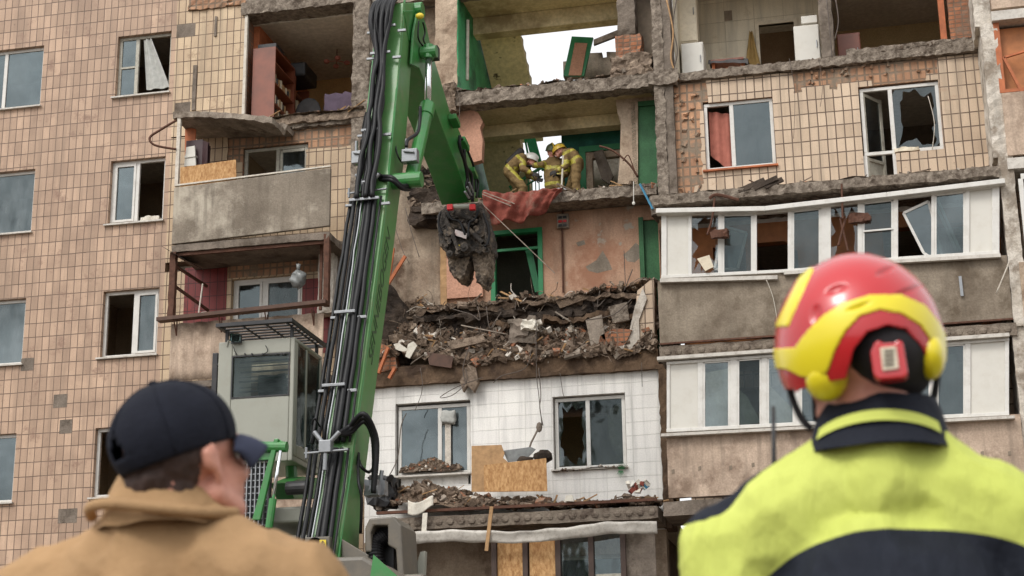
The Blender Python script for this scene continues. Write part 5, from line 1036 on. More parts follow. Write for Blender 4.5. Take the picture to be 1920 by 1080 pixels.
# hoses on the back of the boom
def hline(xo, off, z0, z1, n=14, jit=.012, sd=0, conv=0.):
    return [Vector((xo+(-7.02-xo)*conv*(i/(n-1))+jit*nz((0, 0, i*.5), 1, sd), yb(z0+(z1-z0)*i/(n-1))-off-jit*abs(nz((0, 0, i*.4), 1, sd+5)), z0+(z1-z0)*i/(n-1))) for i in range(n)]
HS = [(-7.36, .03, .028, 'rubber'), (-7.27, .08, .032, 'rubber'), (-7.20, .05, .03, 'rubber'), (-7.14, .1, .012, 'steel'), (-7.08, .06, .034, 'rubber'), (-7.01, .07, .046, 'rubber'), (-6.93, .06, .035, 'rubber'), (-6.84, .05, .018, 'rubber')]
for i, (xo, off, r, mt_) in enumerate(HS):
    MB().tube(hline(xo, off, 3.2, 5.35, 8, .02, i), r, 8).build('hose' if mt_ == 'rubber' else 'hydraulic_pipe', M[mt_], X0_, smooth=True)
    MB().tube(hline(xo, off, 5.45, 9.3, 18, .014, i+20, .12), r, 8).build('hose' if mt_ == 'rubber' else 'hydraulic_pipe', M[mt_], X0_, smooth=True)
for i in range(9):
    xo = -7.25+i*.04; a = hline(xo, .08+.05*(i % 3), 9.25, 11.9, 12, .05, i+40, .45); a += [Vector((xo+.0+.03*nz((i, 0, 0), 3), yb(12.3)-.2-.05*(i % 2), 12.35)), Vector((xo+.02, yb(12.6)-.12, 12.75)), Vector((xo+.03, yb(12.9)+.4, 13.1+.05*(i % 3)))]
    MB().tube(curve(a, 3), .026+.006*(i % 3), 7).build('hose', M['rubber'], X0_, smooth=True)
for pz, x0, x1 in ((atx(600, 700, -7.1).z, -7.3, -6.98), (atx(600, 542, -7.1).z, -7.28, -6.98), (atx(700, 395, -7.1).z, -7.3, -6.85), (atx(725, 122, -7.1).z, -7.22, -6.9), (atx(735, 82, -7.1).z, -7.25, -6.85), (atx(705, 255, -7.1).z, -7.25, -6.95)):
    MB().box(x0, x1, yb(pz)-.17, yb(pz)-.13, pz-.02, pz+.02).build('clamp', M['steel'], X0_, bevel=.005)
    MB().box(x0-.07, x0+.05, yb(pz)-.12, yb(pz)-.08, pz-.08, pz-.045).build('clamp', M['steel'], X0_, bevel=.005); MB().box(x1+.02, x1+.15, yb(pz)-.12, yb(pz)-.08, pz-.1, pz-.06).build('clamp', M['steel'], X0_, bevel=.005)
def manifold(px, py):
    c = atx(px, py, -7.08); c = Vector((c.x, c.y-.05, c.z)); b1 = MB(); b1.box(c.x-.08, c.x+.08, c.y-.07, c.y+.07, c.z-.09, c.z+.07); b1.tube([c+Vector((-.05, 0, .05)), c+Vector((-.17, 0, .2))], .032, 8); b1.tube([c+Vector((.05, 0, .05)), c+Vector((.18, 0, .18))], .032, 8); b1.tube([c+Vector((0, -.02, -.05)), c+Vector((-.01, -.02, -.32))], .03, 8); b1.tube([c+Vector((-.27, 0, -.15)), c+Vector((-.27, 0, 0))], .02, 8); b1.tube([c+Vector((-.3, 0, -.08)), c+Vector((.3, 0, -.06))], .018, 6)
    b1.build('valve_block', M['steel'], X0_, bevel=.008); return c
m1 = manifold(614, 838); m2 = manifold(690, 352)
for k in range(3):
    o_ = k*.05
    pts = [m1+Vector((.15, 0, .15)), atx(655, 812-6*k, -6.85), atx(682, 790-7*k, -6.7+o_), atx(698+3*k, 815, -6.6+o_), atx(702+2*k, 860, -6.6+o_), atx(700, 915+5*k, -6.65+o_)]
    MB().tube(curve(pts, 6), .036, 8).build('hose', M['rubber'], X0_, smooth=True)
for k in range(2):
    pts = [m2+Vector((.17, 0, .17)), atx(715, 336-5*k, -6.9), atx(735, 338-5*k, -6.7), atx(752, 352-4*k, -6.6), atx(768, 354-8*k, -6.55), atx(783-2*k, 340, -6.55), atx(786-3*k, 305, -6.55)]
    MB().tube(curve(pts, 6), .034, 8).build('hose', M['rubber'], X0_, smooth=True)
for pts in ([(-7.25, 600, 800), (-7.25, 590, 785), (-7.3, 585, 795)], [(-7.2, 672, 835), (-6.75, 675, 870), (-6.7, 690, 885), (-6.7, 700, 878)], [(-7.35, 686, 210), (-7.4, 680, 240), (-7.4, 682, 262)], [(-7.4, 690, 255), (-7.45, 678, 262), (-7.5, 676, 285), (-7.4, 672, 320), (-7.35, 668, 350)], [(-6.85, 740, 262), (-6.75, 745, 290), (-6.7, 755, 305), (-6.6, 765, 300)], [(-6.8, 672, 850), (-6.7, 672, 900), (-6.65, 678, 935), (-6.7, 676, 1000)]):
    MB().tube(curve([atx(b, c, a) for a, b, c in pts], 6), .013 if pts[0][1] != 672 else .022, 6).build('hose', M['rubber'], X0_, smooth=True)
for px, py, X in ((700, 905, -6.65), (713, 905, -6.6)):
    c = atx(px, py+8, X); b1 = MB(); b1.rbox(c.x-.1, c.x+.08, c.y-.08, c.y+.08, c.z-.12, c.z+.08, .06, .02, 3); b1.tube([c+Vector((0, 0, .05)), c+Vector((.02, 0, .22))], .03, 8); b1.build('valve_block', M['steel'], X0_)
# u-shaped pipe and fittings near the top
MB().tube(curve([atx(700, 190, -7.2), atx(699, 218, -7.2), atx(704, 226, -7.15), atx(728, 225, -6.95), atx(737, 214, -6.9), atx(740, 195, -6.9)], 4), .025, 8).build('hydraulic_pipe', M['steel'], X0_, smooth=True)
for px, py, X in ((703, 196, -7.25), (737, 192, -6.95)):
    c = atx(px, py, X); b1 = MB(); b1.box(c.x-.07, c.x+.07, c.y-.06, c.y+.06, c.z-.07, c.z+.12); b1.build('valve_block', M['steel'], X0_, bevel=.01)
# cylinders
def cyl(X, p_base, p_mid, p_end, r, name='cylinder'):
    a, b_2, e_ = atx(*p_base, X), atx(*p_mid, X), atx(*p_end, X)
    b1 = MB(); b1.tube([a, b_2], r, 18); b1.tube([b_2+(a-b_2).normalized()*.28, b_2], r*1.18, 18); b1.tube([a+Vector((-.14, 0, 0)), a+Vector((.14, 0, 0))], r*.9, 14)
    cy = b1.build(name, M['machine_green'], X0_, smooth=False, bevel=.01)
    b1 = MB(); b1.tube([b_2, e_], r*.5, 14); b1.build('rod', M['chrome'], cy, smooth=True)
    b1 = MB(); b1.tube([e_+Vector((-.13, 0, 0)), e_+Vector((.13, 0, 0))], r*.95, 14); b1.tube([e_-(e_-b_2).normalized()*.12, e_+(e_-b_2).normalized()*.12], r*.8, 12); b1.build('rod_eye', M['machine_green'], cy, bevel=.008)
    return cy
cy = cyl(-6.58, (770, 340), (802, 198), (804, 98), .105)
cy2 = cyl(-7.45, (684, 300), (706, 200), (717, 118), .09)
for c0, X in (((775, 297), -6.55), ((681, 300), -7.5)):
    c = atx(*c0, X); b1 = MB(); b1.box(c.x-.14, c.x+.1, c.y-.16, c.y-.02, c.z-.1, c.z+.1); b1.tube([c+Vector((-.08, -.1, .1)), c+Vector((-.08, -.1, .28))], .025, 8); b1.tube([c+Vector((.06, -.18, .03)), c+Vector((-.1, -.18, .06))], .02, 6); b1.build('valve_block', M['steel'], X0_, bevel=.01)
MB().tube(curve([atx(762, 275, -6.5), atx(765, 262, -6.5), atx(782, 250, -6.45), atx(787, 230, -6.45), atx(788, 200, -6.45)], 5), .026, 8).build('hose', M['rubber'], X0_, smooth=True)
c = atx(748, 340, -6.7); MB().tube([c+Vector((-.12, 0, 0)), c+Vector((.35, 0, 0))], .12, 18).build('pivot_pin', M['machine_green'], X0_, bevel=.01)
# stick
lowE = [(758, 20), (768, 75), (784, 122), (817, 207), (858, 315), (880, 380)]; topE = [(897, 378), (893, 340), (880, 290), (858, 237), (843, 207), (822, 135), (812, 105), (800, 50), (790, 18)]
b1 = MB(); b1.prism([atx(a, b, -6.78) for a, b in lowE+topE], (-.5, 0, 0)); st = b1.build('stick', M['machine_green'], X0_, bevel=.015)
c = atx(782, 20, -6.78); b1 = MB(); b1.tube([c+Vector((.1, 0, 0)), c+Vector((-.6, 0, 0))], .13, 18); b1.build('pivot_pin', M['machine_green'], X0_, bevel=.01)
b1 = MB(); b1.prism([atx(a, b, -6.72) for a, b in ((776, 60), (772, 120), (786, 128), (800, 118), (808, 100), (803, 85), (795, 40), (783, 25))], (-.04, 0, 0)); b1.build('stick_lug', M['machine_green'], X0_, bevel=.01)
c = atx(814, 100, -6.6); b1 = MB(); b1.box(c.x-.09, c.x+.07, c.y-.05, c.y+.1, c.z-.1, c.z+.12); b1.build('work_lamp', M['black'], X0_, bevel=.01)
b1 = MB(); b1.ell(atx(787, 30, -6.6), .07, .05, .05, 10); b1.build('marker_lamp', M['yellow_sign'], X0_, smooth=True)
for pts, r in (([(785, 40), (784, 70), (792, 85), (800, 95)], .014), ([(793, 42), (797, 60), (794, 75), (802, 90)], .014), ([(862, 255), (862, 275), (870, 300), (876, 330), (880, 375)], .03), ([(870, 280), (873, 310), (884, 330), (886, 378)], .03), ([(866, 260), (880, 290), (890, 320), (892, 360)], .022), ([(893, 330), (897, 345), (893, 370)], .02), ([(878, 330), (874, 350), (888, 372)], .02)):
    MB().tube(curve([atx(a, b, -6.68) for a, b in pts], 5), r, 7).build('hose', M['rubber'], X0_, smooth=True)
for px, py, s_ in ((852, 227, .09), (869, 270, .1), (886, 325, .08)):
    c = atx(px, py, -6.7); b1 = MB(); b1.obox(c, (.07, 0, 0), (0, s_*1.6, -.03), (0, 0, s_*.5)); b1.build('bracket', M['machine_green'], X0_, bevel=.008)
c = atx(873, 340, -6.6)
for z in (.0, .15, .3): MB().tube([c+Vector((0, -.05+z, z*.9-.2)), c+Vector((.02, .15+z, .05+z*.7-.3))], .02, 6).build('hydraulic_pipe', M['steel'], X0_)
# crusher
b1 = MB(); Yc = -3.6
def PX(pts, Y, th): b1.prism(PP(pts, Y), (0, th, 0))
cr = bpy.data.objects.new('crusher', None); sc.collection.objects.link(cr); cr.parent = X0_; BASE[cr.name] = BASE[X0_.name]
b1 = MB(); PX([(836, 384), (898, 380), (904, 400), (913, 430), (915, 460), (900, 476), (888, 470), (876, 478), (842, 482), (822, 455), (818, 405)], Yc, .75); b1.tube([at(845, 440, Yc-.03), at(845, 440, Yc+.8)], .2, 16); b1.tube([at(900, 440, Yc-.03), at(900, 440, Yc+.8)], .17, 16); b1.box(at(838, 395, Yc).x, at(905, 395, Yc).x, Yc-.1, Yc+.6, at(870, 412, Yc).z, at(870, 385, Yc).z)
wrinkle0(blob(b1, 'tool_body', M['tool_black'], cr, .014, 1), .03, 8)
b1 = MB(); PX([(836, 474), (882, 468), (878, 492), (872, 515), (862, 524), (850, 518), (840, 502)], Yc+.12, .5)
wrinkle0(blob(b1, 'jaw', M['jaw'], cr, .014, 1), .045, 9)
b1 = MB(); PX([(882, 462), (914, 452), (917, 485), (914, 514), (904, 534), (892, 526), (890, 510), (886, 490)], Yc+.12, .5); wrinkle0(blob(b1, 'jaw', M['jaw'], cr, .014, 1), .045, 9)
for (a, b_2) in (((832, 400), (860, 470)), ((905, 395), (915, 460)), ((855, 400), (895, 415)), ((870, 420), (905, 455))): MB().tube([at(*a, Yc-.1), at(*b_2, Yc-.12)], .035, 8).build('tool_pipe', M['tool_black'], cr)
rr_ = random.Random(2)
for _ in range(16): c = at(rr_.uniform(830, 915), rr_.uniform(395, 475), Yc-.05); MB().tube([c, c-Vector((0, .06, 0))], rr_.uniform(.02, .05), 8).build('bolt', M['tool_black'], cr)
for px, py, r in ((843, 442, .11), (902, 438, .1), (872, 466, .08), (852, 402, .07), (893, 402, .07), (845, 478, .06), (912, 470, .06)):
    c = at(px, py, Yc-.02); b1 = MB(); b1.tube([c+Vector((0, .05, 0)), c-Vector((0, .09, 0))], r, 16); b1.tube([c-Vector((0, .09, 0)), c-Vector((0, .12, 0))], r*.45, 8); b1.build('pivot_pin', M['tool_black'], cr, bevel=.01)
for q_ in ([(824, 400), (836, 388), (842, 430), (836, 462), (826, 455), (821, 430)], [(898, 392), (905, 402), (912, 440), (906, 456), (898, 440)], [(860, 392), (884, 390), (888, 420), (872, 430), (858, 424)]):
    b1 = MB(); b1.prism(PP(q_, Yc-.07), (0, .05, 0)); b1.build('side_plate', M['tool_black'], cr, bevel=.01)
for pts in ([(838, 392), (846, 410), (862, 416), (872, 440)], [(898, 392), (890, 412), (880, 418), (878, 446)], [(826, 398), (822, 420), (830, 440)], [(906, 400), (917, 430), (915, 455), (908, 462)]):
    MB().tube(curve([at(a, b, Yc-.14) for a, b in pts], 5), .02, 7).build('hose', M['rubber'], cr, smooth=True)
b1 = MB(); b1.prism(PP([(854, 430), (876, 438), (874, 448), (851, 440)], Yc-.06), (0, .02, 0)); b1.build('sticker', M['white_sign'], cr)
b1 = MB(); b1.prism(PP([(859, 458), (873, 463), (871, 470), (858, 465)], Yc-.06), (0, .03, 0)); b1.build('sticker', M['yellow_sign'], cr)
b1 = MB(); b1.prism(PP([(903, 449), (907, 447), (910, 453), (905, 458)], Yc-.06), (0, .03, 0)); b1.build('sticker', M['yellow_sign'], cr)
for px in (844, 886):
    c = at(px, 389, Yc-.3); MB().box(c.x-.05, c.x+.05, c.y-.04, c.y+.04, c.z-.05, c.z+.05).build('tail_lamp', M['red_light'], cr, bevel=.01)
c0, c1 = at(849, 388, Yc-.25), at(881, 387, Yc-.25); MB().tube([c0, c1], .045, 10).build('guard_bar', M['machine_grey'], cr)
# cab
cab = bpy.data.objects.new('cab', None); sc.collection.objects.link(cab); cab.parent = X0_; BASE[cab.name] = BASE[X0_.name]
cx0, cx1, cy0, cy1, cz0, cz1 = -8.84, -7.74, -9.1, -7.95, 5.3, 7.0
wz0, wz1, wx0, wx1 = at(435, 748, cy0).z, at(435, 668, cy0).z, at(434, 700, cy0).x, at(543, 700, cy0).x
b1 = MB()
for (a, b_2, c0, c1) in ((cx0, wx0, cz0, cz1), (wx1, cx1, cz0, cz1), (wx0, wx1, cz0, wz0), (wx0, wx1, wz1, cz1)): b1.box(a, b_2, cy0, cy0+.05, c0, c1)
b1.box(cx0, cx0+.04, cy0+.05, cy1, cz0, cz1); b1.box(cx0+.04, cx1, cy0+.05, cy1, cz1-.05, cz1); b1.box(cx0+.04, cx1, cy0+.05, cy1, cz0, cz0+.08)
b1.box(cx1-.04, cx1, cy0+.05, cy0+.16, cz0+.08, cz1-.05); b1.box(cx1-.04, cx1, cy0+.5, cy0+.55, cz0+.08, cz1-.05); b1.box(cx1-.04, cx1, cy1-.08, cy1, cz0+.08, cz1-.05); b1.box(cx1-.035, cx1, cy0+.16, cy1-.08, cz0+.08, cz0+.25)
b1.build('shell', M['machine_grey'], cab, bevel=.015)
MB().box(wx0+.01, wx1-.01, cy0+.02, cy0+.03, wz0+.01, wz1-.01).build('rear_window', M['glass_cab'], cab)
b1 = MB(); t_ = .018
b1.box(wx0, wx1, cy0-.008, cy0-.001, wz0, wz0+t_); b1.box(wx0, wx1, cy0-.008, cy0-.001, wz1-t_, wz1); b1.box(wx0, wx0+t_, cy0-.008, cy0-.001, wz0+t_, wz1-t_); b1.box(wx1-t_, wx1, cy0-.008, cy0-.001, wz0+t_, wz1-t_); b1.build('window_seal', M['black'], cab)
for a, b_2 in ((cy0+.17, cy0+.49), (cy0+.56, cy1-.09)): MB().box(cx1-.02, cx1-.012, a, b_2, cz0+.26, cz1-.08).build('side_window', M['glass_cab'], cab)
b1 = MB()
for i in range(9): z = wz0+.06+i*.07; b1.box(wx0+.03, wx1-.03, cy0+.2+.02*(i % 3), cy0+.22+.02*(i % 3), z, z+.012+.01*(i % 2))
b1.rbox(wx0+.25, wx0+.6, cy0+.4, cy0+.7, cz0+.3, wz0+.35, .1, .02, 3); b1.build('seat_and_mesh', M['black'], cab)
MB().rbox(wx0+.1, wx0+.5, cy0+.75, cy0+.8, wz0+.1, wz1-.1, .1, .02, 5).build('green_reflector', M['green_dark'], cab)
b1 = MB(); gx0, gx1, gy0, gy1, gz = cx0+.02, cx1+.02, cy0-.18, cy1+.1, cz1+.17
for y in (gy0, gy1): b1.box(gx0, gx1, y, y+.04, gz, gz+.05)
for x in (gx0, gx1-.04): b1.box(x, x+.04, gy0+.04, gy1, gz+.001, gz+.049)
for i in range(9): y = gy0+.1+i*.14; b1.obox(((gx0+gx1)/2, y, gz+.02), ((gx1-gx0)/2-.04, 0, 0), (0, .035, .018), (0, -.004, .008))
for x in (gx0+.05, gx0+.37, gx1-.4, gx1-.1): b1.box(x, x+.03, gy0+.04, gy1, gz-.012, gz-.002)
b1.build('roof_guard', M['black'], cab)
b1 = MB()
for x in (gx0+.06, gx1-.1):
    for y in (cy0+.03, cy1-.1): b1.box(x, x+.04, y, y+.04, cz1, gz-.012)
b1.build('guard_stand', M['black'], cab)
c = at(441, 634, cy0-.1); b1 = MB(); b1.box(c.x-.07, c.x+.06, cy0-.14, cy0-.06, c.z-.04, c.z+.06); b1.build('work_lamp', M['glass_cab'], cab, bevel=.01); b1 = MB(); b1.box(c.x-.08, c.x+.07, cy0-.055, cy0-.03, c.z-.06, c.z+.07); b1.build('lamp_housing', M['black'], cab)
for px in (443, 460, 473, 493, 518, 528, 533): c = at(px, 664, cy0-.01); MB().tube([c, c-Vector((0, .02, 0))], .012, 8).build('bolt', M['black'], cab)
MB().tube(curve([at(438, 650, cy0-.03), at(440, 658, cy0-.04), at(444, 664, cy0-.02)], 4), .006, 5).build('cable', M['rubber'], cab); MB().tube(curve([at(498, 648, cy0-.03), at(502, 658, cy0-.04), at(494, 664, cy0-.02)], 4), .006, 5).build('cable', M['rubber'], cab)
b1 = MB(); b1.box(cx0-.13, cx0-.05, cy0+.1, cy0+.16, at(415, 745, cy0).z, at(415, 657, cy0).z); b1.box(cx0-.06, cx0, cy0+.1, cy0+.14, 6.7, 6.73); b1.build('mirror', M['black'], cab, bevel=.01)
b1 = MB(); b1.tube(curve([at(426, 650, cy0), at(428, 640, cy0), at(436, 636, cy0+.1)], 4), .014, 6); b1.build('grab_rail', M['machine_grey'], cab)
b1 = MB(); b1.tube([(cx1+.03, cy1, cz1-.1), (cx1+.05, cy1-.05, cz0+.5)], .015, 6); b1.build('grab_rail', M['black'], cab)
# riser arm, deck, rails, grille, body
b1 = MB(); b1.prism([atx(a, b, -7.7) for a, b in ((540, 905), (570, 893), (606, 897), (606, 935), (552, 935))], (-.25, 0, 0)); b1.tube([atx(545, 850, -7.9), atx(548, 925, -7.9)], .08, 12); b1.build('cab_riser', M['machine_green'], X0_, bevel=.01)
b1 = MB(); b1.tube([at(552, 915, -9.4)+Vector((-.1, 0, 0)), at(552, 915, -9.4)+Vector((.2, 0, 0))], .09, 14); b1.build('pivot_pin', M['black'], X0_)
b1 = MB(); b1.tube([at(425, 838, -9.7), at(538, 838, -9.7)], .07, 12); b1.build('guard_rail', M['machine_green'], X0_)
b1 = MB(); b1.bar(at(425, 857, -9.65), at(515, 855, -9.65), .06, .1); b1.build('guard_rail', M['machine_green'], X0_)
b1 = MB(); b1.prism([at(a, b, -9.75) for a, b in ((514, 822), (522, 822), (487, 975), (472, 975))], (0, .06, 0)); b1.prism([at(a, b, -9.7) for a, b in ((519, 822), (532, 828), (527, 845), (518, 840))], (0, .12, 0)); b1.build('lift_arm', M['machine_green'], X0_, bevel=.01)
b1 = MB(); b1.tube([at(526, 845, -9.8), at(512, 935, -9.8)], .022, 10); b1.build('gas_strut', M['chrome'], X0_, smooth=True)
b1 = MB(); b1.tube([at(512, 935, -9.8), at(504, 990, -9.8)], .05, 10); b1.build('gas_strut_sleeve', M['machine_green'], X0_)
b1 = MB(); p = at(440, 868, -9.6); q2 = at(500, 985, -9.6)
for i in range(9): x = p.x+(q2.x-p.x)*i/8; b1.box(x, x+.015, -9.62, -9.58, q2.z, p.z)
for i in range(11): z = q2.z+(p.z-q2.z)*i/10; b1.box(p.x, q2.x, -9.6, -9.575, z, z+.012)
b1.build('radiator_grille', M['steel'], X0_); MB().box(p.x, q2.x, -9.5, -9.45, q2.z-.5, p.z).build('radiator', M['black'], X0_)
b1 = MB(); b1.box(at(505, 0, -9.3).x, at(600, 0, -9.3).x, -9.3, -7.6, at(540, 980, -9.3).z, at(540, 950, -9.3).z); b1.build('deck', M['machine_grey'], X0_, bevel=.03)
b1 = MB(); b1.box(-10.2, -7.4, -9.2, -6.0, 3.6, 4.3); b1.build('engine_cover', M['machine_grey'], X0_, bevel=.05)
b1 = MB(); z1 = at(650, 1052, -11.0).z; b1.prism([(-8.9, -11.4, 1.5), (-5.4, -11.4, 1.5), (-5.5, -11.4, z1-.3), (-6.0, -11.4, z1), (-8.6, -11.4, z1)], (0, 1.2, 0)); b1.build('counterweight', M['body_grey'], X0_, bevel=.05)
b1 = MB(); b1.prism([at(700, 1040, -11.42), at(745, 1080, -11.42), at(760, 1110, -11.42), at(690, 1110, -11.42)], (0, .02, 0)); b1.build('stripe', M['machine_green'], X0_)
b1 = MB(); b1.box(-9.6, -5.6, -10.2, -6.2, 1.4, 3.6); b1.build('house', M['body_grey'], X0_, bevel=.05)
b1 = MB(); b1.box(at(598, 0, -9.9).x, at(640, 0, -9.9).x, -10.0, -9.85, at(610, 1050, -9.9).z, at(610, 1008, -9.9).z); b1.prism([at(a, b, -9.8) for a, b in ((640, 1010), (690, 1040), (690, 1060), (640, 1050))], (0, .06, 0)); b1.build('hose_bracket', M['body_grey'], X0_, bevel=.01)
c = at(590, 1022, -10.0); MB().tube([c, c+Vector((0, .3, 0))], .1, 14).build('roller', M['black'], X0_)
sg = MB(); p = PP([(599, 1012), (611, 1012), (611, 1035), (599, 1035)], -10.03); sg.prism(p, (0, .01, 0)); sgn = sg.build('warning_sign', M['yellow_sign'], X0_)
b1 = MB()
for (cx_, cy_, s_) in ((605, 1018, 4.2),): 
    q_ = PP([(cx_, cy_-s_), (cx_+s_, cy_+s_*.8), (cx_-s_, cy_+s_*.8)], -10.035)
    for i in range(3): b1.bar(q_[i], q_[(i+1) % 3], .006, .006, (0, -1, 0))
b1.bar(at(605, 1016, -10.035), at(605, 1020, -10.035), .005, .005, (0, -1, 0)); b1.bar(at(602, 1032, -10.035), at(608, 1024, -10.035), .006, .006, (0, -1, 0)); b1.bar(at(602, 1026, -10.035), at(606, 1032, -10.035), .006, .006, (0, -1, 0)); b1.build('pictogram', M['black'], sgn)
# taupe housing right with black corrugated hose
b1 = MB(); b1.prism(PP([(684, 990), (692, 972), (738, 968), (752, 985), (757, 1080), (745, 1080), (742, 1030), (727, 1022), (727, 985), (700, 985), (695, 1000), (697, 1035), (684, 1035)], -9.6), (0, .7, 0)); b1.build('filter_housing', M['body_grey'], X0_, bevel=.02)
MB().box(at(697, 0, -9.3).x, at(745, 0, -9.3).x, -9.3, -9.0, 3.2, at(720, 985, -9.3).z).build('housing_back', M['black'], X0_)
b1 = MB(); n_ = 24; pts = curve([at(712, 1075, -9.5), at(704, 1045, -9.5), at(706, 1020, -9.45), at(722, 1005, -9.4)], 10); b1.tube(pts, [.1+.014*(i % 2) for i in range(len(pts))], 14); b1.build('air_hose', M['rubber'], X0_)
for sx in (-9.3, -5.9):
    b1 = MB(); b1.prism([(sx-.3, -12.0, .5), (sx-.3, -11.6, 0.02), (sx-.3, -6.6, 0.02), (sx-.3, -6.2, .5), (sx-.3, -6.6, 1.05), (sx-.3, -11.6, 1.05)], (.6, 0, 0)); tr_ = b1.build('track', M['black'], X0_, bevel=.05)
    for y in (-11.4, -10.2, -9.1, -8.0, -6.8): MB().tube([(sx-.33, y, .5), (sx+.33, y, .5)], .38, 18).build('track_roller', M['body_grey'], tr_)
MB().box(-9.0, -6.2, -11, -7, .6, 1.4).build('undercarriage', M['body_grey'], X0_, bevel=.05)
b1 = MB(); b1.prism(PP([(775, 1080), (788, 1035), (797, 1033), (795, 1080)], -8.9), (0, .1, 0)); solo(b1, 'vehicle_mirror', M['machine_grey'], 'grey mirror housing at the bottom beside the excavator', 'mirror')
# ================================================================== people
def rotq(yaw, pitch=0, roll=0): return Quaternion((0, 0, 1), -yaw) @ Quaternion((1, 0, 0), pitch) @ Quaternion((0, 1, 0), roll)
def add_head(mb, c, q, k=1.):
    T = lambda *p: Vector(c)+q @ (Vector(p)*k)
    E = lambda p, r: mb.ell(T(*p), r[0]*k, r[1]*k, r[2]*k, 20, q)
    E((0, -.012, .03), (.077, .098, .09)); E((0, .03, -.03), (.062, .062, .085)); E((0, -.05, -.03), (.06, .05, .06)); E((0, .055, -.095), (.026, .022, .02))
    mb.cap(T(-.03, .05, -.085), T(-.058, -.005, -.055), .022*k, .022*k); mb.cap(T(.03, .05, -.085), T(.058, -.005, -.055), .022*k, .022*k)
    mb.cap(T(0, .09, .012), T(0, .11, -.03), .008*k, .013*k); E((-.012, .1, -.034), (.009, .009, .008)); E((.012, .1, -.034), (.009, .009, .008)); mb.cap(T(-.036, .08, .026), T(.036, .08, .026), .012*k, .012*k)
    E((0, .088, -.056), (.024, .011, .007)); E((0, .086, -.067), (.02, .011, .007)); E((-.04, .06, -.03), (.022, .024, .022)); E((.04, .06, -.03), (.022, .024, .022))
    for s_ in (-1, 1):
        mb.cap(T(s_*.082, -.012, .018), T(s_*.079, -.004, -.03), .011*k, .008*k, 10); mb.cap(T(s_*.085, -.024, .012), T(s_*.083, -.02, -.01), .01*k, .01*k, 10)
def add_hand(mb, wr, d, nrm, s_=1, curl=.35, k=1.):
    d = Vector(d).normalized(); nrm = Vector(nrm); nrm = (nrm-d*nrm.dot(d)).normalized(); sd_ = d.cross(nrm)*s_
    wr = Vector(wr)
    for o_ in (-.028, -.009, .01, .028): mb.cap(wr+sd_*o_*.7*k, wr+(d*.085+sd_*o_)*k, .014*k, .0115*k, 8)
    for o_, L in ((-.03, .06), (-.01, .075), (.01, .08), (.03, .07)):
        p = wr+(d*.088+sd_*o_)*k; a = curl*.6; dd_ = d
        for j, f in enumerate((.45, .32, .25)):
            dd_ = (math.cos(a)*d+math.sin(a)*nrm).normalized(); p2 = p+dd_*L*f*k*1.15; mb.cap(p, p2, (.0092-.0008*j)*k, (.0085-.0008*j)*k, 8); p = p2; a += curl*1.3
    p = wr+(d*.025+sd_*.03)*k; p2 = p+(d*.03+sd_*.028+nrm*.01)*k; p3 = p2+(d*.032+sd_*.008+nrm*.014)*k; mb.cap(p, p2, .013*k, .0105*k, 8); mb.cap(p2, p3, .0105*k, .009*k, 8)
def limbs(mb, J, f=1., add=0.):
    c = lambda a, b, r0, r1: mb.cap(J[a], J[b], r0*f+add, r1*f+add)
    for s_ in 'LR':
        c('sh'+s_, 'el'+s_, .052, .042); c('el'+s_, 'wr'+s_, .041, .029)
        c('hp'+s_, 'kn'+s_, .085, .055); c('kn'+s_, 'an'+s_, .053, .036)
def torso(mb, J, f=1., add=0.):
    ch = J['chest']; pv = J['pelvis']; side = (J['shR']-J['shL']).normalized(); up = (ch-pv).normalized(); fw = up.cross(side)
    mb.cap(J['shL'], J['shR'], .062*f+add, .062*f+add)
    for s_ in (-1, 1):
        mb.cap(ch+side*s_*.085*f, pv+side*s_*.075*f, .1*f+add, .1*f+add); mb.cap(J['neck'], J['shR' if s_ > 0 else 'shL']-side*s_*.03, .05*f+add*.7, .05*f+add)
    mb.cap(ch, pv, .115*f+add, .11*f+add); mb.cap(J['hpL'], J['hpR'], .095*f+add, .095*f+add)
def feet(mb, J, fd, r=.045):
    for s_ in 'LR': a = J['an'+s_]; mb.cap(a+Vector((0, 0, -.02))-fd*.04, a+fd*.15+Vector((0, 0, -.04)), r, r*.8); mb.cap(a+Vector((0, 0, .22)), a, r*1.25, r*1.1)
M['skin'] = flat('skin', S(204, 146, 126), .5, .4, vary=.2, scale=22, bumps=.15, dirt=(S(176, 96, 82), .5)); M['hair'] = flat('dark_hair', S(60, 44, 38), .7, vary=.3, scale=60)
M['eye'] = flat('eye', S(230, 226, 220), .3, vary=.05)
M['turnout'] = flat('turnout_gear', S(124, 102, 68), .85, .15, vary=.35, scale=9, bumps=.4, dirt=(S(78, 66, 50), .4)); M['band'] = flat('reflective_band', S(170, 160, 62), .5, .4, vary=.35, scale=20, dirt=(S(100, 90, 54), .3)); M['dark_gear'] = flat('dark_gear', S(52, 48, 46), .7, vary=.3)
def standing(x, y, g, h=1.8, yaw=0., arms=.1):
    k = h/1.8; q = rotq(yaw); T = lambda a, b, c: Vector((x, y, g))+q @ Vector((a*k, b*k, c*k)); J = {}
    J['pelvis'] = T(0, 0, .98); J['chest'] = T(0, 0, 1.3); J['neck'] = T(0, 0, 1.52); J['head'] = T(0, .02, 1.66)
    for n_, s_ in (('L', -1), ('R', 1)):
        J['sh'+n_] = T(s_*.185, 0, 1.44); J['el'+n_] = T(s_*(.21+arms), -.02, 1.14); J['wr'+n_] = T(s_*(.2+arms), .1, .9)
        J['hp'+n_] = T(s_*.09, 0, .94); J['kn'+n_] = T(s_*.11, .02, .5); J['an'+n_] = T(s_*.12, -.01, .09)
    return J
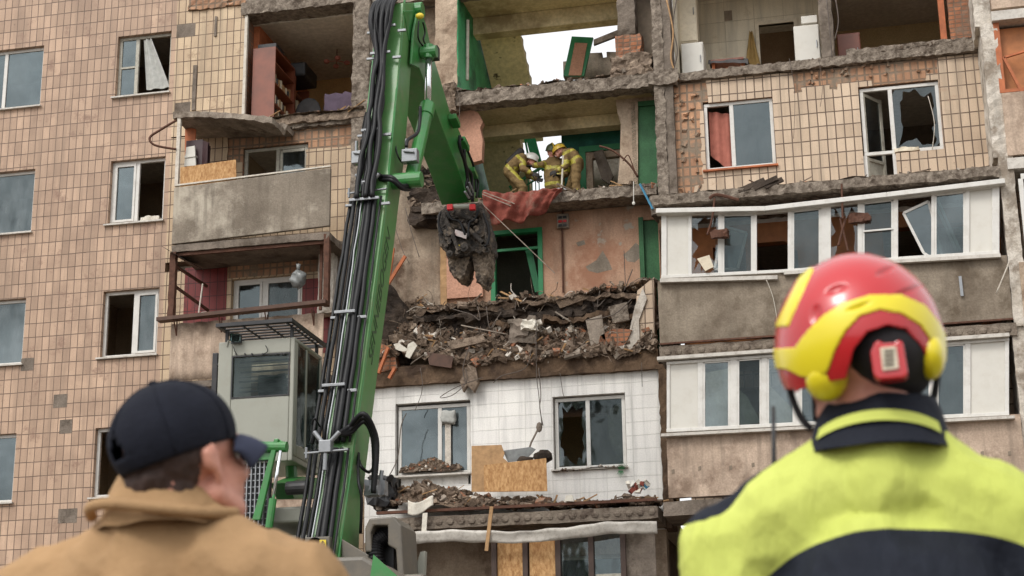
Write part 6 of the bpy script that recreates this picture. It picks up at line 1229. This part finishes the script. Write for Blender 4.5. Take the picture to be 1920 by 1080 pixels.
M['hivis'] = flat('hi_vis_yellow', S(188, 196, 98), .8, .2, vary=.14, scale=5, bumps=.15); M['navy'] = flat('navy_fabric', S(30, 33, 42), .8, .2, vary=.2, scale=7, bumps=.3)
M['tan'] = flat('tan_jacket', S(164, 132, 96), .85, .15, vary=.2, scale=5, bumps=.5); M['cap_navy'] = flat('navy_cap_cloth', S(29, 31, 40), .85, .15, vary=.2, scale=30, bumps=.25); M['brim'] = flat('cap_brim_cloth', S(58, 62, 80), .85, .15, vary=.1)
M['helmet_red'] = flat('helmet_red', S(182, 20, 28), .25, .5, vary=.06, coat=.6); M['helmet_yellow'] = flat('helmet_yellow', S(226, 208, 32), .3, .5, vary=.05, coat=.3); M['foam'] = flat('helmet_foam', S(46, 44, 46), .85, .2, vary=.3, scale=20)
M['trousers'] = flat('work_trousers', S(60, 58, 58), .85, .15, vary=.2); M['boots'] = flat('work_boots', S(34, 30, 28), .6, vary=.2)
def inpoly(x, y, pl_):
    c = False; j = len(pl_)-1
    for i in range(len(pl_)):
        a, b_ = pl_[i], pl_[j]
        if (a[1] > y) != (b_[1] > y) and x < (b_[0]-a[0])*(y-a[1])/(b_[1]-a[1])+a[0]: c = not c
        j = i
    return c
def collar(mb, c0, c1, r0, r1, th=.012, n=40, tilt=.0, wav=0.):
    vv = []; ff = []; K = 6
    for k in range(K+1):
        t = k/K; c = Vector(c0).lerp(Vector(c1), t); rx = r0[0]+(r1[0]-r0[0])*t; ry = r0[1]+(r1[1]-r0[1])*t
        for i in range(n):
            a = 2*math.pi*i/n; w_ = 1+wav*nz((math.cos(a)*2, math.sin(a)*2, t*2), 1, 3)
            vv.append(c+Vector((rx*math.cos(a)*w_, ry*math.sin(a)*w_, wav*.06*nz((math.cos(a), math.sin(a), t), 2, 9)-tilt*rx*math.cos(a)*t)))
    for k in range(K+1):
        t = 1-k/K; c = Vector(c0).lerp(Vector(c1), t); rx = r0[0]+(r1[0]-r0[0])*t-th; ry = r0[1]+(r1[1]-r0[1])*t-th
        for i in range(n): a = 2*math.pi*i/n; vv.append(c+Vector((rx*math.cos(a), ry*math.sin(a), -tilt*rx*math.cos(a)*t)))
    for k in range(2*K+1):
        for i in range(n): ff.append((k*n+i, k*n+(i+1) % n, (k+1)*n+(i+1) % n, (k+1)*n+i))
    mb.add(vv, ff)
def wrinkle(o, amp, sc_, seed=0, axis=(1, 1, 2.2)):
    nn_ = [v.normal.copy() for v in o.data.vertices]
    for v, n_ in zip(o.data.vertices, nn_):
        p = v.co; v.co = p+n_*amp*(noise.noise(Vector((p.x*axis[0]*sc_+seed, p.y*axis[1]*sc_, p.z*axis[2]*sc_)))+.5*noise.noise(Vector((p.x*sc_*2.3+seed, p.y*sc_*2.3, p.z*sc_*1.4+4)))+.32*(1-abs(noise.noise(Vector((p.x*sc_*1.3+p.z*sc_*.8+seed*2, p.y*sc_*.6, p.z*sc_*.7-p.x*sc_*.5)))))**5-.06)
    o.data.update()
# ---- right man: red and yellow helmet, hi-vis jacket, seen from behind
YR = -27.5; PR = lambda px, py, y=YR: at(px, py, y)
cx = PR(1642, 800).x; J = standing(cx, YR+.02, 0, 1.8, yaw=-.05, arms=.06)
zs = PR(1345, 1035).z; dz = zs-J['shL'].z
for k_ in J: J[k_] = J[k_]+Vector((0, 0, dz if k_ in ('shL', 'shR', 'chest', 'neck', 'head', 'elL', 'elR', 'wrL', 'wrR', 'pelvis') else 0))
J['shL'].x = PR(1372, 1035).x; J['shR'].x = PR(1925, 1000).x; J['shR'].z += .02; J['neck'] = PR(1648, 800)+Vector((0, .02, 0)); J['head'] = PR(1618, 700)+Vector((0, .03, 0))
man = thing('person', 'man in a red and yellow rescue helmet and yellow jacket seen from behind', 'person', (cx, YR, 0))
b1 = MB(); limbs(b1, J); torso(b1, J, .9); hq = rotq(-.28, .22); b1.cap(J['neck']-Vector((0, 0, .04)), J['head']+Vector((0, -.02, -.04)), .07, .065); add_head(b1, J['head'], hq, 1.02)
for s_ in (-1, 1): add_hand(b1, J['wrR' if s_ > 0 else 'wrL'], (0, .15, -1), (-s_, .2, 0), -s_); 
feet(b1, J, Vector((0, 1, 0)), .04)
blob(b1, 'body', M['skin'], man, .0075, 3)
b1 = MB()
for s_ in (-1, 1): b1.ell(J['head']+hq @ Vector((s_*.031, .082, 0)), .0125, .0125, .0125, 10)
b1.build('eyes', M['eye'], man, smooth=True)
xb = PR(1700, 985, YR-.13).x; zb = PR(1650, 985, YR-.13).z
def mat_r(c, n):
    if c.y > YR+.075 and c.z > PR(1400, 980).z and n.z > -.3 and c.x < cx: return 1
    if c.y > YR+.08: return 1 if c.z > 1.35 else 0
    d = (c.x-xb)/.21; edge = zb-.03*d*d-.035*d**4 if abs(d) < 1.25 else zb-.14
    if c.z < edge and c.z > edge-.26: return 1
    if c.z < 1.15: return 1
    return 0
b1 = MB()
torso(b1, J, 1.04, .022); b1.cap(J['neck']+Vector((0, -.01, -.1)), J['neck']+Vector((0, -.005, -.04)), .1, .088)
for s_ in 'LR': b1.cap(J['sh'+s_], J['el'+s_], .085, .068); b1.cap(J['el'+s_], J['wr'+s_]-Vector((0, 0, -.03)), .066, .05)
b1.cap(J['neck']+Vector((0, .0, -.075)), J['shL']+Vector((.02, -.0, .01)), .088, .085); b1.cap(J['neck']+Vector((0, 0, -.075)), J['shR']+Vector((-.02, 0, .01)), .088, .085); b1.ell(J['chest']+Vector((0, -.02, .0)), .2, .15, .2, 20)
mt, nt_, b_ = base_mat('two_tone_jacket', .8, .2)
def MA(op, a, b=None):
    n_ = N(nt_, 'Math', operation=op)
    for i_, v_ in ((0, a), (1, b)):
        if v_ is None: continue
        if isinstance(v_, bpy.types.NodeSocket): nt_.links.new(v_, n_.inputs[i_])
        else: n_.inputs[i_].default_value = v_
    return n_.outputs[0]
sx_ = N(nt_, 'SeparateXYZ'); nt_.links.new(coords(nt_), sx_.inputs[0]); BX = BASE[man.name]; X_, Y_, Z_ = sx_.outputs
d_ = MA('DIVIDE', MA('SUBTRACT', X_, xb-BX.x), .22); d2 = MA('MULTIPLY', d_, d_); d4 = MA('MULTIPLY', d2, d2)
edge_ = MA('SUBTRACT', zb-BX.z, MA('ADD', MA('MULTIPLY', d2, .03), MA('MULTIPLY', d4, .035)))
low_ = MA('MULTIPLY', MA('LESS_THAN', Z_, edge_), MA('LESS_THAN', Y_, .06))
sh_ = MA('MULTIPLY', MA('MULTIPLY', MA('GREATER_THAN', MA('ADD', Y_, MA('MULTIPLY', X_, -.25)), .022), MA('LESS_THAN', X_, -.1)), MA('GREATER_THAN', Z_, PR(1310, 985).z-BX.z))
mk_ = MA('MAXIMUM', low_, sh_)
ye_ = mix(nt_, noise_fac(nt_, 5, 5, .3, .7), S(180, 188, 92), S(192, 200, 104)); nv_ = mix(nt_, noise_fac(nt_, 7, 5, .3, .7), S(25, 28, 36), S(34, 38, 48))
nt_.links.new(mix(nt_, mk_, ye_, nv_), b_.inputs['Base Color']); bump(nt_, b_, noise_fac(nt_, 22, 6, .2, .8, coords(nt_, 1.6, 1, .6)), .5, .012); M['two_tone'] = mt
jk = blob(b1, 'jacket', M['two_tone'], man, .005, 16); wrinkle(jk, .015, 6, 3, (1.8, 1, .8)); wrinkle(jk, .005, 15, 5, (1.5, 1, .5))
b1 = MB(); limbs(b1, J, 1, .02) if False else None
for s_ in 'LR': b1.cap(J['hp'+s_], J['kn'+s_], .11, .085); b1.cap(J['kn'+s_], J['an'+s_]+Vector((0, 0, .05)), .083, .075)
b1.cap(J['hpL'], J['hpR'], .12, .12); blob(b1, 'trousers', M['trousers'], man, .015, 6)
b1 = MB(); feet(b1, J, Vector((0, 1, 0)), .05); blob(b1, 'boots', M['boots'], man, .012, 3)
c0, c1 = PR(1648, 850)+Vector((0, .02, 0)), PR(1648, 752)+Vector((0, .03, 0)); b1 = MB(); collar(b1, c0, c1, (.118, .118), (.092, .09), .012, wav=.05); b1.build('collar', M['navy'], man, smooth=True)
b1 = MB(); vv = []
for i in range(21):
    a = math.pi*(1.5+(i-10)/20*.62); 
    for t in (.42-.2*((i-10)/10)**2, .64-.2*((i-10)/10)**2): rx = .118+(.092-.118)*t+.004; ry = .118+(.09-.118)*t+.006; c = c0.lerp(c1, t); vv.append(c+Vector((rx*math.cos(a), ry*math.sin(a), 0)))
b1.add(vv, [(2*i, 2*i+2, 2*i+3, 2*i+1) for i in range(20)]); b1.build('collar_stripe', M['hivis'], man, smooth=True)
# helmet
KX = (PR(1700, 640).x-PR(1600, 640).x)/100; KZ = (PR(1610, 600).z-PR(1610, 700).z)/100
HC = PR(1610, 645)+Vector((0, .02, 0)); RX, RY, RZ = 162*KX, .155, 172*KZ
YEL = [(1440, 655), (1490, 652), (1512, 622), (1545, 590), (1580, 568), (1630, 553), (1690, 552), (1735, 572), (1762, 605), (1785, 650), (1785, 700), (1752, 650), (1725, 610), (1690, 588), (1650, 580), (1612, 592), (1584, 622), (1566, 655), (1552, 695), (1530, 712), (1500, 705), (1475, 692), (1440, 690)]
STR = [(1508, 500), (1526, 503), (1478, 612), (1452, 612)]
OPN = [(1575, 900), (1585, 710), (1600, 655), (1625, 622), (1665, 608), (1700, 616), (1730, 650), (1748, 690), (1755, 900)]
def helmet_pt(th, ph, k=1.):
    p = Vector((RX*math.sin(th)*math.cos(ph), RY*math.sin(th)*math.sin(ph), RZ*math.cos(th)))*k
    return p
vv = []; nt1, nt2 = 210, 430; cls = {}
def px_of(p):
    v = HC+p-CAM; return 960+F_PX*v.dot(RT2)/v.dot(FW), 540-F_PX*v.dot(UP2)/v.dot(FW)
for i in range(nt1+1):
    for j in range(nt2):
        th = math.pi*.68*i/nt1+1e-3; ph = 2*math.pi*j/nt2; p = helmet_pt(th, ph); u, v_ = px_of(p); k = 1.
        back = p.y < .05
        if back and (inpoly(u, v_, YEL) or inpoly(u, v_, STR)): k = 1.018
        if back:
            for (a, b_, r1_, r2_) in ((1568, 542, 22, 9), (1660, 508, 20, 8), (1700, 545, 30, 5), (1610, 575, 26, 5), (1530, 590, 12, 20)):
                d = ((u-a)/r1_)**2+((v_-b_-(a-u)*.35)/r2_)**2
                if d < 1: k -= .035*(1-d)
            k += .010*math.sin((u-1450)/34.)*max(0, 1-abs(v_-560)/70)
        if abs(p.x) < .03 and p.y > -.03: k += .012
        vv.append(HC+p*k)
ff = []; fm = []
for i in range(nt1):
    for j in range(nt2):
        q_ = (i*nt2+j, (i+1)*nt2+j, (i+1)*nt2+(j+1) % nt2, i*nt2+(j+1) % nt2); c = (vv[q_[0]]+vv[q_[2]])/2-HC; u, v_ = px_of(c)
        if c.y < .06:
            if c.y < -.02 and inpoly(u, v_, OPN): continue
            lim = 730 if u < 1490 else 742 if u < 1590 else 712
            if u > 1700: lim = 690
            if v_ > lim: continue
            mi = 1 if (inpoly(u, v_, YEL) or inpoly(u, v_, STR)) else 0
        else:
            if v_ > 655+ (0 if abs(u-1610) < 60 else 30): continue
            mi = 1 if 620 < v_ < 655 else 0
        ff.append(q_); fm.append(mi)
b1 = MB(); b1.add(vv, ff); b1.m = fm; hel = b1.build('helmet', [M['helmet_red'], M['helmet_yellow']], man, smooth=True)
md = hel.modifiers.new('t', 'SOLIDIFY'); md.thickness = .008; md.offset = -1
b1 = MB(); cc = PR(1549, 706, YR-.06); b1.ell(cc, 42*KX, .045, 44*KZ, 24); b1.build('ear_cup', M['helmet_yellow'], hel, smooth=True)
b1 = MB(); cc = PR(1744, 668, YR-.03); b1.ell(cc, 28*KX, .045, 42*KZ, 24); b1.build('ear_cup', M['helmet_yellow'], hel, smooth=True)
b1 = MB(); b1.ell(PR(1660, 668)+Vector((0, .012, 0)), 98*KX, .13, 86*KZ, 28); b1.build('foam_liner', M['foam'], hel, smooth=True)
b1 = MB(); b1.ell(PR(1610, 680)+Vector((0, .05, 0)), 120*KX, .1, 60*KZ, 28); b1.build('headband', M['foam'], hel, smooth=True)
yb_ = YR-.125
b1 = MB(); b1.prism([PR(a, b_, yb_) for a, b_ in ((1640, 640), (1650, 637), (1655, 643), (1678, 641), (1684, 636), (1693, 640), (1703, 700), (1696, 708), (1648, 712), (1638, 704), (1632, 660))], (0, .03, 0)); bd = b1.build('badge', M['helmet_red'], hel, bevel=.004)
b1 = MB(); b1.prism([PR(a, b_, yb_-.004) for a, b_ in ((1650, 652), (1680, 649), (1685, 690), (1655, 694))], (0, .006, 0)); b1.build('badge_label', M['white_sign'] if False else M['cream'], bd)
b1 = MB()
for i in range(4): b1.prism([PR(a, b_+i*8.5, yb_-.006) for a, b_ in ((1657, 657), (1676, 655), (1677, 658), (1658, 660))], (0, .003, 0))
b1.build('badge_print', M['foam'], bd)
for pts in ([(1478, 705), (1485, 745), (1503, 785), (1522, 805)], [(1528, 735), (1531, 790)], [(1758, 700), (1752, 740), (1742, 762)]):
    b1 = MB(); b1.tube(curve([PR(a, b_, YR+.03) for a, b_ in pts], 6), .006, 8); b1.build('chin_strap', M['foam'], hel, smooth=True)
t = thing('handheld_radio', 'black handheld radio clipped at the left shoulder of the yellow jacket', 'radio', PR(1450, 1000, YR+.16))
b1 = MB(); b1.tube([PR(1450, 762, YR+.16), PR(1451, 860, YR+.16), PR(1452, 930, YR+.16)], [.0035, .0042, .005], 10); b1.build('antenna', M['black'], t, smooth=True)
c = PR(1452, 930, YR+.16); b1 = MB(); b1.box(c.x-.03, c.x+.03, c.y-.02, c.y+.02, c.z-.14, c.z); b1.build('radio_body', M['black'], t, bevel=.004)
# ---- left man: navy cap, tan jacket
YL = -27.6; PL = lambda px, py, y=YL: at(px, py, y)
cx = PL(300, 900).x; J = standing(cx, YL+.03, 0, 1.76, yaw=.15, arms=.06); zs = PL(555, 1115).z; dz = zs-J['shR'].z
for k_ in ('shL', 'shR', 'chest', 'neck', 'head', 'elL', 'elR', 'wrL', 'wrR', 'pelvis'): J[k_] = J[k_]+Vector((0, 0, dz))
J['shR'].x = PL(555, 1090).x; J['shL'].x = PL(22, 1100).x; J['neck'] = PL(305, 985)+Vector((0, .02, 0)); J['head'] = PL(338, 868)+Vector((0, .03, 0))
man2 = thing('person', 'man in a navy baseball cap and a tan jacket seen from behind', 'person', (cx, YL, 0))
hq = rotq(.52, .3, -.03)
b1 = MB(); limbs(b1, J); torso(b1, J, .9); b1.cap(J['neck']-Vector((0, 0, .03)), J['head']+Vector((-.02, -.02, -.03)), .068, .064); add_head(b1, J['head'], hq, 1.03)
for s_ in (-1, 1): add_hand(b1, J['wrR' if s_ > 0 else 'wrL'], (0, .15, -1), (-s_, .2, 0), -s_)
feet(b1, J, Vector((0, 1, 0)), .04); blob(b1, 'body', M['skin'], man2, .0065, 2)
b1 = MB()
for s_ in (-1, 1): b1.ell(J['head']+hq @ Vector((s_*.031, .073, 0)), .0125, .0125, .0125, 10)
b1.build('eyes', M['eye'], man2, smooth=True)
b1 = MB(); T = lambda *p: J['head']+hq @ Vector(p)
b1.ell(T(0, -.022, .02), .084, .092, .08, 24, hq); b1.ell(T(0, -.05, -.03), .064, .052, .06, 20, hq); b1.ell(T(0, -.085, -.01), .05, .032, .04, 16, hq); hr = blob(b1, 'hair', M['hair'], man2, .004, 3); wrinkle(hr, .0035, 55, 2, (1, 1, .4))
bm = bmesh.new(); bm.from_mesh(hr.data)
dele = []
for f_ in bm.faces:
    p = hq.inverted() @ (f_.calc_center_median()+BASE[hr.name]-J['head'])
    if p.y > .0 or (p.y > -.035 and p.z < .0) or p.z < -.075+.2*max(0, p.y+.05): dele.append(f_)
bmesh.ops.delete(bm, geom=dele, context='FACES'); bm.to_mesh(hr.data); bm.free()
# cap
MB().tube(curve([J['shR']+Vector((-.13, -.045, .075)), J['shR']+Vector((-.035, -.082, .02)), J['shR']+Vector((-.02, -.09, -.08))], 6), .003, 6).build('sleeve_seam', M['tan'], man2, smooth=True)
CQ = rotq(.58, .38, -.12); CC = J['head']+hq @ Vector((0.004, -.02, .052)); KXl = (PL(400, 800).x-PL(300, 800).x)/100
RXc, RYc, RZc = .09, .114, .095
vv = []; ff = []; n1, n2 = 26, 64
for i in range(n1+1):
    for j in range(n2):
        th = math.pi*.63*i/n1+1e-3; ph = 2*math.pi*j/n2; p = Vector((RXc*math.sin(th)*math.cos(ph), RYc*math.sin(th)*math.sin(ph), RZc*math.cos(th)))
        k = 1+.006*abs(math.cos(ph*3))+.008*nz(p, 18); vv.append(CC+CQ @ (p*k))
for i in range(n1):
    for j in range(n2):
        ph = 2*math.pi*(j+.5)/n2; th = math.pi*.63*(i+.5)/n1; dph = abs(((ph-1.5*math.pi)+math.pi) % (2*math.pi)-math.pi)
        if th > 1.28 and th < 1.66 and dph < .2*math.sqrt(max(0, (th-1.24)/.45)): continue
        ff.append((i*n2+j, (i+1)*n2+j, (i+1)*n2+(j+1) % n2, i*n2+(j+1) % n2))
b1 = MB(); b1.add(vv, ff); t = thing('baseball_cap', 'navy baseball cap on the head of the man in tan', 'cap', CC); 
o = b1.build('crown', M['cap_navy'], t, smooth=True); md = o.modifiers.new('t', 'SOLIDIFY'); md.thickness = .003
b1 = MB(); b1.sheet(lambda u, v: CC+CQ @ Vector(((u-.5)*.15*(1-.25*v*v), .1-.045*abs(u-.5)*2*abs(u-.5)*2+.075*v*math.sqrt(max(.02, 1-(2*u-1)**2*.8)), -.022-.036*(2*u-1)**2-.03*v*v-.008*v)), 20, 10)
b1.v = [tuple(v) for v in b1.v]; o = b1.build('brim', M['brim'], t, smooth=True); md = o.modifiers.new('t', 'SOLIDIFY'); md.thickness = .004
b1 = MB(); b1.ell(CC+CQ @ Vector((0, 0, RZc+.002)), .009, .009, .005, 12); b1.build('button', M['cap_navy'], t, smooth=True)
for k in range(6):
    ph = math.pi/6+k*math.pi/3; lim = 1.2 if k == 4 else 1.9
    MB().tube([CC+CQ @ Vector((RXc*1.008*math.sin(th_)*math.cos(ph), RYc*1.008*math.sin(th_)*math.sin(ph), RZc*1.008*math.cos(th_))) for th_ in [lim*i/14+.02 for i in range(15)]], .0016, 5).build('seam', M['cap_navy'], t, smooth=True)
b1 = MB(); torso(b1, J, 1.02, .025); b1.cap(J['neck']+Vector((0, -.01, -.1)), J['neck']+Vector((0, -.005, -.03)), .1, .088)
for s_ in 'LR': b1.cap(J['sh'+s_], J['el'+s_], .085, .07); b1.cap(J['el'+s_], J['wr'+s_]-Vector((0, 0, -.03)), .068, .052)
b1.cap(J['neck']+Vector((0, 0, -.07)), J['shL']+Vector((.02, 0, .01)), .085, .085); b1.cap(J['neck']+Vector((0, 0, -.07)), J['shR']+Vector((-.02, 0, .01)), .085, .085); b1.ell(J['chest']+Vector((0, -.02, 0)), .2, .15, .2, 20)
jk = blob(b1, 'jacket', M['tan'], man2, .007, 12); wrinkle(jk, .02, 6, 8, (1.6, 1, .9)); wrinkle(jk, .006, 15, 5, (1.4, 1, .6))
c0, c1 = PL(312, 990)+Vector((0, .02, 0)), PL(310, 893)+Vector((0, .03, 0)); b1 = MB(); collar(b1, c0, c1, (.122, .11), (.084, .08), .012, wav=.12, tilt=.38); b1.build('collar', M['tan'], man2, smooth=True)
b1 = MB(); c = PL(305, 965)+Vector((0, .02, 0)); b1.tube(curve([c+Vector((.13*math.cos(a), .118*math.sin(a), .01*math.sin(a*2))) for a in [math.pi*(1.05+.9*i/10) for i in range(11)]], 3), .01, 8); b1.build('collar_seam', M['tan'], man2, smooth=True)
b1 = MB()
for s_ in 'LR': b1.cap(J['hp'+s_], J['kn'+s_], .11, .085); b1.cap(J['kn'+s_], J['an'+s_]+Vector((0, 0, .05)), .083, .075)
b1.cap(J['hpL'], J['hpR'], .12, .12); blob(b1, 'trousers', M['trousers'], man2, .015, 6)
b1 = MB(); feet(b1, J, Vector((0, 1, 0)), .05); blob(b1, 'boots', M['boots'], man2, .012, 3)
# ---- firefighters on the landing
def firefighter(J, hq, label, helmet, hands, fd, pack=None, hstripe=None):
    g0 = (J['anL']+J['anR'])/2; t = thing('person', label, 'person', (g0.x, g0.y, 12.0))
    b1 = MB(); limbs(b1, J); torso(b1, J, .9); b1.cap(J['neck'], J['head']+(J['neck']-J['head'])*.3, .062, .06); add_head(b1, J['head'], hq)
    for s_, k_ in ((-1, 'wrL'), (1, 'wrR')): d, n_ = hands[0 if s_ < 0 else 1]; add_hand(b1, J[k_], d, n_, -s_, .5, 1.1)
    feet(b1, J, fd, .04); blob(b1, 'body', [M['skin'], M['dark_gear']], t, .0085, 2, lambda c, n: 1 if min((c-J['wrL']).length, (c-J['wrR']).length) < .24 and (c-J['head']).length > .2 else 0)
    bands = []
    def bandat(a, b_, f, hw=.03): d = (J[b_]-J[a]); L = d.length; bands.append((J[a]+d*f, d/L, hw, .19))
    for s_ in 'LR': bandat('sh'+s_, 'el'+s_, .75); bandat('el'+s_, 'wr'+s_, .72); bandat('kn'+s_, 'an'+s_, .55, .04)
    d = (J['chest']-J['pelvis']).normalized(); bands += [(J['chest']+d*.02, d, .03, .4), (J['pelvis']+d*.02, d, .032, .4)]
    def mf(c, n):
        for p, d, hw, r in bands:
            e_ = c-p
            if abs(e_.dot(d)) < hw and e_.length < r: return 1
        return 0
    b1 = MB(); torso(b1, J, 1., .028)
    for s_ in 'LR': b1.cap(J['sh'+s_], J['el'+s_], .078, .066); b1.cap(J['el'+s_], J['wr'+s_].lerp(J['el'+s_], .1), .064, .052); b1.cap(J['hp'+s_], J['kn'+s_], .115, .088); b1.cap(J['kn'+s_], J['an'+s_]+Vector((0, 0, .06)), .086, .078)
    j_ = blob(b1, 'turnout_suit', [M['turnout'], M['band']], t, .014, 4, mf); wrinkle(j_, .012, 8, J['head'].x)
    b1 = MB(); feet(b1, J, fd, .055); blob(b1, 'boots', M['boots'], t, .014, 2)
    # helmet with brim, crest and neck guard
    c = J['head']+hq @ Vector((0, -.012, .035)); vv = []; ff = []; n1, n2 = 12, 28
    for i in range(n1+1):
        for j in range(n2): th = math.pi*.56*i/n1+1e-3; ph = 2*math.pi*j/n2; k = 1+.05*(abs(math.cos(ph)) < .22)*math.cos(th)+(.12 if i == n1 else 0); vv.append(c+hq @ (Vector((.112*math.sin(th)*math.cos(ph), .14*math.sin(th)*math.sin(ph), .125*math.cos(th)))*k))
    for i in range(n1):
        for j in range(n2): ff.append((i*n2+j, (i+1)*n2+j, (i+1)*n2+(j+1) % n2, i*n2+(j+1) % n2))
    b1 = MB(); b1.add(vv, ff); h = b1.build('helmet', M[helmet], t, smooth=True); md = h.modifiers.new('t', 'SOLIDIFY'); md.thickness = .006
    b1 = MB()
    pts = [c+hq @ Vector((.0, .148*math.sin(a), .133*math.cos(a))) for a in [(-1.2+2.4*i/12) for i in range(13)]]; b1.tube(pts, .014, 6); b1.build('helmet_crest', M[hstripe or helmet], h, smooth=True)
    if pack:
        b1 = MB(); up = (J['chest']-J['pelvis']).normalized(); side_ = (J['shR']-J['shL']).normalized(); bk = -up.cross(side_)*-1
        bk = side_.cross(up) if pack == 1 else -side_.cross(up)
        p0_ = J['pelvis']+bk*.2+up*.05; b1.cap(p0_, p0_+up*.42, .075, .075, 16); b1.build('air_tank', M['dark_gear'], t, smooth=True)
    return t
M['helmet_white'] = flat('helmet_white', S(208, 206, 198), .35, .5, vary=.1, dirt=(S(120, 110, 96), .4)); M['helmet_ochre'] = flat('helmet_ochre', S(206, 172, 56), .4, .5, vary=.2, dirt=(S(80, 66, 40), .5)); M['helmet_dark'] = flat('helmet_olive', S(70, 78, 48), .45, .5, vary=.3)
YF = .75; GF = 12.0; Q_ = lambda px, py, y=YF: at(px, py, y)
# 1: bent forward to the right, white helmet
V = Vector; gx = Q_(968, 340).x
J = dict(pelvis=V((Q_(957, 316).x, YF, GF+.86)), chest=Q_(976, 303), neck=Q_(987, 300), head=Q_(996, 302))
pv = J['pelvis']; J['chest'] = V((J['chest'].x, YF, J['chest'].z)); 
for s_, n_ in ((-1, 'L'), (1, 'R')):
    o_ = V((0, -.17*s_*1.0, 0)); J['sh'+n_] = J['chest']+V((.07, -s_*.17, .02)); J['hp'+n_] = pv+V((0, -s_*.09, -.04)); J['kn'+n_] = V((gx+.1+.06*s_, YF-s_*.12, GF+.45)); J['an'+n_] = V((gx-.02+.12*s_, YF-s_*.12, GF+.09))
J['elR'] = J['shR']+V((.02, -.06, -.26)); J['wrR'] = J['elR']+V((.17, .05, -.1)); J['elL'] = J['shL']+V((.05, .02, -.26)); J['wrL'] = J['elL']+V((.16, -.05, -.1))
firefighter(J, rotq(1.45, -.35), 'firefighter in a white helmet bending forward at the left of the landing', 'helmet_white', [((1, 0, -.4), (0, -1, 0)), ((1, 0, -.4), (0, 1, 0))], V((1, 0, 0)), pack=None)
b1 = MB(); b1.cap(J['pelvis']+V((-.02, 0, .18)), J['chest']+V((.0, 0, .2)), .085, .085, 16); solo(b1, 'air_cylinder', M['dark_gear'], 'dark breathing-air cylinder on the back of the bending white-helmeted firefighter', 'air tank', smooth=True)
# 2: middle, upright, facing the camera side, arm stretched left
c = Q_(1036, 300); J = standing(c.x, YF+.15, GF, 1.72, yaw=math.pi+.25, arms=.02)
# facing -Y: L/R swap sides naturally
J['head'] = Q_(1034, 284, YF+.12); J['neck'] = Q_(1035, 297, YF+.14); d_ = J['neck'].z-.03
for n_, s_ in (('L', 1), ('R', -1)): J['sh'+n_] = V((c.x+s_*.175, YF+.15, d_-.07))
J['chest'] = V((c.x, YF+.15, d_-.22)); J['pelvis'] = V((c.x, YF+.15, d_-.55))
J['elR'] = V((Q_(1015, 308).x, YF+.02, Q_(1015, 308).z)); J['wrR'] = Q_(999, 311, YF-.05); J['elL'] = J['shL']+V((.06, -.02, -.27)); J['wrL'] = J['elL']+V((-.1, -.16, -.08))
firefighter(J, rotq(math.pi-.5, -.3), 'firefighter in an olive helmet standing in the middle with one arm stretched out', 'helmet_dark', [((-.6, -.8, 0), (0, 0, -1)), ((-1, -.1, 0), (0, 0, -1))], V((0, -1, 0)), hstripe='helmet_ochre')
# 3: right, bent to the left
gx = Q_(1076, 340).x
J = dict(pelvis=V((Q_(1082, 312).x, YF, GF+.92)), chest=V((Q_(1072, 292).x, YF, Q_(1072, 292).z)), neck=V((Q_(1060, 286).x, YF, Q_(1060, 284).z)), head=V((Q_(1049, 288).x, YF-.02, Q_(1049, 285).z)))
for s_, n_ in ((-1, 'L'), (1, 'R')):
    J['sh'+n_] = J['chest']+V((-.08, s_*.17, .0)); J['hp'+n_] = J['pelvis']+V((0, s_*.09, -.04)); J['kn'+n_] = V((gx-.02-.08*s_, YF+s_*.12, GF+.47)); J['an'+n_] = V((gx+.02-.06*s_, YF+s_*.12, GF+.09))
J['elL'] = J['shL']+V((.0, -.05, -.28)); J['wrL'] = J['elL']+V((-.18, 0, -.1)); J['elR'] = J['shR']+V((-.05, .02, -.27)); J['wrR'] = J['elR']+V((-.17, 0, -.05))
firefighter(J, rotq(-1.4, -.4), 'firefighter in an ochre helmet leaning over from the right beside the green wall', 'helmet_ochre', [((-1, 0, -.3), (0, 1, 0)), ((-1, 0, -.3), (0, -1, 0))], V((-1, 0, 0)), hstripe='helmet_dark')
t = thing('shovel', 'pale-handled shovel held upright between the firefighters', 'shovel', Q_(1054, 352, YF-.25))
MB().tube([Q_(1056, 292, YF-.25), Q_(1053, 354, YF-.25)], .02, 8).build('shaft', M['pipe'], t)
b1 = MB(); c = Q_(1053, 352, YF-.25); b1.box(c.x-.1, c.x+.1, c.y-.01, c.y+.01, c.z-.25, c.z); b1.build('blade', M['steel'], t, bevel=.005)

bpy.data.scenes.remove(TS)
